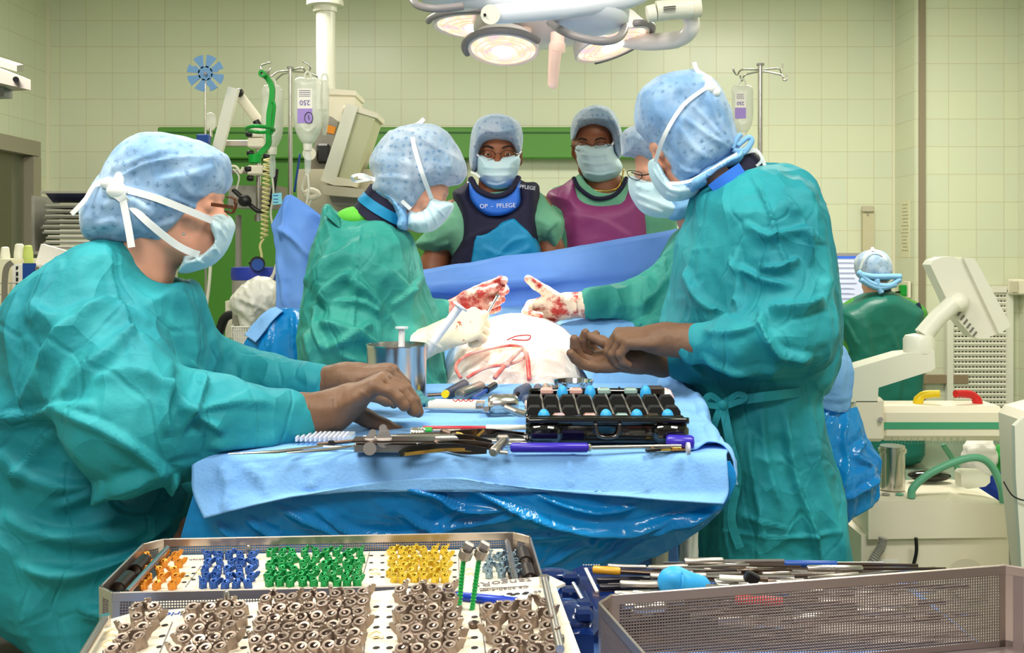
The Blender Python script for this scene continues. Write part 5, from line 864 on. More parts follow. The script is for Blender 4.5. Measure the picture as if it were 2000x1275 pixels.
def bag(label, cx, y0, y1, w, Y, H, num=None, group=None, lab=True, drip=True):
    t = thing('infusion_bag', label, 'infusion bag', P(cx, y1, Y)); hw = w/2; h = y1-y0
    o = organic('bag', [('i', [(cx-hw*.9, y0+4), (cx, y0), (cx+hw*.9, y0+4), (cx+hw, y0+h*.3), (cx+hw*.95, y0+h*.72), (cx+hw*.55, y0+h*.93), (cx+hw*.2, y1), (cx-hw*.2, y1), (cx-hw*.55, y0+h*.93), (cx-hw*.95, y0+h*.72), (cx-hw, y0+h*.3)], Y, H, .035, .01)], .004, BAGM, t, .01, [([(cx-hw*.5, y0+h*.7), (cx, y0+h*.8), (cx+hw*.6, y0+h*.7)], 4, .003)], .0015, 15, 3)
    part('hanger', BAGM, t, lambda b: b.tube(bez(pxs([(cx-6, y0+3, Y), (cx-5, y0-8, Y), (cx, y0-12, Y), (cx+5, y0-8, Y), (cx+6, y0+3, Y)]), 4), .004, 6), 180)
    if lab:
        yl = Y-H-.002; lx0 = cx-hw*.72 if w > 45 else cx-hw*.7; lx1 = lx0+w*.52
        lo = part('label', PAPER, t, lambda b: b.ppoly([(lx0, y0+h*.16), (lx1, y0+h*.16), (lx1, y0+h*.46), (lx0, y0+h*.46)], yl-.001, yl))
        part('label_band', mat('label_violet', (160, 134, 205), .6), t, lambda b: b.ppoly([(lx0, y0+h*.46), (lx1, y0+h*.46), (lx1, y0+h*.68), (lx0, y0+h*.68)], yl-.001, yl))
        ink = mat('label_ink', (110, 100, 130), .7)
        part('print', ink, lo, lambda b: [b.ppoly([(lx0+3, y0+h*(.185+i*.028)), (lx1-random.uniform(2, 9), y0+h*(.185+i*.028)), (lx1-3, y0+h*(.193+i*.028)), (lx0+3, y0+h*(.193+i*.028))], yl-.002, yl-.001) for i in range(4)])
        text('volume', num or '250', .026*w/56, M4(P((lx0+lx1)/2, y0+h*.37, yl-.002), (-1, 0, 0), (0, 0, -1)), mat('ink_violet', (90, 70, 160), .6), lo)
        if w > 45:
            part('handwritten_ring', BLACKP, lo, lambda b: b.tube([P(lx1-7+8*math.cos(a), y0+h*.60+11*math.sin(a), yl-.003) for a in np.linspace(0, 6.28, 20)], .0012, 6)); text('handwriting', '1', .026, M4(P(lx1-7, y0+h*.60, yl-.003), (1, 0, .2), (-.2, 0, 1)), BLACKP, lo)
    if drip:
        part('port', WHITEP, t, lambda b: b.cyl(P(cx, y1-2, Y), P(cx, y1+12, Y), .018, .016)); part('drip_chamber', GLASS, t, lambda b: b.lathe([(.004, 0), (.011, .01), (.013, .06), (.010, .09)], P(cx, y1+58, Y)))
        part('line', TUBECL, t, lambda b: b.tube(bez(pxs([(cx, y1+58, Y), (cx+2, y1+90, Y), (cx-3, y1+130, Y+.02), (cx+8, y1+180, Y+.05)]), 6), .004, 8), 180)
    return t
bag('large clear infusion bag with violet label on left pole', 601, 152, 282, 56, YI-.1, .032)
bag('smaller infusion bag partly hidden by the green plastic bracket', 532, 166, 290, 41, YI+.05, .026, lab=False)
bag('narrow empty infusion bag hanging behind the large labelled bag', 634, 156, 265, 16, YI+.12, .02, lab=False, drip=False)
bag('infusion bag with violet label on pole behind the tall surgeon', 1450, 166, 262, 41, 4.0, .026, num='250')
gb = thing('tube_bracket', 'bright green plastic bracket hung on the infusion pole hook', 'bracket', P(520, 145, 3.75))
part('arm', GREEN, gb, lambda b: b.ribbon(bez(pxs([(516, 146, 3.75), (526, 158, 3.75), (532, 175, 3.75), (530, 200, 3.75), (526, 225, 3.75), (525, 260, 3.75), (524, 282, 3.75), (512, 296, 3.75), (500, 308, 3.75)]), 5), .019, .016), 60)
part('arm_rib', GREEN, gb, lambda b: b.tube(bez(pxs([(532, 198, 3.74), (536, 205, 3.74), (534, 230, 3.74), (530, 262, 3.74)]), 5), .006, 8)); part('ring', GREEN, gb, lambda b: b.tube(bez(pxs([(482, 250, 3.7), (500, 246, 3.66), (530, 250, 3.72), (532, 256, 3.8), (505, 258, 3.82), (484, 254, 3.76)]), 6, True), .007, 8, closed=True), 180)
part('cup', GREEN, gb, lambda b: b.lathe([(.018, 0), (.022, .0), (.024, .03), (.020, .03)], P(498, 318, 3.75), close=True)); part('eyelet', GREEN, gb, lambda b: b.lathe([(.006, 0), (.013, 0), (.013, .03), (.006, .03)], P(515, 146, 3.74), (0, -1, 0), close=True))
# ---- disc-shaped tube holder ----
th = thing('tube_holder', 'pale blue notched plastic disc on a thin steel rod', 'tube holder', P(402, 265, 4.3))
def disc(b):
    c = P(401, 143, 4.3); R = 36*4.3/F; V = []; n = 8; Fc = []
    for i in range(n):
        a0 = math.pi*2*i/n+.15; a1 = a0+math.pi*2/n-.22; ri = R*.33
        out = [(ri*math.cos(a0+.15), ri*math.sin(a0+.15))]+[(R*(1-.0*abs(t))*math.cos(a0+(a1-a0)*t), R*math.sin(a0+(a1-a0)*t)) for t in np.linspace(0, 1, 6)]+[(ri*math.cos(a1+.05), ri*math.sin(a1+.05))]
        if i % 3 == 0: out[1] = (R*.62*math.cos(a0-.06), R*.62*math.sin(a0-.06)); out.insert(2, (R*.8*math.cos(a0+.14), R*.8*math.sin(a0+.14)))
        b.prism([c+np.array([x, 0, z]) for x, z in out], (0, 0, 0), (0, .006, 0))
    b.cyl(c, c+np.array([0, .006, 0]), R*.4, n=24)
part('disc', mat('holder_blue', (112, 158, 208), .4), th, disc, 20); part('hub', STEEL, th, lambda b: b.cyl(P(401, 143, 4.3), P(401, 143, 4.28), .007)); part('rod', STEEL, th, lambda b: b.cyl(P(401, 150, 4.31), (P(403, 0, 4.31)[0], 4.31, 0), .0045)); part('clamp', BLUEP, th, lambda b: b.box(P(398, 272, 4.3), (.05, .05, .04), bev=.005))
# ---- anaesthesia workstation ----
YA = 4.5
aw = thing('anaesthesia_machine', 'cream anaesthesia workstation with tilted monitor, clamps and hoses behind the left surgeon', 'medical machine', (P(620, 0, YA)[0], YA+.15, 0))
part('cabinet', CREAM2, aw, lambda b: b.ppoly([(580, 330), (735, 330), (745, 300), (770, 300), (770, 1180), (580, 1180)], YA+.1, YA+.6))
part('top_box', CREAM, aw, lambda b: (b.ppoly([(639, 184), (692, 184), (692, 230), (639, 230)], YA+.25, YA+.5), b.ppoly([(636, 172), (694, 177), (694, 186), (636, 184)], YA+.23, YA+.52)))
part('side_panel', GREY, aw, lambda b: b.ppoly([(636, 225), (662, 232), (645, 300), (630, 350), (600, 345), (610, 290)], YA+.2, YA+.35))
part('warning_label', mat('label_orange', (240, 150, 40), .6), aw, lambda b: b.ppoly([(637, 243), (656, 248), (652, 262), (636, 258)], YA+.19, YA+.2))
part('knob', BLACKP, aw, lambda b: b.box(P(632, 300, YA+.17), (.06, .04, .09), bev=.01)); part('dial', WHITEP, aw, lambda b: b.cyl(P(604, 300, YA+.18), P(604, 300, YA+.1), .03, n=20))
mo = part('monitor_front', WHITEP, aw, lambda b: b.ppoly([(676, 202), (699, 208), (652, 362), (626, 352)], YA-.05, YA+.25))
part('monitor_side', mat('monitor_side_grey', (196, 196, 160), .5), aw, lambda b: b.ppoly([(699, 209), (736, 222), (693, 350), (658, 356)], YA-.02, YA+.2)); part('monitor_top', CREAM, aw, lambda b: b.ppoly([(697, 207), (738, 221), (737, 231), (694, 218)], YA-.03, YA+.21)); part('monitor_foot', CREAM, aw, lambda b: b.ppoly([(656, 345), (695, 352), (690, 364), (652, 362)], YA-.06, YA+.2)); part('monitor_back', CREAM, aw, lambda b: b.ppoly([(672, 203), (655, 208), (648, 228), (665, 240)], YA, YA+.2))
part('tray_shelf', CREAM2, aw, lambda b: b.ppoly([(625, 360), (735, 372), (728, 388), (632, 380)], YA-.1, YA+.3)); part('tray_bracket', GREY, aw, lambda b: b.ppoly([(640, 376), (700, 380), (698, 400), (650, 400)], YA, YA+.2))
part('lower_box', GREY, aw, lambda b: b.ppoly([(446, 362), (542, 362), (542, 408), (446, 405)], YA+.05, YA+.25))
part('boom', WHITEP, aw, lambda b: b.ribbon(pxs([(457, 172, YA-.1), (424, 298, YA-.1)]), .046, .03), 30); part('boom', CREAM, aw, lambda b: b.tube(pxs([(462, 180, YA), (508, 240, YA+.05)]), .022, 14)); part('boom_joint', BLACKP, aw, lambda b: b.sphere(P(467, 181, YA-.04), .02, 10), 180); part('boom_end', BLACKP, aw, lambda b: b.cyl(P(500, 236, YA+.03), P(506, 248, YA+.03), .016))
part('mirror', WHITEP, aw, lambda b: b.sphere(P(411, 238, YA), (.028, .01, .042), 12), 180); part('mirror_stem', STEEL, aw, lambda b: b.cyl(P(411, 250, YA), P(412, 268, YA), .008))
for y in (258, 280, 333): part('clamp_block', CREAM, aw, lambda b: b.box(P(502, y, YA), (.07, .07, .042 if y != 258 else .05), bev=.006)); 
for x, y in ((486, 262), (488, 299), (520, 306), (488, 348), (520, 335), (484, 330)): part('clamp_knob', BLACKP, aw, lambda b: b.rod(P(x-6, y, YA-.03), P(x+8, y, YA-.03), .013))
part('rail', SATIN, aw, lambda b: b.box(P(466, 280, YA), (.16, .02, .028), bev=.003)); part('rail', GREY, aw, lambda b: b.box(P(470, 335, YA), (.13, .02, .02), bev=.003)); part('post', STEEL, aw, lambda b: b.cyl(P(505, 250, YA+.02), P(505, 430, YA+.02), .012)); part('post_foot', STEEL, aw, lambda b: b.cyl(P(505, 420, YA+.02), P(505, 432, YA+.02), .018))
part('hook_clip', CREAM, aw, lambda b: b.tube(bez(pxs([(440, 332, YA-.05), (450, 325, YA-.05), (462, 326, YA-.05), (470, 338, YA-.05), (475, 326, YA-.05)]), 5), .006, 6), 180)
part('thin_tube', TUBECL, aw, lambda b: b.tube(bez(pxs([(455, 330, YA-.06), (467, 345, YA-.06), (462, 370, YA-.06), (458, 392, YA-.06)]), 5), .004, 6), 180)
part('black_hose', BLACKP, aw, lambda b: b.tube(bez(pxs([(540, 330, YA-.08), (534, 370, YA-.08), (525, 403, YA-.08), (505, 412, YA-.08), (480, 392, YA-.08), (455, 370, YA-.08)]), 6), .010, 8), 180)
part('stethoscope_cup', BLACKP, aw, lambda b: b.sphere(P(478, 392, YA-.1), (.03, .02, .026), 10), 180)
part('hose', TUBECL, aw, lambda b: b.tube(bez(pxs([(600, 340, YA-.1), (590, 370, YA-.1), (608, 385, YA-.12), (602, 410, YA-.12), (620, 430, YA-.1)]), 6), .007, 8), 180)
part('y_connector', CREAM, aw, lambda b: (b.tube(bez(pxs([(598, 378, YA-.12), (608, 372, YA-.12), (622, 380, YA-.12), (606, 386, YA-.12), (598, 378, YA-.12)]), 4), .014, 8)), 180)
part('cable', BLUEP, aw, lambda b: b.tube(bez(pxs([(586, 300, YA-.02), (580, 340, YA-.02), (575, 375, YA-.02)]), 5), .005, 6), 180)
def coil(b):
    pts = []
    for i in range(180):
        t = i/180; y = 308+t*158; pts.append(P(522-6*t, y, YA-.12)+.014*np.array([math.cos(i*.62), math.sin(i*.62), 0]))
    b.tube(pts, .0045, 6)
coiled = part('coiled_hose', mat('hose_yellow', (222, 214, 150), .4), aw, coil, 180)
part('straight_hose', MATS['hose_yellow'], coiled, lambda b: b.tube(bez(pxs([(515, 466, YA-.12), (508, 480, YA-.12), (511, 500, YA-.12), (509, 530, YA-.12)]), 5), .006, 6), 180)
part('corrugated_hose', GREY, aw, lambda b: b.tube([P(466-.02*i, 420+i*4, YA+.2) for i in range(50)], [.013+.002*(i % 2) for i in range(50)], 10))
part('cart_foot', CREAM, aw, lambda b: b.ppoly([(440, 588), (470, 588), (470, 660), (440, 660)], YA, YA+.2)); part('bent_hose', BLACKP, aw, lambda b: b.tube(bez(pxs([(462, 612, YA-.15), (440, 620, YA-.15), (428, 650, YA-.15), (412, 690, YA-.15)]), 6), .02, 10), 180)
tag(part('drain_tube', TUBECL, None, lambda b: b.tube(bez(pxs([(412, 505, 4.2), (408, 560, 4.2), (401, 620, 4.2), (402, 680, 4.2), (402, 1122, 4.2)]), 6), .007, 8), 180), 'pale thin tube hanging down in front of the green door', 'tube')
sj = thing('suction_jar', 'suction jar with royal blue lid and black gauge', 'suction jar', P(496, 640, 4.2)); RB = mat('royal_lid', (36, 56, 160), .4)
part('lid', RB, sj, lambda b: b.lathe([(.02, 0), (.09, 0), (.093, .02), (.09, .05), (.02, .056)], P(496, 546, 4.2))); part('jar', GREY, sj, lambda b: b.lathe([(.085, -.25), (.088, 0)], P(496, 546, 4.2)))
part('gauge', BLACKP, sj, lambda b: (b.cyl(P(503, 515, 4.16), P(503, 515, 4.10), .03, n=20), b.cyl(P(495, 508, 4.2), P(503, 520, 4.2), .024))); part('gauge_face', BLUEP, sj, lambda b: b.cyl(P(503, 517, 4.10), P(503, 517, 4.095), .024, n=20))
for a, b2 in (((531, 545), (545, 500)), ((525, 548), (545, 520))): part('spout', TUBECL, sj, lambda b: b.cyl(P(*a, 4.15), P(*b2, 4.15), .006))
V_, F_ = sdf([('e', P(505, 580, 4.0), (.085, .08, .07), None), ('e', P(478, 592, 4.0), (.055, .06, .04), None), ('e', P(495, 620, 4.0), (.05, .06, .07), None)], .006, .03); V_ = folds(V_, F_, [([(460, 580), (500, 590), (530, 610)], 6, .01), ([(480, 560), (500, 600), (490, 640)], 6, .01)], .012, 14, 5)
wbg = link('waste_bag', V_, F_, mat('bag_white_film', (226, 224, 214), .35, alpha=.9), None, 180); tag(wbg, 'crumpled white plastic bag bulging above the wire basket', 'plastic bag')
wb = thing('wire_basket', 'small white wire basket on the anaesthesia trolley below plastic bag', 'basket', P(475, 690, 3.95))
def wbf(b):
    for i in range(12): b.box(P(453+i*4.5, 664, 3.95), (.002, .002, .11))
    for i in range(6): b.box(P(478, 638+i*10, 3.95), (.1, .002, .002))
part('mesh', WHITEP, wb, wbf); part('rim', WHITEP, wb, lambda b: b.tube(pxs([(452, 638, 3.95), (503, 638, 3.95), (503, 634, 4.1), (456, 634, 4.1), (452, 638, 3.95)]), .003, 6)); part('liner', FILM, wb, lambda b: b.ppoly([(454, 642), (500, 642), (500, 690), (458, 690)], 3.97, 4.1))
nc = thing('note_card', 'small turquoise note card with dark print hanging by the infusion line', 'card', P(541, 388, 3.7))
part('card', mat('card_turquoise', (120, 190, 205), .7), nc, lambda b: b.ppoly([(531, 378), (550, 376), (551, 398), (533, 400)], 3.7, 3.702)); part('print', BLUEP, nc, lambda b: [b.ppoly([(534, y), (543, y), (543, y+1.2), (534, y+1.2)], 3.698, 3.7) for y in (381, 388, 394)])
# ---- ceiling pendant column and top-left bracket ----
cp = thing('ceiling_column', 'white ceiling supply column hanging down behind the surgical lamp', 'ceiling column', P(635, 0, 5.6)+np.array([0, 0, .6]))
part('tube', WHITEP, cp, lambda b: b.cyl(P(635, 20, 5.6)+np.array([0, 0, .7]), P(637, 215, 5.6), .052, n=28)); part('flange', WHITEP, cp, lambda b: (b.cyl(P(635, 2, 5.6), P(635, 12, 5.6), .10, n=28), b.cyl(P(635, 12, 5.6), P(635, 24, 5.6), .065, n=28)))
br = thing('ceiling_bracket', 'brushed steel bracket arm entering at the upper left edge', 'bracket', P(0, 150, 3.0))
part('upper_bar', SATIN, br, lambda b: b.add([P(-60, 98, 3.0), P(33, 128, 3.05), P(46, 126, 3.2), P(-60, 92, 3.2), P(-60, 112, 3.0), P(33, 140, 3.05), P(46, 140, 3.2), P(-60, 104, 3.2)], [(0, 1, 2, 3), (7, 6, 5, 4), (0, 4, 5, 1), (1, 5, 6, 2), (2, 6, 7, 3), (3, 7, 4, 0)]), 20)
part('lower_bar', SATIN, br, lambda b: b.add([P(-60, 118, 2.8), P(60, 156, 2.85), P(20, 140, 3.0), P(-60, 110, 3.0), P(-60, 148, 2.8), P(60, 176, 2.85), P(20, 178, 3.0), P(-60, 160, 3.0)], [(0, 1, 2, 3), (7, 6, 5, 4), (0, 4, 5, 1), (1, 5, 6, 2), (2, 6, 7, 3), (3, 7, 4, 0)]), 20)
part('hanging_plate', GREY, br, lambda b: b.ppoly([(-60, 158), (8, 160), (8, 188), (-60, 190)], 2.95, 3.0)); part('bolt', BLACKP, br, lambda b: b.cyl(P(31, 155, 2.83), P(31, 155, 2.80), .008))
# ---- shelf and clutter at left ----
sr = thing('tray_rack', 'grey steel rack holding stacked sterile trays behind the nurse', 'rack', P(140, 480, 6.2))
part('hood', mat('hood_navy', (30, 36, 90), .5), sr, lambda b: b.add([P(88, 377, 6.2), P(260, 377, 6.2), P(260, 396, 6.4), P(104, 396, 6.4), P(88, 374, 6.2), P(260, 374, 6.2)], [(0, 1, 2, 3), (0, 4, 5, 1)])); part('hood_edge', GREY, sr, lambda b: b.box((P(175, 0, 6.2)[0], 6.3, P(0, 376, 6.2)[2]), (.55, .3, .012)))
part('side', GREY, sr, lambda b: (b.box((P(96, 0, 6.5)[0]-.02, 6.5, .83), (.02, .35, 1.66)))); part('shelf', GREY, sr, lambda b: b.box((P(175, 0, 6.5)[0], 6.5, P(0, 484, 6.4)[2]-.03), (.6, .4, .02)))
tr0 = thing('sterile_tray', 'flat grey tray stacked in the rack behind the nurse', 'tray', (0, 0, 0), 'flat trays stacked in the rack')
part('pan', GREY, tr0, lambda b: b.box((0, 0, 0), (.52, .3, .012))); part('sheet', PAPER, tr0, lambda b: b.box((0, 0, .011), (.50, .29, .009)))
zz = P(0, 484, 6.4)[2]
tr0.location = (P(180, 0, 6.4)[0], 6.45, zz)
for i in range(1, 9): clone(tr0, (P(180, 0, 6.4)[0]+random.uniform(-.02, .02), 6.45, zz+i*.0315), (0, 0, random.uniform(-.04, .04)))
ct = thing('supply_cart', 'wire supply cart with bent steel handle behind the nurse at left edge', 'cart', P(20, 700, 4.2))
part('handle', SATIN, ct, lambda b: b.ribbon(bez(pxs([(10, 720, 4.0), (9, 600, 4.0), (11, 530, 4.0), (24, 512, 4.0)]), 6), .022, .006), 60)
part('wire_basket', SATIN, ct, lambda b: ([b.box(P(-80+i*12, 690, 4.1), (.003, .003, .20)) for i in range(18)], [b.box(P(20, y, 4.1), (.45, .003, .003)) for y in (553, 575, 648, 670, 690)]))
part('shelf', GREY, ct, lambda b: b.box((P(30, 0, 4.2)[0], 4.3, P(0, 646, 4.2)[2]), (.6, .5, .02))); part('posts', GREY, ct, lambda b: [b.box((P(30, 0, 4.2)[0]+dx, 4.3, .45), (.03, .03, .9)) for dx in (-.27, .27)])
bx = thing('supply_box', 'white box with a large blue panel and vertical print', 'box', P(58, 560, 4.2))
part('carton', PAPER, bx, lambda b: b.ppoly([(24, 516), (88, 516), (88, 640), (24, 640)], 4.15, 4.4)); part('blue_panel', BLUEP, bx, lambda b: b.ppoly([(44, 514), (70, 514), (70, 553), (44, 553)], 4.147, 4.15)); part('print', BLACKP, bx, lambda b: [b.ppoly([(31, y), (35, y), (35, y+random.uniform(3, 9)), (31, y+8)], 4.147, 4.15) for y in range(520, 600, 11)]); part('clip', SATIN, bx, lambda b: [b.box(P(x, 535, 4.13), (.012, .01, .06)) for x in (73, 84)])
tag(part('supply_box', mat('carton_cream', (232, 226, 196), .8), None, lambda b: b.ppoly([(-60, 506), (18, 506), (18, 640), (-60, 640)], 4.2, 4.5)), 'cream carton at the extreme left behind the cart handle', 'box')
pk = [((80, 476), (150, 496), (130, 545), (66, 525), 'tilted white paper packet leaning on the cart contents'), ((90, 510), (150, 505), (145, 560), (95, 565), 'pale packet behind the blue panelled box')]
for i, k_ in enumerate(pk): tag(part('packet', PAPER, None, lambda b: b.ppoly(list(k_[:4]), 4.25+i*.08, 4.28+i*.08)), k_[4], 'packet')
for i, (x, y, r, m, lb) in enumerate(((10, 500, .02, WHITEP, 'white bottle top standing on cream carton at left edge'), (38, 494, .022, WHITEP, 'white cap beside window glass above the cart'), (55, 497, .02, mat('lime', (190, 205, 110), .5), 'lime green cap among the cart bottles'), (105, 553, .012, RED, 'small red cap at shoulder of the nurse'))):
    tag(part('bottle', m, None, lambda b: b.lathe([(.01, .04), (r*.8, .035), (r, 0), (r, -.06), (0, -.06)], P(x, y, 4.35))), lb, 'bottle')
# ---- surgical lamps ----
def lens_extra(nt, b, co):
    N, K = nt.nodes, nt.links; t = N.new('ShaderNodeTexNoise'); t.inputs['Scale'].default_value = 22; t.inputs['Detail'].default_value = 3; K.new(co, t.inputs['Vector'])
    r = N.new('ShaderNodeValToRGB'); e = r.color_ramp.elements; e[0].position = .38; e[0].color = L((255, 196, 206)); e[1].position = .6; e[1].color = L((255, 240, 226)); x = e.new(.48); x.color = L((255, 222, 170))
    K.new(t.outputs['Fac'], r.inputs[0]); K.new(r.outputs[0], b.inputs['Emission Color']); b.inputs['Emission Strength'].default_value = 1.3; b.inputs['Base Color'].default_value = (.3, .25, .25, 1)
LW = mat('lamp_white', (246, 238, 236), .3); LB = mat('lamp_bluewhite', (228, 232, 242), .3); LG = mat('lamp_grey_trim', (140, 134, 136), .4); LL = mat('lamp_lens', (255, 238, 226), .2, extra=lens_extra); LC = mat('lamp_bulb', (255, 255, 255), .2, emit=14); HT = mat('handle_glow', (250, 212, 196), .35, emit=.35)  # handle is no lamp: its emission stands in for lamp light glowing through it
YL = 3.25
sl = thing('surgical_lamp', 'lit multi-pod surgical lamp with glowing lenses and sterile handle', 'surgical lamp', P(1050, -60, YL)+np.array([0, 0, .3]))
def dome(b, c, ax, r, h, n=40): b.lathe([(.01, h), (r*.5, h*.96), (r*.82, h*.7), (r*.97, h*.35), (r*1.0, h*.3), (r*1.04, .0), (r*1.0, -.004), (r*.93, .003)], c, ax, n)
def pod(c, ax, r, h, trim):
    ax = nz(ax); o = part('pod', LW, sl, lambda b: dome(b, c, ax, r, h)); part('lens', LL, o, lambda b: b.lathe([(r*.93, .002), (r*.6, -.004), (.001, -.006)], c, ax, 40)); part('bulb', LC, o, lambda b: b.lathe([(r*.30, -.008), (.001, -.012)], c, ax, 24))
    rg = part('rings', mat('lens_ring', (250, 214, 190), .2, emit=.7), o, lambda b: [b.tube([c-ax*.006+R_*rr for R_ in [np.cross(ax, nz(np.cross(ax, [0, 1, .3])))*math.cos(a)+nz(np.cross(ax, [0, 1, .3]))*math.sin(a) for a in np.linspace(0, 2*math.pi, 36)]], .0018, 6) for rr in (r*.45, r*.62, r*.8)])
    u_ = nz(np.cross(ax, [0, 1, .3])); v_ = np.cross(ax, u_)
    part('trim', LG, o, lambda b: b.tube([c+ax*.006+(r*1.13)*(u_*math.cos(a)+v_*math.sin(a)) for a in np.linspace(trim[0], trim[1], 20)], .011, 10), 180)
axA = nz((.04, .27, 1)); axB = nz((-.34, .16, 1))
pod(P(983, 98, YL), axA, .110, .07, (-.4, 2.6)); pod(P(1196, 88, YL+.1), axB, .125, .11, (2.2, 5.2)); pod(P(935, 52, YL+.18), nz((.02, .06, 1)), .150, .10, (.2, 2.9))
part('body', LW, sl, lambda b: b.lathe([(.01, .14), (.12, .13), (.2, .09), (.235, .04), (.23, 0), (.15, -.02), (.06, -.04), (.01, -.045)], P(1062, 58, YL+.12), nz((-.05, .1, 1)), 44), 180)
part('handle_socket', HT, sl, lambda b: b.lathe([(.012, -.005), (.026, -.005), (.026, .02), (.022, .025), (.022, .055)], P(1088, 98, YL-.02), nz((.03, 0, 1)), 20)); part('sterile_handle', HT, sl, lambda b: b.lathe([(.001, -.0), (.010, .003), (.0165, .013), (.0175, .05), (.021, .13), (.021, .135)], P(1079, 174, YL-.02), nz((.07, 0, 1)), 20), 60); part('sterile_handle', HT, sl, lambda b: b.lathe([(.001, 0), (.012, .006), (.0185, .02), (.0185, .09)], P(1026, 82, YL+.02), nz((.02, 0, 1)), 20), 60)
part('yoke_arm', LW, sl, lambda b: b.tube(bez(pxs([(1215, 75, YL+.1), (1265, 82, YL+.1), (1330, 75, YL+.05), (1352, 50, YL), (1340, 25, YL), (1320, 18, YL)]), 6), [.028]*12+[.025]*19, 14), 180)
part('camera_barrel', WHITEP, sl, lambda b: (b.cyl(P(1264, 28, YL-.05), P(1280, 25, YL-.05), .026, .028, 24), b.cyl(P(1282, 22, YL-.05), P(1362, 13, YL-.05), .032, n=28))); part('barrel_cap', CREAM, sl, lambda b: b.cyl(P(1352, 14, YL-.05), P(1367, 12, YL-.05), .034, n=28))
part('type_label', BLACKP, sl, lambda b: [b.ppoly([(1296, y), (1320, y-2), (1320, y-1), (1296, y+1)], YL-.086, YL-.083) for y in (13, 17, 21)]); part('hanger_arm', LW, sl, lambda b: b.tube(pxs([(1060, 40, YL+.1), (1060, -150, YL+.1)]), .03, 16))
s2l = thing('surgical_lamp', 'second surgical lamp, bluish white, with broad white arm crossing in front', 'surgical lamp', P(1120, -60, 2.9)+np.array([0, 0, .2]))
part('arm', LB, s2l, lambda b: b.tube(bez(pxs([(960, 28, 2.75), (1060, 20, 2.8), (1160, 8, 2.85), (1260, -20, 2.9), (1300, -120, 2.9)]), 6), [.022, .026]+[.028]*23, 18), 180); part('arm_cap', WHITEP, s2l, lambda b: b.cyl(P(958, 28, 2.76), P(958, 28, 2.71), .026, n=28)); part('cap_screw', BLACKP, s2l, lambda b: b.cyl(P(947, 29, 2.71), P(947, 29, 2.705), .004))
part('head', LB, s2l, lambda b: b.lathe([(.01, .1), (.1, .09), (.125, .05), (.122, .0), (.1, -.022), (.05, -.036), (.01, -.04)], P(1145, 38, 2.95), nz((.05, .1, 1)), 40), 180); part('rail_handle', LG, s2l, lambda b: b.tube(bez(pxs([(1074, 44, 2.93), (1110, 66, 2.84), (1165, 80, 2.80), (1205, 76, 2.84), (1220, 52, 2.95), (1200, 38, 3.05)]), 8), .0115, 12), 180)
part('side_body', LB, s2l, lambda b: b.lathe([(.01, .12), (.1, .1), (.115, .04), (.1, 0), (.01, -.01)], P(890, 2, 3.05), (0, .1, 1), 36), 180); part('side_handle', LG, s2l, lambda b: b.tube(bez(pxs([(803, -6, 3.0), (815, 10, 2.92), (850, 17, 2.88), (905, 12, 2.9)]), 8), .011, 12), 180); part('link_arm', LB, s2l, lambda b: b.tube(pxs([(890, -5, 3.05), (1140, 10, 3.0)]), .03, 12), 180)
spot('lamp_beam', P(983, 112, YL)+np.array([0, 0, -.0]), P(1000, 670, 2.95), 240, 24, .7, .06); spot('lamp_beam', P(1180, 110, YL+.06), P(1010, 640, 2.98), 210, 22, .7, .06)
# =============== ON THE INSTRUMENT TABLE ===============
def solo(name, label, cat, m, fn, smooth=35, group=None):
    b = MB(); fn(b); o = b.build(name, m, None, smooth); return tag(o, label, cat, group)
def tl(name, label, cat, parts_, p0=None):
    t = thing(name, label, cat, PT(*p0) if p0 is not None else (0, 0, TZ))
    for nm, m, fn in parts_: part(nm, m, t, fn)
    return t
Zt = TZ+.005
c0 = PT(775, 776)
pot = tl('steel_pot', 'tall brushed steel pot holding two syringes', 'pot', [('body', STEEL, lambda b: b.lathe([(.001, .0), (.066, .0), (.070, .004), (.0705, .105), (.0715, .108), (.0715, .118), (.073, .122), (.073, .127), (.069, .127), (.068, .12), (.0675, .01), (.001, .008)], c0, n=48))], (775, 776))
def syringe(label, base, axis, L_, ext, r, num=None):
    ax = nz(axis); base = np.array(base, float); t = thing('syringe', label, 'syringe', base)
    part('barrel', GLASS, t, lambda b: b.lathe([(.003, 0), (.004, .012), (r, .018), (r, L_), (r*1.9, L_), (r*1.9, L_+.003), (r*.8, L_+.003)], base, ax, 24)); part('plunger', mat('plunger_white', (232, 232, 236), .35), t, lambda b: (b.lathe([(r*.72, L_*.4), (r*.72, L_+ext), (r*1.45, L_+ext), (r*1.5, L_+ext+.004), (r*.5, L_+ext+.005)], base, ax, 20)))
    part('graduation', BLACKP, t, lambda b: [b.box(base+ax*(L_*.5+i*.006)+np.array([0, -r-.0004, 0]), (.006, .0006, .0006)) for i in range(6)])
    return t
syringe('upright white syringe standing in the steel pot', c0+np.array([.012, -.02, .012]), (.01, .01, 1), .105, .048, .0105)
syringe('large tilted syringe leaning right out of the steel pot', c0+np.array([-.005, .02, .010]), (.60, 0, .8), .15, .105, .014)
bw = tl('steel_bowl', 'small shiny steel bowl with rolled rim beside the dark handles', 'bowl', [('body', mat('mirror_steel', (215, 215, 216), .06, 1), lambda b: b.lathe([(.001, .0), (.028, .0), (.036, .008), (.0455, .036), (.047, .040), (.0485, .041), (.0485, .043), (.0455, .042), (.035, .010), (.001, .004)], PT(1120, 778), n=48))], (1120, 778))
tl('kidney_dish', 'shallow steel dish just left of the steel pot', 'dish', [('body', STEEL, lambda b: b.lathe([(.001, 0), (.05, 0), (.07, .022), (.074, .024), (.069, .022), (.05, .004), (.001, .003)], PT(662, 752), n=40))], (662, 752))
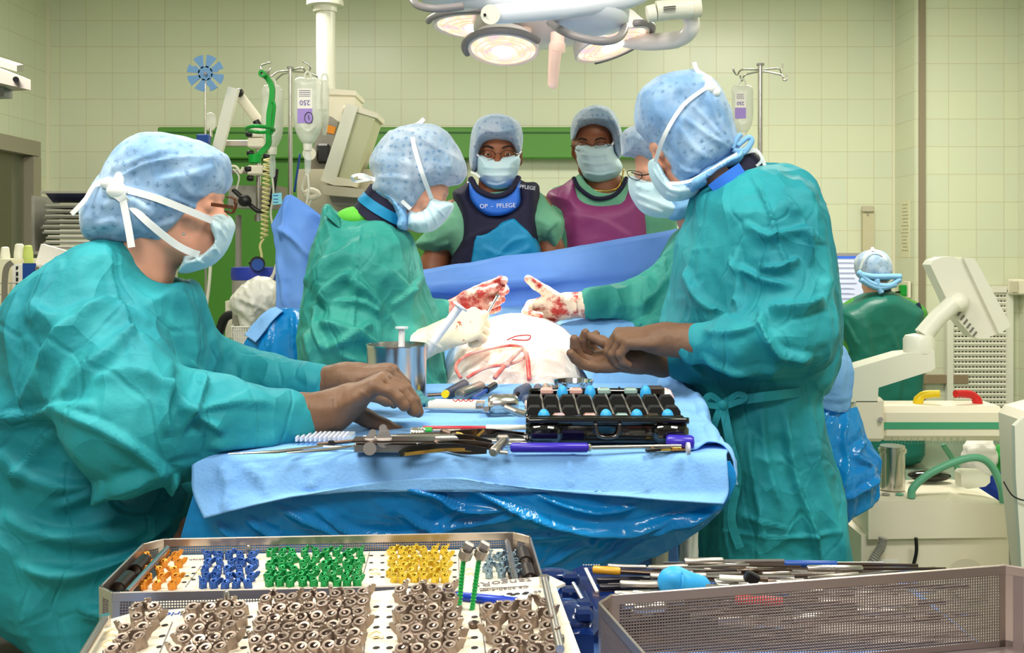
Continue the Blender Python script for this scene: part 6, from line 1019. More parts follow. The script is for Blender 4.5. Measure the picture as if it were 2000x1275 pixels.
V_, F_ = sdf([('c', PT(790, 780, .005), .012, PT(850, 790, .004), .010), ('e', PT(800, 775, .008), (.03, .02, .014), None), ('e', PT(855, 792, .004), (.025, .012, .007), None)], .003, .012); V_ = folds(V_, F_, [], .004, 40, 2)
tag(link('towel', V_, F_, mat('towel_teal', (70, 128, 136), .9), None, 180), 'small crumpled teal towel on table right of the brown gloves', 'towel')
def barp(a, b_, w, h, za=0, zb=0):   # flat bar on the table between two pixel points
    A, B = PT(*a, za), PT(*b_, zb)
    return lambda b: b.ribbon([A, (A+B)/2, B], w, h, (0, 0, 1))
tl('marking_pad', 'white foam pad with red handwriting beside the steel pot', 'pad', [('pad', PAPER, barp((840, 788), (945, 790), .045, .014, .008, .008)), ('handwriting', RED, lambda b: b.tube(bez([PT(885+i*5, 780+(i % 2)*4, .016) for i in range(9)], 3), .0012, 6)), ('end_clip', STEEL, lambda b: b.box(PT(938, 791, .008), (.02, .03, .016), bev=.002))], (890, 788))
tl('steel_rule', 'long thin steel strip with small stud below the white pad', 'instrument', [('strip', STEEL, barp((830, 797), (988, 800), .018, .004, .004, .004)), ('stud', STEEL, lambda b: b.cyl(PT(950, 799, .004), PT(950, 799, .018), .006))], (900, 798))
ml = thing('mallet', 'steel surgical mallet with cylindrical head', 'mallet', PT(980, 795)); part('head', STEEL, ml, lambda b: b.rod(PT(953, 790, .022), PT(1012, 788, .022), .0215, n=28)); part('handle', SATIN, ml, lambda b: b.tube([PT(985, 795, .022), PT(1010, 805, .012), PT(1042, 815, .008)], [.007, .008, .010], 12))
tl('handle_grip', 'thick brushed steel cylindrical handle lying diagonally', 'instrument', [('grip', SATIN, lambda b: b.rod(PT(897, 772, .014), PT(940, 755, .014), .0145, n=20))], (915, 765))
tl('screwdriver', 'navy rubber handle with yellow ring left of the steel grip', 'instrument', [('grip', mat('navy_rubber', (56, 62, 86), .5), lambda b: b.rod(PT(872, 769, .012), PT(908, 750, .012), .011, .013)), ('ring', YEL, lambda b: b.cyl(PT(869, 770, .012), PT(873, 768, .012), .009)), ('shaft', DARKST, lambda b: b.tube([PT(872, 769, .012), PT(835, 772, .008)], .004, 8))], (890, 765))
dc = thing('suction_lead', 'blood filled suction tube looping over the abdomen to a dark connector', 'tube', PT(950, 765))
part('tube', BLOODT, dc, lambda b: b.tube(bez([P(966, 738, 2.62), P(985, 715, 2.66), P(1000, 700, 2.70), P(1020, 682, 2.74), P(1030, 700, 2.72), P(1034, 742, 2.68)], 8), .0062, 10), 180)
part('upper_loop', BLOODT, dc, lambda b: b.tube(bez([P(900, 738, 2.64), P(890, 715, 2.68), P(910, 695, 2.72), P(950, 682, 2.75), P(1000, 674, 2.78), P(1024, 680, 2.78), P(1028, 694, 2.75), P(1000, 710, 2.70), P(950, 718, 2.66), P(912, 738, 2.64)], 8), .0045, 10), 180)
part('joint', mat('joint_pink', (236, 170, 160), .3), dc, lambda b: b.sphere(P(988, 712, 2.665), (.012, .01, .009), 8), 180); part('connector', BLACKP, dc, lambda b: b.tube([PT(966, 752, .016), PT(950, 762, .012)], .0085, 12)); part('cable', BLUEP, dc, lambda b: b.tube(bez([PT(950, 762, .012), PT(940, 768, .01), PT(925, 778, .008), PT(934, 782, .006)], 6), .005, 8), 180)
for i, (a, e, r, m, lb) in enumerate((((1068, 782), (1042, 752), .010, 'grey conical handled awl left of the brown handles'), ((1062, 786), (1052, 752), .011, 'x'), )[:0]): pass
HD = (('grey tapered handle lying left in the handle row', (1050, 757), (1062, 776), mat('handle_slate', (84, 90, 112), .5), .011), ('olive steel handle pointing forward in the handle row', (1066, 756), (1076, 786), SATIN, .011), ('brown steel handle nearest to the shiny bowl', (1078, 758), (1082, 786), DARKST, .010))
for lb, a, e, m, r in HD: tl('probe', lb, 'instrument', [('grip', m, lambda b: b.rod(PT(*a, .011), PT((a[0]+e[0])//2, (a[1]+e[1])//2, .011), r, r*.8)), ('shaft', DARKST, lambda b: b.tube([PT((a[0]+e[0])//2, (a[1]+e[1])//2, .011), PT(*e, .004)], [.004, .0025], 8))], a)
tl('elevator_tool', 'wide dark grey grip behind the mallet', 'instrument', [('grip', MATS['handle_slate'], lambda b: b.rod(PT(1012, 768, .014), PT(1030, 758, .014), .014)), ('shaft', DARKST, lambda b: b.tube([PT(1012, 768, .014), PT(1005, 775, .008)], .005, 8))], (1020, 762))
solo('ball_probe', 'dull blue round ball handle on the drape', 'instrument', MATS['handle_slate'], lambda b: b.sphere(PT(1029, 780, .012), .0115, 10), 180)
for i, (p, g, lb) in enumerate((((1172, 784), 1, 'gold handled forceps beside bowl, jaws pointing up left'), ((1208, 780), 1, 'gold ringed forceps with upright dark blade in middle'), ((1228, 782), 0, 'dark curved clamp standing between gold forceps and gauze'), ((1262, 784), 0, 'dark forked clamp nearest to the bloody gauze'))):
    A = PT(*p, .006)
    tl('forceps', lb, 'forceps', [('jaw', BLACKP, lambda b: (b.ribbon(bez([A+(.0, 0, .0), A+(-.006, .0, .014), A+(-.014, .0, .026)], 4), [.008]*4+[.005]*4+[.001], .003), b.ribbon(bez([A, A+(.004, .002, .012), A+(.001, .0, .030)], 4), [.008]*4+[.005]*4+[.001], .003))), ('shank', SATIN, lambda b: (b.tube([A, A+(-.02, -.03, .0)], .0025, 8), b.tube([A, A+(.015, -.03, .0)], .0025, 8))), ('grip', GOLD if g else DARKST, lambda b: b.tube(bez([A+(-.015, .02, 0), A+(.01, .03, .004), A+(.03, .02, 0), A+(.02, .012, 0)], 4), .004, 8))], p)
GA = mat('gauze_bloody', (236, 150, 150), .9, col2=(240, 214, 210), nscale=40, bump='noise', bscale=120, bdist=.002)
V_, F_ = sdf([('e', PT(1295, 775, .016), (.022, .02, .017), None), ('e', PT(1277, 778, .009), (.016, .014, .009), None)], .0025, .008); V_ = folds(V_, F_, [], .003, 60, 4); tag(link('gauze', V_, F_, GA, None, 180), 'crumpled pink blood-stained gauze swab at back right corner', 'gauze')
# --- black case ---
bc = thing('instrument_case', 'glossy black plastic case with foam-lined slots and blue silicone caps', 'case', (.05, 1.96, Zt))
ang = .0
xc = (P(1185, 0, 1.85)[0]); W_ = .292; D_ = .245; y0 = 1.848; z0 = Zt+.006
def case(b):
    b.box((xc, y0+D_/2, z0+.006), (W_, D_, .010), bev=.003)
    b.box((xc, y0+.012, z0+.024), (W_*.99, .016, .044), bev=.006); b.box((xc+.0, y0+D_-.006, z0+.034), (W_*.94, .012, .060), bev=.005)
    for s_ in (-1, 1):
        b.box((xc+s_*(W_/2-.004), y0+D_/2, z0+.022), (.008, D_*.95, .036), bev=.003); b.box((xc+s_*(W_/2-.033), y0-.004, z0+.018), (.066, .034, .036), bev=.010)
    b.box((xc, y0-.003, z0+.037), (W_*.46, .022, .010), bev=.004); b.box((xc, y0-.001, z0+.017), (W_*.96, .014, .036), bev=.005)
part('shell', BLACKG, bc, case, 40)
part('front_rail', BLACKG, bc, lambda b: b.tube(bez([(xc-W_/2, y0-.010, z0+.040), (xc-.07, y0-.010, z0+.041), (xc+.07, y0-.010, z0+.041), (xc+W_/2, y0-.010, z0+.040)], 6), .006, 10), 180)
part('latch_loop', mat('black_gloss_latch', (40, 34, 30), .08, coat=.8), bc, lambda b: b.tube(bez([(xc-.022, y0-.016, z0+.036), (xc-.015, y0-.018, z0+.014), (xc+.015, y0-.018, z0+.014), (xc+.022, y0-.016, z0+.036)], 6), .0035, 10), 180)
part('steel_rod', STEEL, bc, lambda b: b.cyl((xc-.05, y0-.012, z0+.044), (xc+.05, y0-.012, z0+.044), .0022))
for r_, (yy, zz_, n_) in enumerate(((y0+.055, z0+.034, 9), (y0+.125, z0+.044, 9), (0, 0, 9))):
    if r_ < 2:
        for i in range(n_):
            X_ = xc-W_*.44+i*W_*.88/(n_-1); w2 = W_*.88/(n_-1)*.86
            part('foam_block', BLACKM, bc, lambda b: b.prism([(X_-w2/2, yy, z0+.01), (X_+w2/2, yy, z0+.01), (X_+w2/2, yy, zz_+.012), (X_+w2*.32, yy, zz_+.02), (X_-w2*.32, yy, zz_+.02), (X_-w2/2, yy, zz_+.012)], (0, 0, 0), (0, .03, 0)))
for i in range(8): part('divider_rod', SATIN, bc, lambda b: b.cyl((xc-W_*.38+i*W_*.76/7, y0+.03, z0+.044), (xc-W_*.39+i*W_*.78/7, y0+.20, z0+.056), .0025))
for x in (1062, 1183, 1243, 1303): part('blue_cap', SKY, bc, lambda b: b.sphere((P(x, 0, y0+.03)[0], y0+.024, z0+.040), (.0115, .012, .016), 10), 180)
for x in (1098, 1152, 1260): part('blue_cap', SKY, bc, lambda b: b.sphere((P(x, 0, 2.06)[0], y0+D_-.04, z0+.056), (.0115, .012, .019), 10), 180)
for x, m in ((1092, 0), (1152, 0), (1215, 1), (1275, 2)): part('clear_stop', mat('clear_stop_%d' % m, ((216, 168, 158), (150, 176, 170), (60, 52, 44))[m], .1, coat=.5), bc, lambda b: b.box((P(x, 0, y0+.03)[0], y0+.03, z0+.040), (.024, .02, .014), bev=.004))
for x, m in ((1068, 0), (1125, 0), (1180, 1), (1232, 1)): part('clear_stop', MATS['clear_stop_%d' % m], bc, lambda b: b.box((P(x, 0, 2.07)[0], y0+D_-.02, z0+.060), (.026, .02, .014), bev=.004))
part('corner_block', mat('corner_brown', (44, 34, 30), .3), bc, lambda b: b.box((xc+.115, y0+D_-.012, z0+.060), (.045, .028, .018), bev=.004))
# --- long tools in front ---
def handle2(a, b_, r, z=.009, r2=None): return lambda b: b.rod(PT(*a, z), PT(*b_, z), r, r2 if r2 else r, 20)
tl('driver', 'long purple-handled driver lying under the front of black case', 'instrument', [('grip', PURP, handle2((996, 874), (1150, 874), .0085, .009)), ('ferrule', STEEL, handle2((1148, 874), (1156, 874), .0075)), ('shaft', STEEL, lambda b: b.cyl(PT(1156, 874, .008), PT(1330, 871, .008), .004))], (1100, 874))
tl('driver', 'short dark purple knob end poking out right of the case', 'instrument', [('grip', PURP, handle2((1300, 862), (1357, 864), .0125, .013)), ('end_cap', mat('cap_grey_pale', (190, 192, 210), .4), lambda b: b.cyl(PT(1341, 876, .010), PT(1347, 876, .010), .011))], (1350, 864))
tl('scissors', 'gold-handled scissors rings at the front right corner', 'scissors', [('ring', GOLD, lambda b: b.tube([PT(1292, 874, .006)+.018*np.array([math.cos(a), .7*math.sin(a), .1*math.sin(a)]) for a in np.linspace(0, 6.28, 24)], .0022, 8)), ('blade', GOLD, barp((1268, 880), (1342, 877), .006, .003, .003, .003)), ('grip', BLACKP, barp((1262, 880), (1310, 875), .009, .004, .004, .006))], (1300, 876))
def longplier(lb, j, t1, h1, h2, m=DARKST, z=.02):
    J = PT(*j, z)
    return tl('rongeur', lb, 'instrument', [('shaft', m, lambda b: b.tube(bez([J, (J+PT(*t1, .006))/2+(0, 0, .002), PT(*t1, .004)], 5), [.0055]*6+[.0035]*5, 10)), ('joint', m, lambda b: b.box(J, (.022, .012, .018), rotm((0, 1, 0), .3), bev=.004)), ('handle', m, lambda b: b.ribbon(bez([J, (J+PT(*h1, .012))/2+(0, .0, .006), PT(*h1, .008)], 6), .011, .005, (0, 1, 0))), ('handle', m, lambda b: b.ribbon(bez([J, (J+PT(*h2, .006))/2+(0, 0, -.006), PT(*h2, .005)], 6), .010, .005, (0, 1, 0))), ('spring', GOLD, lambda b: b.ribbon(bez([J+(.02, 0, .004), J+(.05, -.005, -.004), J+(.07, 0, .008)], 5), .004, .0015, (0, 1, 0)))], j)
longplier('long dark rongeur crossing the others toward lower left', (870, 848), (620, 868), (1022, 850), (935, 868))
longplier('second dark rongeur lying under the first, jaws at left', (862, 856), (700, 872), (960, 866), (900, 872), DARKST, .012)
longplier('silver-brown rongeur in front with gold spring', (850, 868), (780, 880), (980, 876), (950, 880), DARKST, .010)
tl('periosteal_elevator', 'broad black blade shaped elevator pointing to the case', 'instrument', [('blade', BLACKP, lambda b: b.ribbon(bez([PT(880, 848, .016), PT(950, 851, .014), PT(1000, 854, .012), PT(1025, 860, .010)], 6), [.006]*8+[.013]*8+[.012, .008, .002], .004, (0, 1, 0)))], (950, 852))
tl('forceps', 'curved black and gold pliers along the front edge', 'pliers', [('grip', BLACKP, lambda b: b.ribbon(bez([PT(782, 886, .006), PT(800, 878, .010), PT(850, 872, .014), PT(900, 872, .012), PT(950, 880, .008)], 6), .010, .005, (0, 1, 0))), ('grip', GOLD, lambda b: b.ribbon(bez([PT(790, 887, .004), PT(830, 882, .008), PT(870, 878, .008), PT(918, 878, .007)], 6), .006, .003, (0, 1, 0))), ('joint', GOLD, lambda b: b.box(PT(900, 877, .007), (.045, .006, .008), bev=.002))], (860, 880))
tl('t_handle', 'small silver T-shaped driver handle standing at an angle', 'instrument', [('grip', SATIN, lambda b: b.rod(PT(962, 884, .008), PT(985, 862, .016), .0085)), ('head', SATIN, lambda b: b.box(PT(982, 858, .018), (.022, .014, .016), bev=.003)), ('shaft', STEEL, lambda b: b.cyl(PT(965, 882, .006), PT(992, 884, .005), .004))], (970, 875))
for lb, a, e, r, z in (('upper silver rod running under black case from the left', (905, 862), (1030, 862), .0065, .008), ('silver rod with black tip just above purple handle', (985, 868), (1035, 866), .004, .006), ('thick steel tube behind the long rongeurs', (705, 862), (905, 858), .011, .012), ('slim steel rod behind black elevator', (900, 846), (1032, 848), .004, .006), ('steel shaft from behind the case at mid height', (940, 852), (1034, 855), .005, .007)):
    tl('steel_rod', lb, 'instrument', [('rod', STEEL, lambda b: b.rod(PT(*a, z), PT(*e, z), r))], a)
tl('needle_holder', 'long slim steel needle holder at the front left of the table', 'instrument', [('shaft', STEEL, lambda b: b.tube([PT(446, 886, .004), PT(540, 882, .005), PT(630, 872, .006)], [.0015, .003, .0035], 8)), ('ring', STEEL, lambda b: b.tube([PT(722, 876, .004)+.022*np.array([math.cos(a), .6*math.sin(a), 0]) for a in np.linspace(0, 6.28, 24)], .0025, 8)), ('shank', STEEL, lambda b: b.tube([PT(630, 872, .006), PT(705, 874, .005)], .003, 8))], (580, 880))
tl('needle_holder', 'second ringed steel clamp overlapping the slim needle holder', 'instrument', [('shaft', STEEL, lambda b: b.tube([PT(560, 884, .004), PT(640, 878, .006), PT(720, 868, .008)], [.0015, .003, .003], 8)), ('ring', STEEL, lambda b: b.tube([PT(780, 868, .008)+.020*np.array([math.cos(a), .6*math.sin(a), 0]) for a in np.linspace(0, 6.28, 24)], .0025, 8)), ('shank', STEEL, lambda b: b.tube([PT(720, 868, .008), PT(762, 868, .008)], .003, 8))], (660, 876))
tl('marker_pen', 'red and white marker pen lying before the blue drape fold', 'pen', [('barrel', mat('pen_red', (176, 30, 44), .3), handle2((825, 836), (950, 836), .0045, .016)), ('cap', WHITEP, handle2((948, 836), (1040, 834), .0065, .016, .0045))], (900, 836))
tl('bone_screw', 'steel bone screw with green head beside the red pen', 'screw', [('shaft', SATIN, lambda b: b.tube([PT(845, 840, .014)+np.array([i*.0006, 0, 0]) for i in range(90)], [.003+.0016*(i % 4 == 0) for i in range(90)], 8)), ('head', GREEN, lambda b: b.cyl(PT(822, 841, .014), PT(844, 841, .014), .0065)), ('neck', mat('neck_teal', (30, 120, 96), .4), lambda b: b.cyl(PT(818, 842, .014), PT(826, 842, .014), .008))], (840, 841))
tl('knurled_knob', 'ribbed steel cylinder at the gloved fingertips', 'instrument', [('body', STEEL, lambda b: b.lathe([(.001, 0), (.014, 0)]+[(.014+.0012*(i % 2), .001+i*.0028) for i in range(9)]+[(.012, .026), (.001, .026)], PT(803, 850, .014), (1, 0, 0), 24))], (810, 850))
rk = thing('screw_rack', 'steel rack with rows of round knobs under the brown glove', 'instrument rack', PT(760, 870)); part('lower_plate', SATIN, rk, lambda b: b.box(PT(755, 872, .010), (.11, .03, .016), bev=.002)); part('upper_plate', DARKST, rk, lambda b: b.box(PT(770, 858, .026), (.14, .04, .003)))
for x, y, r in ((722, 868, .011), (722, 852, .010), (750, 850, .014), (750, 838, .010), (748, 828, .007), (728, 838, .007)): part('knob', STEEL, rk, lambda b: b.cyl(PT(x, y+8, .014+max(0, (852-y))*.0005), PT(x, y+8, .024+max(0, (852-y))*.0005), r, n=20))
for i, x in enumerate((644, 650)): solo('peg', 'small black peg standing on the drape before the ribbed pack', 'peg', BLACKP, lambda b: b.cyl(PT(x, 863, 0), PT(x, 863, .014), .003), group='black pegs on the drape')
rp = thing('ribbed_pack', 'clear ribbed plastic pack under the wrist of the nurse', 'pack', PT(620, 856)); part('tray', GLASS, rp, lambda b: b.box(PT(632, 852, .004), (.11, .06, .008))); part('ribs', mat('rib_white', (220, 222, 236), .4), rp, lambda b: [b.box(PT(585+i*9, 852, .008), (.003, .06, .008)) for i in range(11)])
# --- on the operating field ---
fc = thing('surgical_clamp', 'ringed steel clamp with two finger loops lying in the lamp light', 'clamp', P(1010, 640, 2.98))
for x in (986, 1010): part('finger_ring', STEEL, fc, lambda b: b.tube([P(x, 634, 2.97)+np.array([.013*math.cos(a), .004*math.sin(a), .008*math.sin(a)]) for a in np.linspace(0, 6.28, 20)], .0022, 8), 180)
part('jaws', DARKST, fc, lambda b: (b.tube(bez(pxs([(1000, 641, 2.96), (1025, 650, 2.9), (1050, 645, 2.9)]), 5), .003, 8), b.tube(bez(pxs([(1018, 640, 2.95), (1032, 648, 2.9), (1060, 648, 2.9)]), 5), .003, 8)))
solo('suture_thread', 'thin red vessel loop curling below the clamp', 'thread', RED, lambda b: b.tube(bez(pxs([(990, 664, 2.72), (1010, 656, 2.72), (1035, 655, 2.72), (1030, 664, 2.70), (1000, 663, 2.70)]), 6), .002, 6), 180)
solo('probe', 'slim grey rod held between the two hands of the left surgeon', 'instrument', STEEL, lambda b: (b.cyl(P(946, 622, 2.86), P(972, 576, 2.88), .004), b.cyl(P(971, 579, 2.88), P(974, 575, 2.88), .006)))
# =============== FOREGROUND TRAYS ===============
MESH = mat('tray_mesh_steel', (160, 148, 146), .42, .8); RIM = mat('tray_rim', (196, 184, 176), .3, .9); PLATE = mat('tray_plate', (222, 212, 192), .45, .15, bump='noise', bscale=300, bdist=.0004)
class Fr:      # tray frame: origin (front-left on the rim), u right, v back, n up
    def __init__(s, o, u, v): s.o = np.array(o, float); s.u = nz(u); s.v = nz(np.array(v, float)-np.dot(v, s.u)*s.u); s.n = np.cross(s.u, s.v)
    def at(s, a, b, c=0): return s.o+s.u*a+s.v*b+s.n*c
    def R(s): return np.stack([s.u, s.v, s.n], 1)
    def hit(s, px, py, h=0):       # point of the plane n=h seen at that pixel
        d = np.array([(px-CX)/F, 1, -(py-HY)/F]); o = np.array([0, 0, CZ]); p0 = s.at(0, 0, h); t = np.dot(p0-o, s.n)/np.dot(d, s.n); return o+d*t
    def bx(s, b, c, d, bev=0): b.box(s.at(*c), d, s.R(), bev)
def meshwall(b, fr, a0, b0, a1, b1, z0, z1, pitch=.0033, wire=.0011, th=.0012):
    L_ = math.hypot(a1-a0, b1-b0); du = nz([a1-a0, b1-b0]); n = int(L_/pitch); m = int((z1-z0)/pitch)
    d3 = fr.u*du[0]+fr.v*du[1]; R = np.stack([d3, np.cross(fr.n, d3), fr.n], 1)
    for i in range(n+1):
        q = fr.at(a0+du[0]*i*pitch, b0+du[1]*i*pitch, (z0+z1)/2); b.box(q, (wire, th, z1-z0), R)
    for j in range(m+1):
        q = fr.at((a0+a1)/2, (b0+b1)/2, z0+j*pitch); b.box(q, (L_, th*.98, wire), R)
def tray(fr, W_, D_, H_, label, ch=.022, sides='FBLR', rimh=.012):
    t = thing('steel_tray', label, 'tray', fr.at(W_/2, D_/2, -H_)); P_ = [(0, ch), (ch, 0), (W_-ch, 0), (W_, ch), (W_, D_-ch), (W_-ch, D_), (ch, D_), (0, D_-ch)]
    part('floor', MESH, t, lambda b: fr.bx(b, (W_/2, D_/2, -H_), (W_-.004, D_-.004, .002)))
    names = {0: 'L', 1: 'F', 2: 'c', 3: 'R', 4: 'c', 5: 'B', 6: 'c', 7: 'L'}
    for i in range(8):
        p, q_ = P_[i], P_[(i+1) % 8]; d = nz([q_[0]-p[0], q_[1]-p[1]]); L_ = math.hypot(q_[0]-p[0], q_[1]-p[1]); d3 = fr.u*d[0]+fr.v*d[1]; R = np.stack([d3, np.cross(fr.n, d3), fr.n], 1); mid = ((p[0]+q_[0])/2, (p[1]+q_[1])/2)
        w = part('wall', MESH, t, lambda b: (meshwall(b, fr, p[0]+d[0]*.008, p[1]+d[1]*.008, q_[0]-d[0]*.008, q_[1]-d[1]*.008, -H_+.008, -rimh) if L_ > .03 else b.box(fr.at(*mid, -H_/2), (L_, .0015, H_), R), b.box(fr.at(*mid, -H_+.004), (L_, .002, .009), R)))
        part('rim', RIM, w, lambda b: (b.box(fr.at(*mid, -rimh/2), (L_+.001, .003, rimh), R, .001), b.box(fr.at(p[0]+d[0]*.004, p[1]+d[1]*.004, -H_/2), (.009, .002, H_), R), b.box(fr.at(q_[0]-d[0]*.004, q_[1]-d[1]*.004, -H_/2), (.009, .002, H_), R)))
    return t
a1 = .068; f1 = Fr((-.495, 1.212, .94), (math.cos(a1), math.sin(a1), 0), (-math.sin(a1), math.cos(a1), 0))
W1, D1 = .535, .222
tr = tray(f1, W1, D1, .062, 'perforated steel tray in back holding coloured implant clips')
for s_, x in ((0, .012), (1, W1-.012)):
    for b0 in (.05, .12): part('rolled_clip', DARKST, tr, lambda b: b.lathe([(.008, 0), (.010, 0), (.010, .045), (.008, .045)], f1.at(x, b0, -.014), f1.v, 20, close=True))
    part('handle_bar', STEEL, tr, lambda b: b.tube([f1.at(x+(.02 if s_ == 0 else -.02), .02, -.008), f1.at(x+(.02 if s_ == 0 else -.02), D1-.02, -.008)], .004, 10))
p1 = thing('implant_plate', 'pale perforated plate in the rear tray with coloured clips on it', 'plate', f1.at(W1/2, D1/2, -.024))
PZ = -.022
part('plate', PLATE, p1, lambda b: f1.bx(b, (W1/2, D1/2, PZ-.0015), (W1-.075, D1-.012, .003)))
HOLE = mat('hole_dark', (34, 28, 26), .8)
def holes(parent, fr, pts, h, r=.003):
    part('holes', HOLE, parent, lambda b: [b.cyl(fr.hit(x, y, h)-fr.n*.001, fr.hit(x, y, h)+fr.n*.0004, r, n=10) for x, y in pts])
holes(p1, f1, [(725+i*22, 1085+j*14) for i in range(2) for j in range(4)]+[(888+i*0, 1085+j*14) for i in range(1) for j in range(4)]+[(378, 1108+j*12) for j in range(3)]+[(365, 1125), (360, 1137)], PZ)
INK = mat('engraving', (116, 108, 112), .6); INKB = mat('logo_blue', (24, 64, 150), .5)
part('zone_line', INK, p1, lambda b: [b.ribbon([f1.hit(*a, PZ)+f1.n*.0004, f1.hit(*c, PZ)+f1.n*.0004], .0012, .0004, f1.n) for a, c in (((393, 1105), (362, 1147)), ((722, 1078), (705, 1138)), ((896, 1088), (897, 1135)))])
text('engraved_word', 'tangoRS', .013, M4(f1.hit(935, 1076, PZ)+f1.n*.0003, -f1.u, -f1.v), INK, p1); text('engraved_code', 'CS 3060-4-xx', .007, M4(f1.hit(940, 1083, PZ)+f1.n*.0003, -f1.u, -f1.v), INK, p1); text('engraved_word', 'ulrich', .010, M4(f1.hit(385, 1093, PZ)+f1.n*.0003, -f1.u, -f1.v), INK, p1)
part('post', STEEL, p1, lambda b: b.rod(f1.hit(485, 1090, PZ), f1.hit(485, 1090, PZ)+f1.n*.018, .003)); part('post', STEEL, p1, lambda b: b.cyl(f1.hit(289, 1107, PZ), f1.hit(289, 1107, PZ)+f1.n*.009, .006))
# plate 2, tilted, in front
BL, BR = P(222, 1200, 1.165), P(1078, 1124, 1.205)
f2 = Fr(BL, BR-BL, (-.07, 1, .0)); W2 = np.linalg.norm(BR-BL); D2 = .27
f2.o = f2.at(0, -D2)
tr2 = thing('steel_tray', 'low steel tray under the front plate of brown implants', 'tray', (-.2, 1.03, .87))
part('floor', MESH, tr2, lambda b: b.box((-.2, 1.02, .872), (.5, .26, .012), bev=.003))
part('wall', MESH, tr2, lambda b: b.box((-.44, 1.02, .895), (.003, .26, .045))); part('wall', MESH, tr2, lambda b: b.box((.04, 1.03, .895), (.003, .26, .045)))
p2 = thing('implant_plate', 'pale perforated plate in front carrying rows of brown implants', 'plate', f2.at(W2/2, D2/2, 0))
def pl2(b):
    o_ = [(.012, 0), (W2-.0, 0), (W2+.0, D2-.04), (W2+.012, D2-.03), (W2-.002, D2), (.02, D2), (0, D2-.015)]
    b.prism([f2.at(x, y, 0) for x, y in o_][::-1], -f2.n*.003, f2.n*0)
part('plate', PLATE, p2, pl2, 20)
holes(p2, f2, [(1025-15*i, 1160+j*0) for i in range(3) for j in range(1)]+[(735+i*26, 1185+j*20) for i in range(2) for j in range(5)]+[(898+i*29, 1205+j*20) for i in range(2) for j in range(4)]+[(322-j*5, 1221+j*21) for j in range(3)]+[(488-j*4, 1205+j*20) for j in range(4)]+[(980, 1165), (1002, 1162), (1028, 1158), (1032, 1176), (952, 1183)], 0, .0036)
part('zone_line', INK, p2, lambda b: [b.ribbon([f2.hit(*a, 0)+f2.n*.0004, f2.hit(*c, 0)+f2.n*.0004], .0014, .0004, f2.n) for a, c in (((337, 1215), (306, 1290)), ((719, 1183), (709, 1290)), ((936, 1178), (950, 1290)), ((936, 1150), (1033, 1145)))])
part('pale_zone', mat('plate_bluish', (196, 206, 208), .5), p2, lambda b: b.add([f2.hit(940, 1158, 0)+f2.n*.0003, f2.hit(1036, 1152, 0)+f2.n*.0003, f2.hit(1040, 1182, 0)+f2.n*.0003, f2.hit(944, 1190, 0)+f2.n*.0003], [(0, 1, 2, 3)]), 0)
text('engraved_word', 'tangoRS', .021, M4(f2.hit(980, 1138, 0)+f2.n*.0004, -f2.u, -f2.v), INK, p2); text('engraved_code', 'CS 3060-4-xx', .010, M4(f2.hit(985, 1150, 0)+f2.n*.0004, -f2.u, -f2.v), INK, p2)
text('engraved_word', 'ulrich', .017, M4(f2.hit(340, 1199, 0)+f2.n*.0004, -f2.u, -f2.v), INKB, p2); lg = part('logo_square', INKB, p2, lambda b: b.add([f2.hit(x, y, 0)+f2.n*.0005 for x, y in ((372, 1188), (391, 1184), (385, 1193), (366, 1194))], [(0, 1, 2, 3)]), 0)
for i, s_ in enumerate(('60', '50', '45', '40', '35')): text('engraved_number', s_, .009, M4(f2.hit(1050+i*3, 1156+i*20, 0)+f2.n*.0004, -f2.u, -f2.v), INK, p2)
part('side_bar', SATIN, p2, lambda b: b.tube([f2.hit(1064, 1133, .014), f2.hit(1094, 1268, .014)], .0042, 12)); part('side_bar', SATIN, p2, lambda b: b.tube([f2.hit(204, 1210, .012), f2.hit(158, 1285, .012)], .0042, 12))
for x, y in ((1064, 1145), (1092, 1266), (206, 1222)): part('bar_foot', STEEL, p2, lambda b: b.cyl(f2.hit(x, y, 0), f2.hit(x, y, 0)+f2.n*.012, .006))
part('post', STEEL, p2, lambda b: b.rod(f2.hit(444, 1187, 0), f2.hit(444, 1187, 0)+f2.n*.02, .0032))
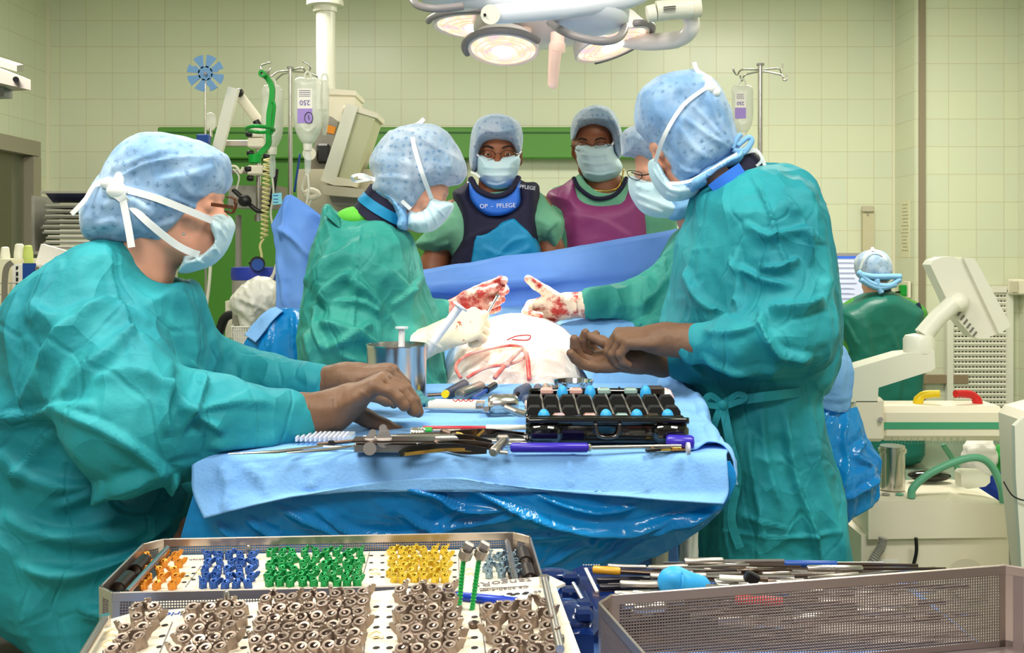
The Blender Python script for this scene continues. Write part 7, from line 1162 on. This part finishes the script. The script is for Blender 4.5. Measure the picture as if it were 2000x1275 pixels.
# ---- implants: hook clips (ring body, blade) ----
def implant(m, sx=1, s=1.0):
    me = MB(); r = .0058*s; h = .013*s
    me.lathe([(r, 0), (r*1.02, h), (r*.98, h+.0006), (r*.60, h+.0004), (r*.58, h*.35), (.0001, h*.34)], (0, 0, 0), n=16)
    me.ribbon(bez([(sx*r*.2, 0, h*.55), (sx*r*1.2, 0, h*.66), (sx*r*1.8, -.0005, h*.9), (sx*r*2.1, -.001, h*1.15)], 4), [.0105*s]*4+[.0095*s]*4+[.0075*s]*4+[.006*s], .0022*s, (0, 1, 0.001))
    me.box((-sx*r*.9, 0, h*.45), (r*.8, r*1.7, h*.9), None, .0008)
    return me
IMP = {}; ORD = ('first', 'second', 'third', 'fourth', 'fifth', 'sixth', 'seventh', 'eighth', 'ninth')
def cluster(name, label, group, m, fr, h, box, n, sc=1.0, slope=0, jit=2, shade=None):
    x0, y0, x1, y1 = box; nx, ny = n; k = 0
    for j in range(ny):
        for i in range(nx):
            px = x0+(x1-x0)*(i+.5*(j % 2)*.5)/max(nx-1, 1)+random.uniform(-jit, jit)+slope*(j/max(ny-1, 1)); py = y0+(y1-y0)*j/max(ny-1, 1)+random.uniform(-1, 1)-(px-x0)*.07*(0 if fr is f1 else 1)
            v = random.choice((1, 1, -1)); key = (m.name, v, sc)
            if key not in IMP:
                o = implant(m, v, sc).build(name, m, None, 40); tag(o, label, 'implant', group); IMP[key] = o; o.data.name = name
            else:
                o = IMP[key].copy(); C.objects.link(o)
            o['label'] = '%s, %s from left in %s row from back' % (label, ORD[i], ORD[j]); o['group'] = group
            q = fr.hit(px, py, h); o.matrix_basis = Matrix([[*r_, 0] for r_ in fr.R()]+[[0, 0, 0, 1]]).to_4x4() if False else Matrix.Translation(Vector(q)) @ Matrix(fr.R().tolist()).to_4x4() @ Matrix.Rotation(.30, 4, 'X') @ Matrix.Rotation(v*random.choice((.4, .7, .9, 1.1))+random.uniform(-.15, .15), 4, 'Z') @ Matrix.Rotation(random.uniform(-.12, .12), 4, 'X')
MO = mat('anodised_orange', (206, 132, 44), .35, .55); MBl = mat('anodised_blue', (44, 84, 160), .35, .55); MG = mat('anodised_green', (22, 140, 74), .35, .55); MY = mat('anodised_yellow', (214, 184, 62), .32, .6); MS = mat('anodised_slate', (130, 152, 168), .32, .7); MBr = mat('anodised_brown', (150, 133, 122), .36, .65)
cluster('implant_clip', 'orange implant clip in rear tray', 'orange implant clips', MO, f1, PZ, (288, 1094, 345, 1150), (3, 5), .78, slope=-8)
cluster('implant_clip', 'blue implant clip in rear tray', 'blue implant clips', MBl, f1, PZ, (405, 1092, 492, 1148), (5, 5), .78, slope=-8)
cluster('implant_clip', 'green implant clip in rear tray', 'green implant clips', MG, f1, PZ, (530, 1086, 702, 1144), (9, 6), .78, slope=-8)
cluster('implant_clip', 'yellow implant clip in rear tray', 'yellow implant clips', MY, f1, PZ, (765, 1082, 868, 1136), (6, 6), .78, slope=-2)
cluster('implant_clip', 'slate grey implant clip in rear tray', 'slate implant clips', MS, f1, PZ, (952, 1094, 1000, 1128), (3, 4), .78)
cluster('implant_screw_head', 'brown implant of leftmost front group', 'brown implants, leftmost group', MBr, f2, 0, (272, 1205, 305, 1285), (2, 5), 1.12, slope=-50)
cluster('implant_screw_head', 'brown implant of second front group', 'brown implants, second group', MBr, f2, 0, (380, 1206, 470, 1290), (4, 5), 1.12, slope=-35)
cluster('implant_screw_head', 'brown implant of middle front group', 'brown implants, middle group', MBr, f2, 0, (520, 1190, 712, 1290), (8, 6), 1.12, slope=-22)
cluster('implant_screw_head', 'brown implant of fourth front group', 'brown implants, fourth group', MBr, f2, 0, (785, 1172, 876, 1290), (4, 7), 1.12, slope=4)
cluster('implant_screw_head', 'brown implant of rightmost front group', 'brown implants, rightmost group', MBr, f2, 0, (955, 1206, 1062, 1300), (4, 5), 1.12, slope=14)
# green pedicle screws standing
for lb, b0, t0 in (('left green threaded screw with tilted grey head', (896, 1192), (905, 1095)), ('right green threaded screw with tilted grey head', (922, 1190), (935, 1095))):
    A = f2.hit(*b0, 0); dirv = nz(P(*t0, A[1]+.01)-A); Ln = .052; t = thing('pedicle_screw', lb+' on the front plate', 'screw', A)
    part('shaft', mat('screw_green', (40, 168, 84), .3, .3), t, lambda b: b.tube([A+dirv*(i*Ln/60) for i in range(61)], [.0026+.0012*((i % 4) == 0) for i in range(61)], 10)); part('head', SATIN, t, lambda b: (b.lathe([(.004, 0), (.0075, .004), (.0078, .012), (.005, .012), (.0045, .006)], A+dirv*Ln, nz(dirv+np.array([.25, -.35, 0])), 18), b.box(A+dirv*(Ln+.012)+np.array([.004, 0, .002]), (.012, .008, .012), rotm((0, 1, 0), .5), .002)))
solo('marker_rod', 'glossy royal blue rod lying across the plate behind the green screws', 'rod', mat('rod_blue', (24, 58, 178), .3), lambda b: b.rod(f2.hit(886, 1163, .004), f2.hit(1013, 1177, .004), .0048, .0055, 18))
solo('ball_nut', 'small dark steel nut left on plate near the green screws', 'nut', DARKST, lambda b: b.lathe([(.002, 0), (.0055, .001), (.006, .005), (.002, .007)], f2.hit(926, 1225, 0), f2.n, 14))
# small yellow string tags
STR = mat('tag_string', (222, 196, 140), .8)
for i, (x, y, fr, h) in enumerate(((355, 1128, f1, PZ), (382, 1120, f1, PZ), (500, 1125, f1, PZ), (720, 1120, f1, PZ), (750, 1085, f1, PZ), (905, 1120, f1, PZ), (205, 1240, f2, 0), (198, 1262, f2, 0), (880, 1165, f2, 0), (765, 1165, f2, 0), (890, 1245, f2, 0), (720, 1245, f2, 0))):
    q = fr.hit(x, y, h)+fr.n*.002; t = thing('string_tag', 'tiny cream string tag tied to an implant', 'tag', q, 'string tags')
    part('string', STR, t, lambda b: b.tube(bez([q, q+(.008, .002, .004), q+(.014, -.004, .001), q+(.004, -.006, .0)], 5), .0007, 5)); part('bead', WHITEP, t, lambda b: b.sphere(q+(.014, -.004, .001), .0025, 6), 180)
# ---- right side: blue cassette, tools, perforated basket ----
NV = mat('cassette_navy', (14, 34, 84), .15, coat=.4)
cs = thing('tool_cassette', 'dark blue glossy plastic cassette with shafts clipped in it', 'case', (.1, 1.35, .87))
def PF(px, py, z=.90): Y = (CZ-z)*F/(py-HY); return np.array([(px-CX)*Y/F, Y, z])
part('base', NV, cs, lambda b: (b.prism([PF(1085, 1160), PF(1120, 1112), PF(1135, 1105), PF(1265, 1110), PF(1300, 1150), PF(1200, 1185), PF(1160, 1240), PF(1085, 1235)][::-1], (0, 0, -.03), (0, 0, 0)))); 
part('wing', NV, cs, lambda b: b.sphere(PF(1078, 1122, .91), (.028, .018, .008), 10), 180)
part('wing', NV, cs, lambda b: (b.sphere(PF(1110, 1205, .90), (.03, .04, .02), 10)), 180)
for a, e in (((1165, 1133), (1282, 1130)), ((1170, 1147), (1292, 1143))): part('slot', mat('slot_dark', (24, 20, 30), .25), cs, lambda b: b.rod(PF(*a, .905), PF(*e, .905), .004))
for x, y in ((1115, 1130), (1115, 1158), (1140, 1185), (1140, 1200)): part('clip', NV, cs, lambda b: b.box(PF(x, y, .912), (.022, .02, .016), bev=.004))
part('white_strip', WHITEP, cs, lambda b: b.ribbon([PF(1144, 1110, .915), PF(1166, 1155, .912)], .004, .002, (0, 0, 1))); part('chrome_pin', STEEL, cs, lambda b: b.tube([PF(1120, 1140, .92), PF(1138, 1172, .918)], .003, 8)); part('print', WHITEP, cs, lambda b: [b.box(PF(1140+i*5, 1103, .902), (.002, .001, .0012)) for i in range(7)])
sd_ = thing('screwdriver', 'long screwdriver with amber yellow handle lying across the cassette', 'screwdriver', PF(1190, 1115)); part('grip', mat('amber', (206, 150, 44), .3), sd_, lambda b: b.rod(PF(1157, 1112, .915), PF(1213, 1116, .915), .0055)); part('shaft', DARKST, sd_, lambda b: b.cyl(PF(1213, 1116, .915), PF(1500, 1132, .915), .0032))
bh = solo('bulb_handle', 'sky blue pear-shaped silicone handle behind the perforated basket', 'instrument', SKY, lambda b: b.tube(bez([PF(1312, 1150, .915), PF(1318, 1138, .918), PF(1345, 1142, .915), PF(1384, 1150, .905)], 5), [.008, .014, .018, .0205, .0215, .0215, .021, .020, .019, .018, .017, .016, .016, .015, .011, .004], 16), 180)
cl = thing('clamp_tool', 'steel rod tool with black clamp behind the basket rim', 'instrument', PF(1450, 1130)); part('sleeve', WHITEP, cl, lambda b: b.cyl(PF(1405, 1128, .92), PF(1462, 1131, .92), .004)); part('clamp', BLACKP, cl, lambda b: b.box(PF(1468, 1128, .925), (.018, .012, .014), rotm((0, 1, 0), .5), .002)); part('rod', STEEL, cl, lambda b: b.cyl(PF(1400, 1145, .91), PF(1600, 1140, .91), .004))
# instrument jumble behind/inside the basket
random.seed(11); cols = [STEEL, SATIN, DARKST, BLACKP, STEEL, SATIN]
tr3 = thing('steel_tray', 'shallow steel tray of loose instruments seen through the perforated basket', 'tray', (.35, 1.35, .87)); part('floor', DARKST, tr3, lambda b: b.prism([(.13, 1.22, .869), (.558, 1.23, .869), (.556, 1.30, .869), (.54, 1.49, .869), (.22, 1.49, .869), (.13, 1.35, .869)], (0, 0, 0), (0, 0, .006))); part('wall', RIM, tr3, lambda b: b.box((.38, 1.49, .880), (.32, .003, .02)))
for i in range(60):
    x = random.uniform(.17, .56); y = random.uniform(1.23, 1.47); a = random.choice((-.05, -.12, .1, -.2, .06, .3))+random.uniform(-.08, .08); l = random.uniform(.08, .2); z = random.uniform(.888, .918); m = cols[i % 6] if i % 9 else random.choice((RED, YEL, mat('tool_teal', (20, 140, 140), .4), BLUEP)); d = np.array([math.cos(a), math.sin(a)*.6, random.uniform(-.03, .03)]); r = random.uniform(.0022, .005)
    x = min(max(x, .13+l*.5), .575-l*.45)
    cn = {'steel': 'bright steel', 'satin_steel': 'satin steel', 'dark_steel': 'dark steel', 'black_plastic': 'black', 'red_plastic': 'red', 'yellow_plastic': 'yellow', 'tool_teal': 'teal', 'blue_plastic': 'blue'}[m.name]
    t = thing('instrument', 'loose instrument with %s grip lying behind the perforated basket' % cn, 'instrument', (x, y, z), 'loose instruments with %s grips behind the perforated basket' % cn)
    A = np.array([x, y, z])-d*l/2; B = A+d*l*.4; E_ = A+d*l
    part('grip', m, t, lambda b: b.rod(A, B, r*1.3, n=10)); part('shaft', STEEL if i % 2 else DARKST, t, lambda b: b.cyl(B, E_, r*.6, n=8))
f3 = Fr(P(1160, 1163, 1.11), P(1992, 1100, 1.226)-P(1160, 1163, 1.11), (-.22, 1, 0)); W3 = np.linalg.norm(P(1992, 1100, 1.226)-P(1160, 1163, 1.11))
f3.o = f3.at(0, -.30)
part('floor_sheet', mat('basket_floor', (206, 198, 196), .5), None, lambda b: None) if 0 else None
t3 = tray(f3, W3, .30, .098, 'large empty perforated steel basket at the lower right', .02, rimh=.012)
for b0 in (.17, .225): part('rolled_clip', DARKST, t3, lambda b: b.lathe([(.007, 0), (.009, 0), (.009, .035), (.007, .035)], f3.at(.012, b0, -.045), f3.v, 20, close=True))
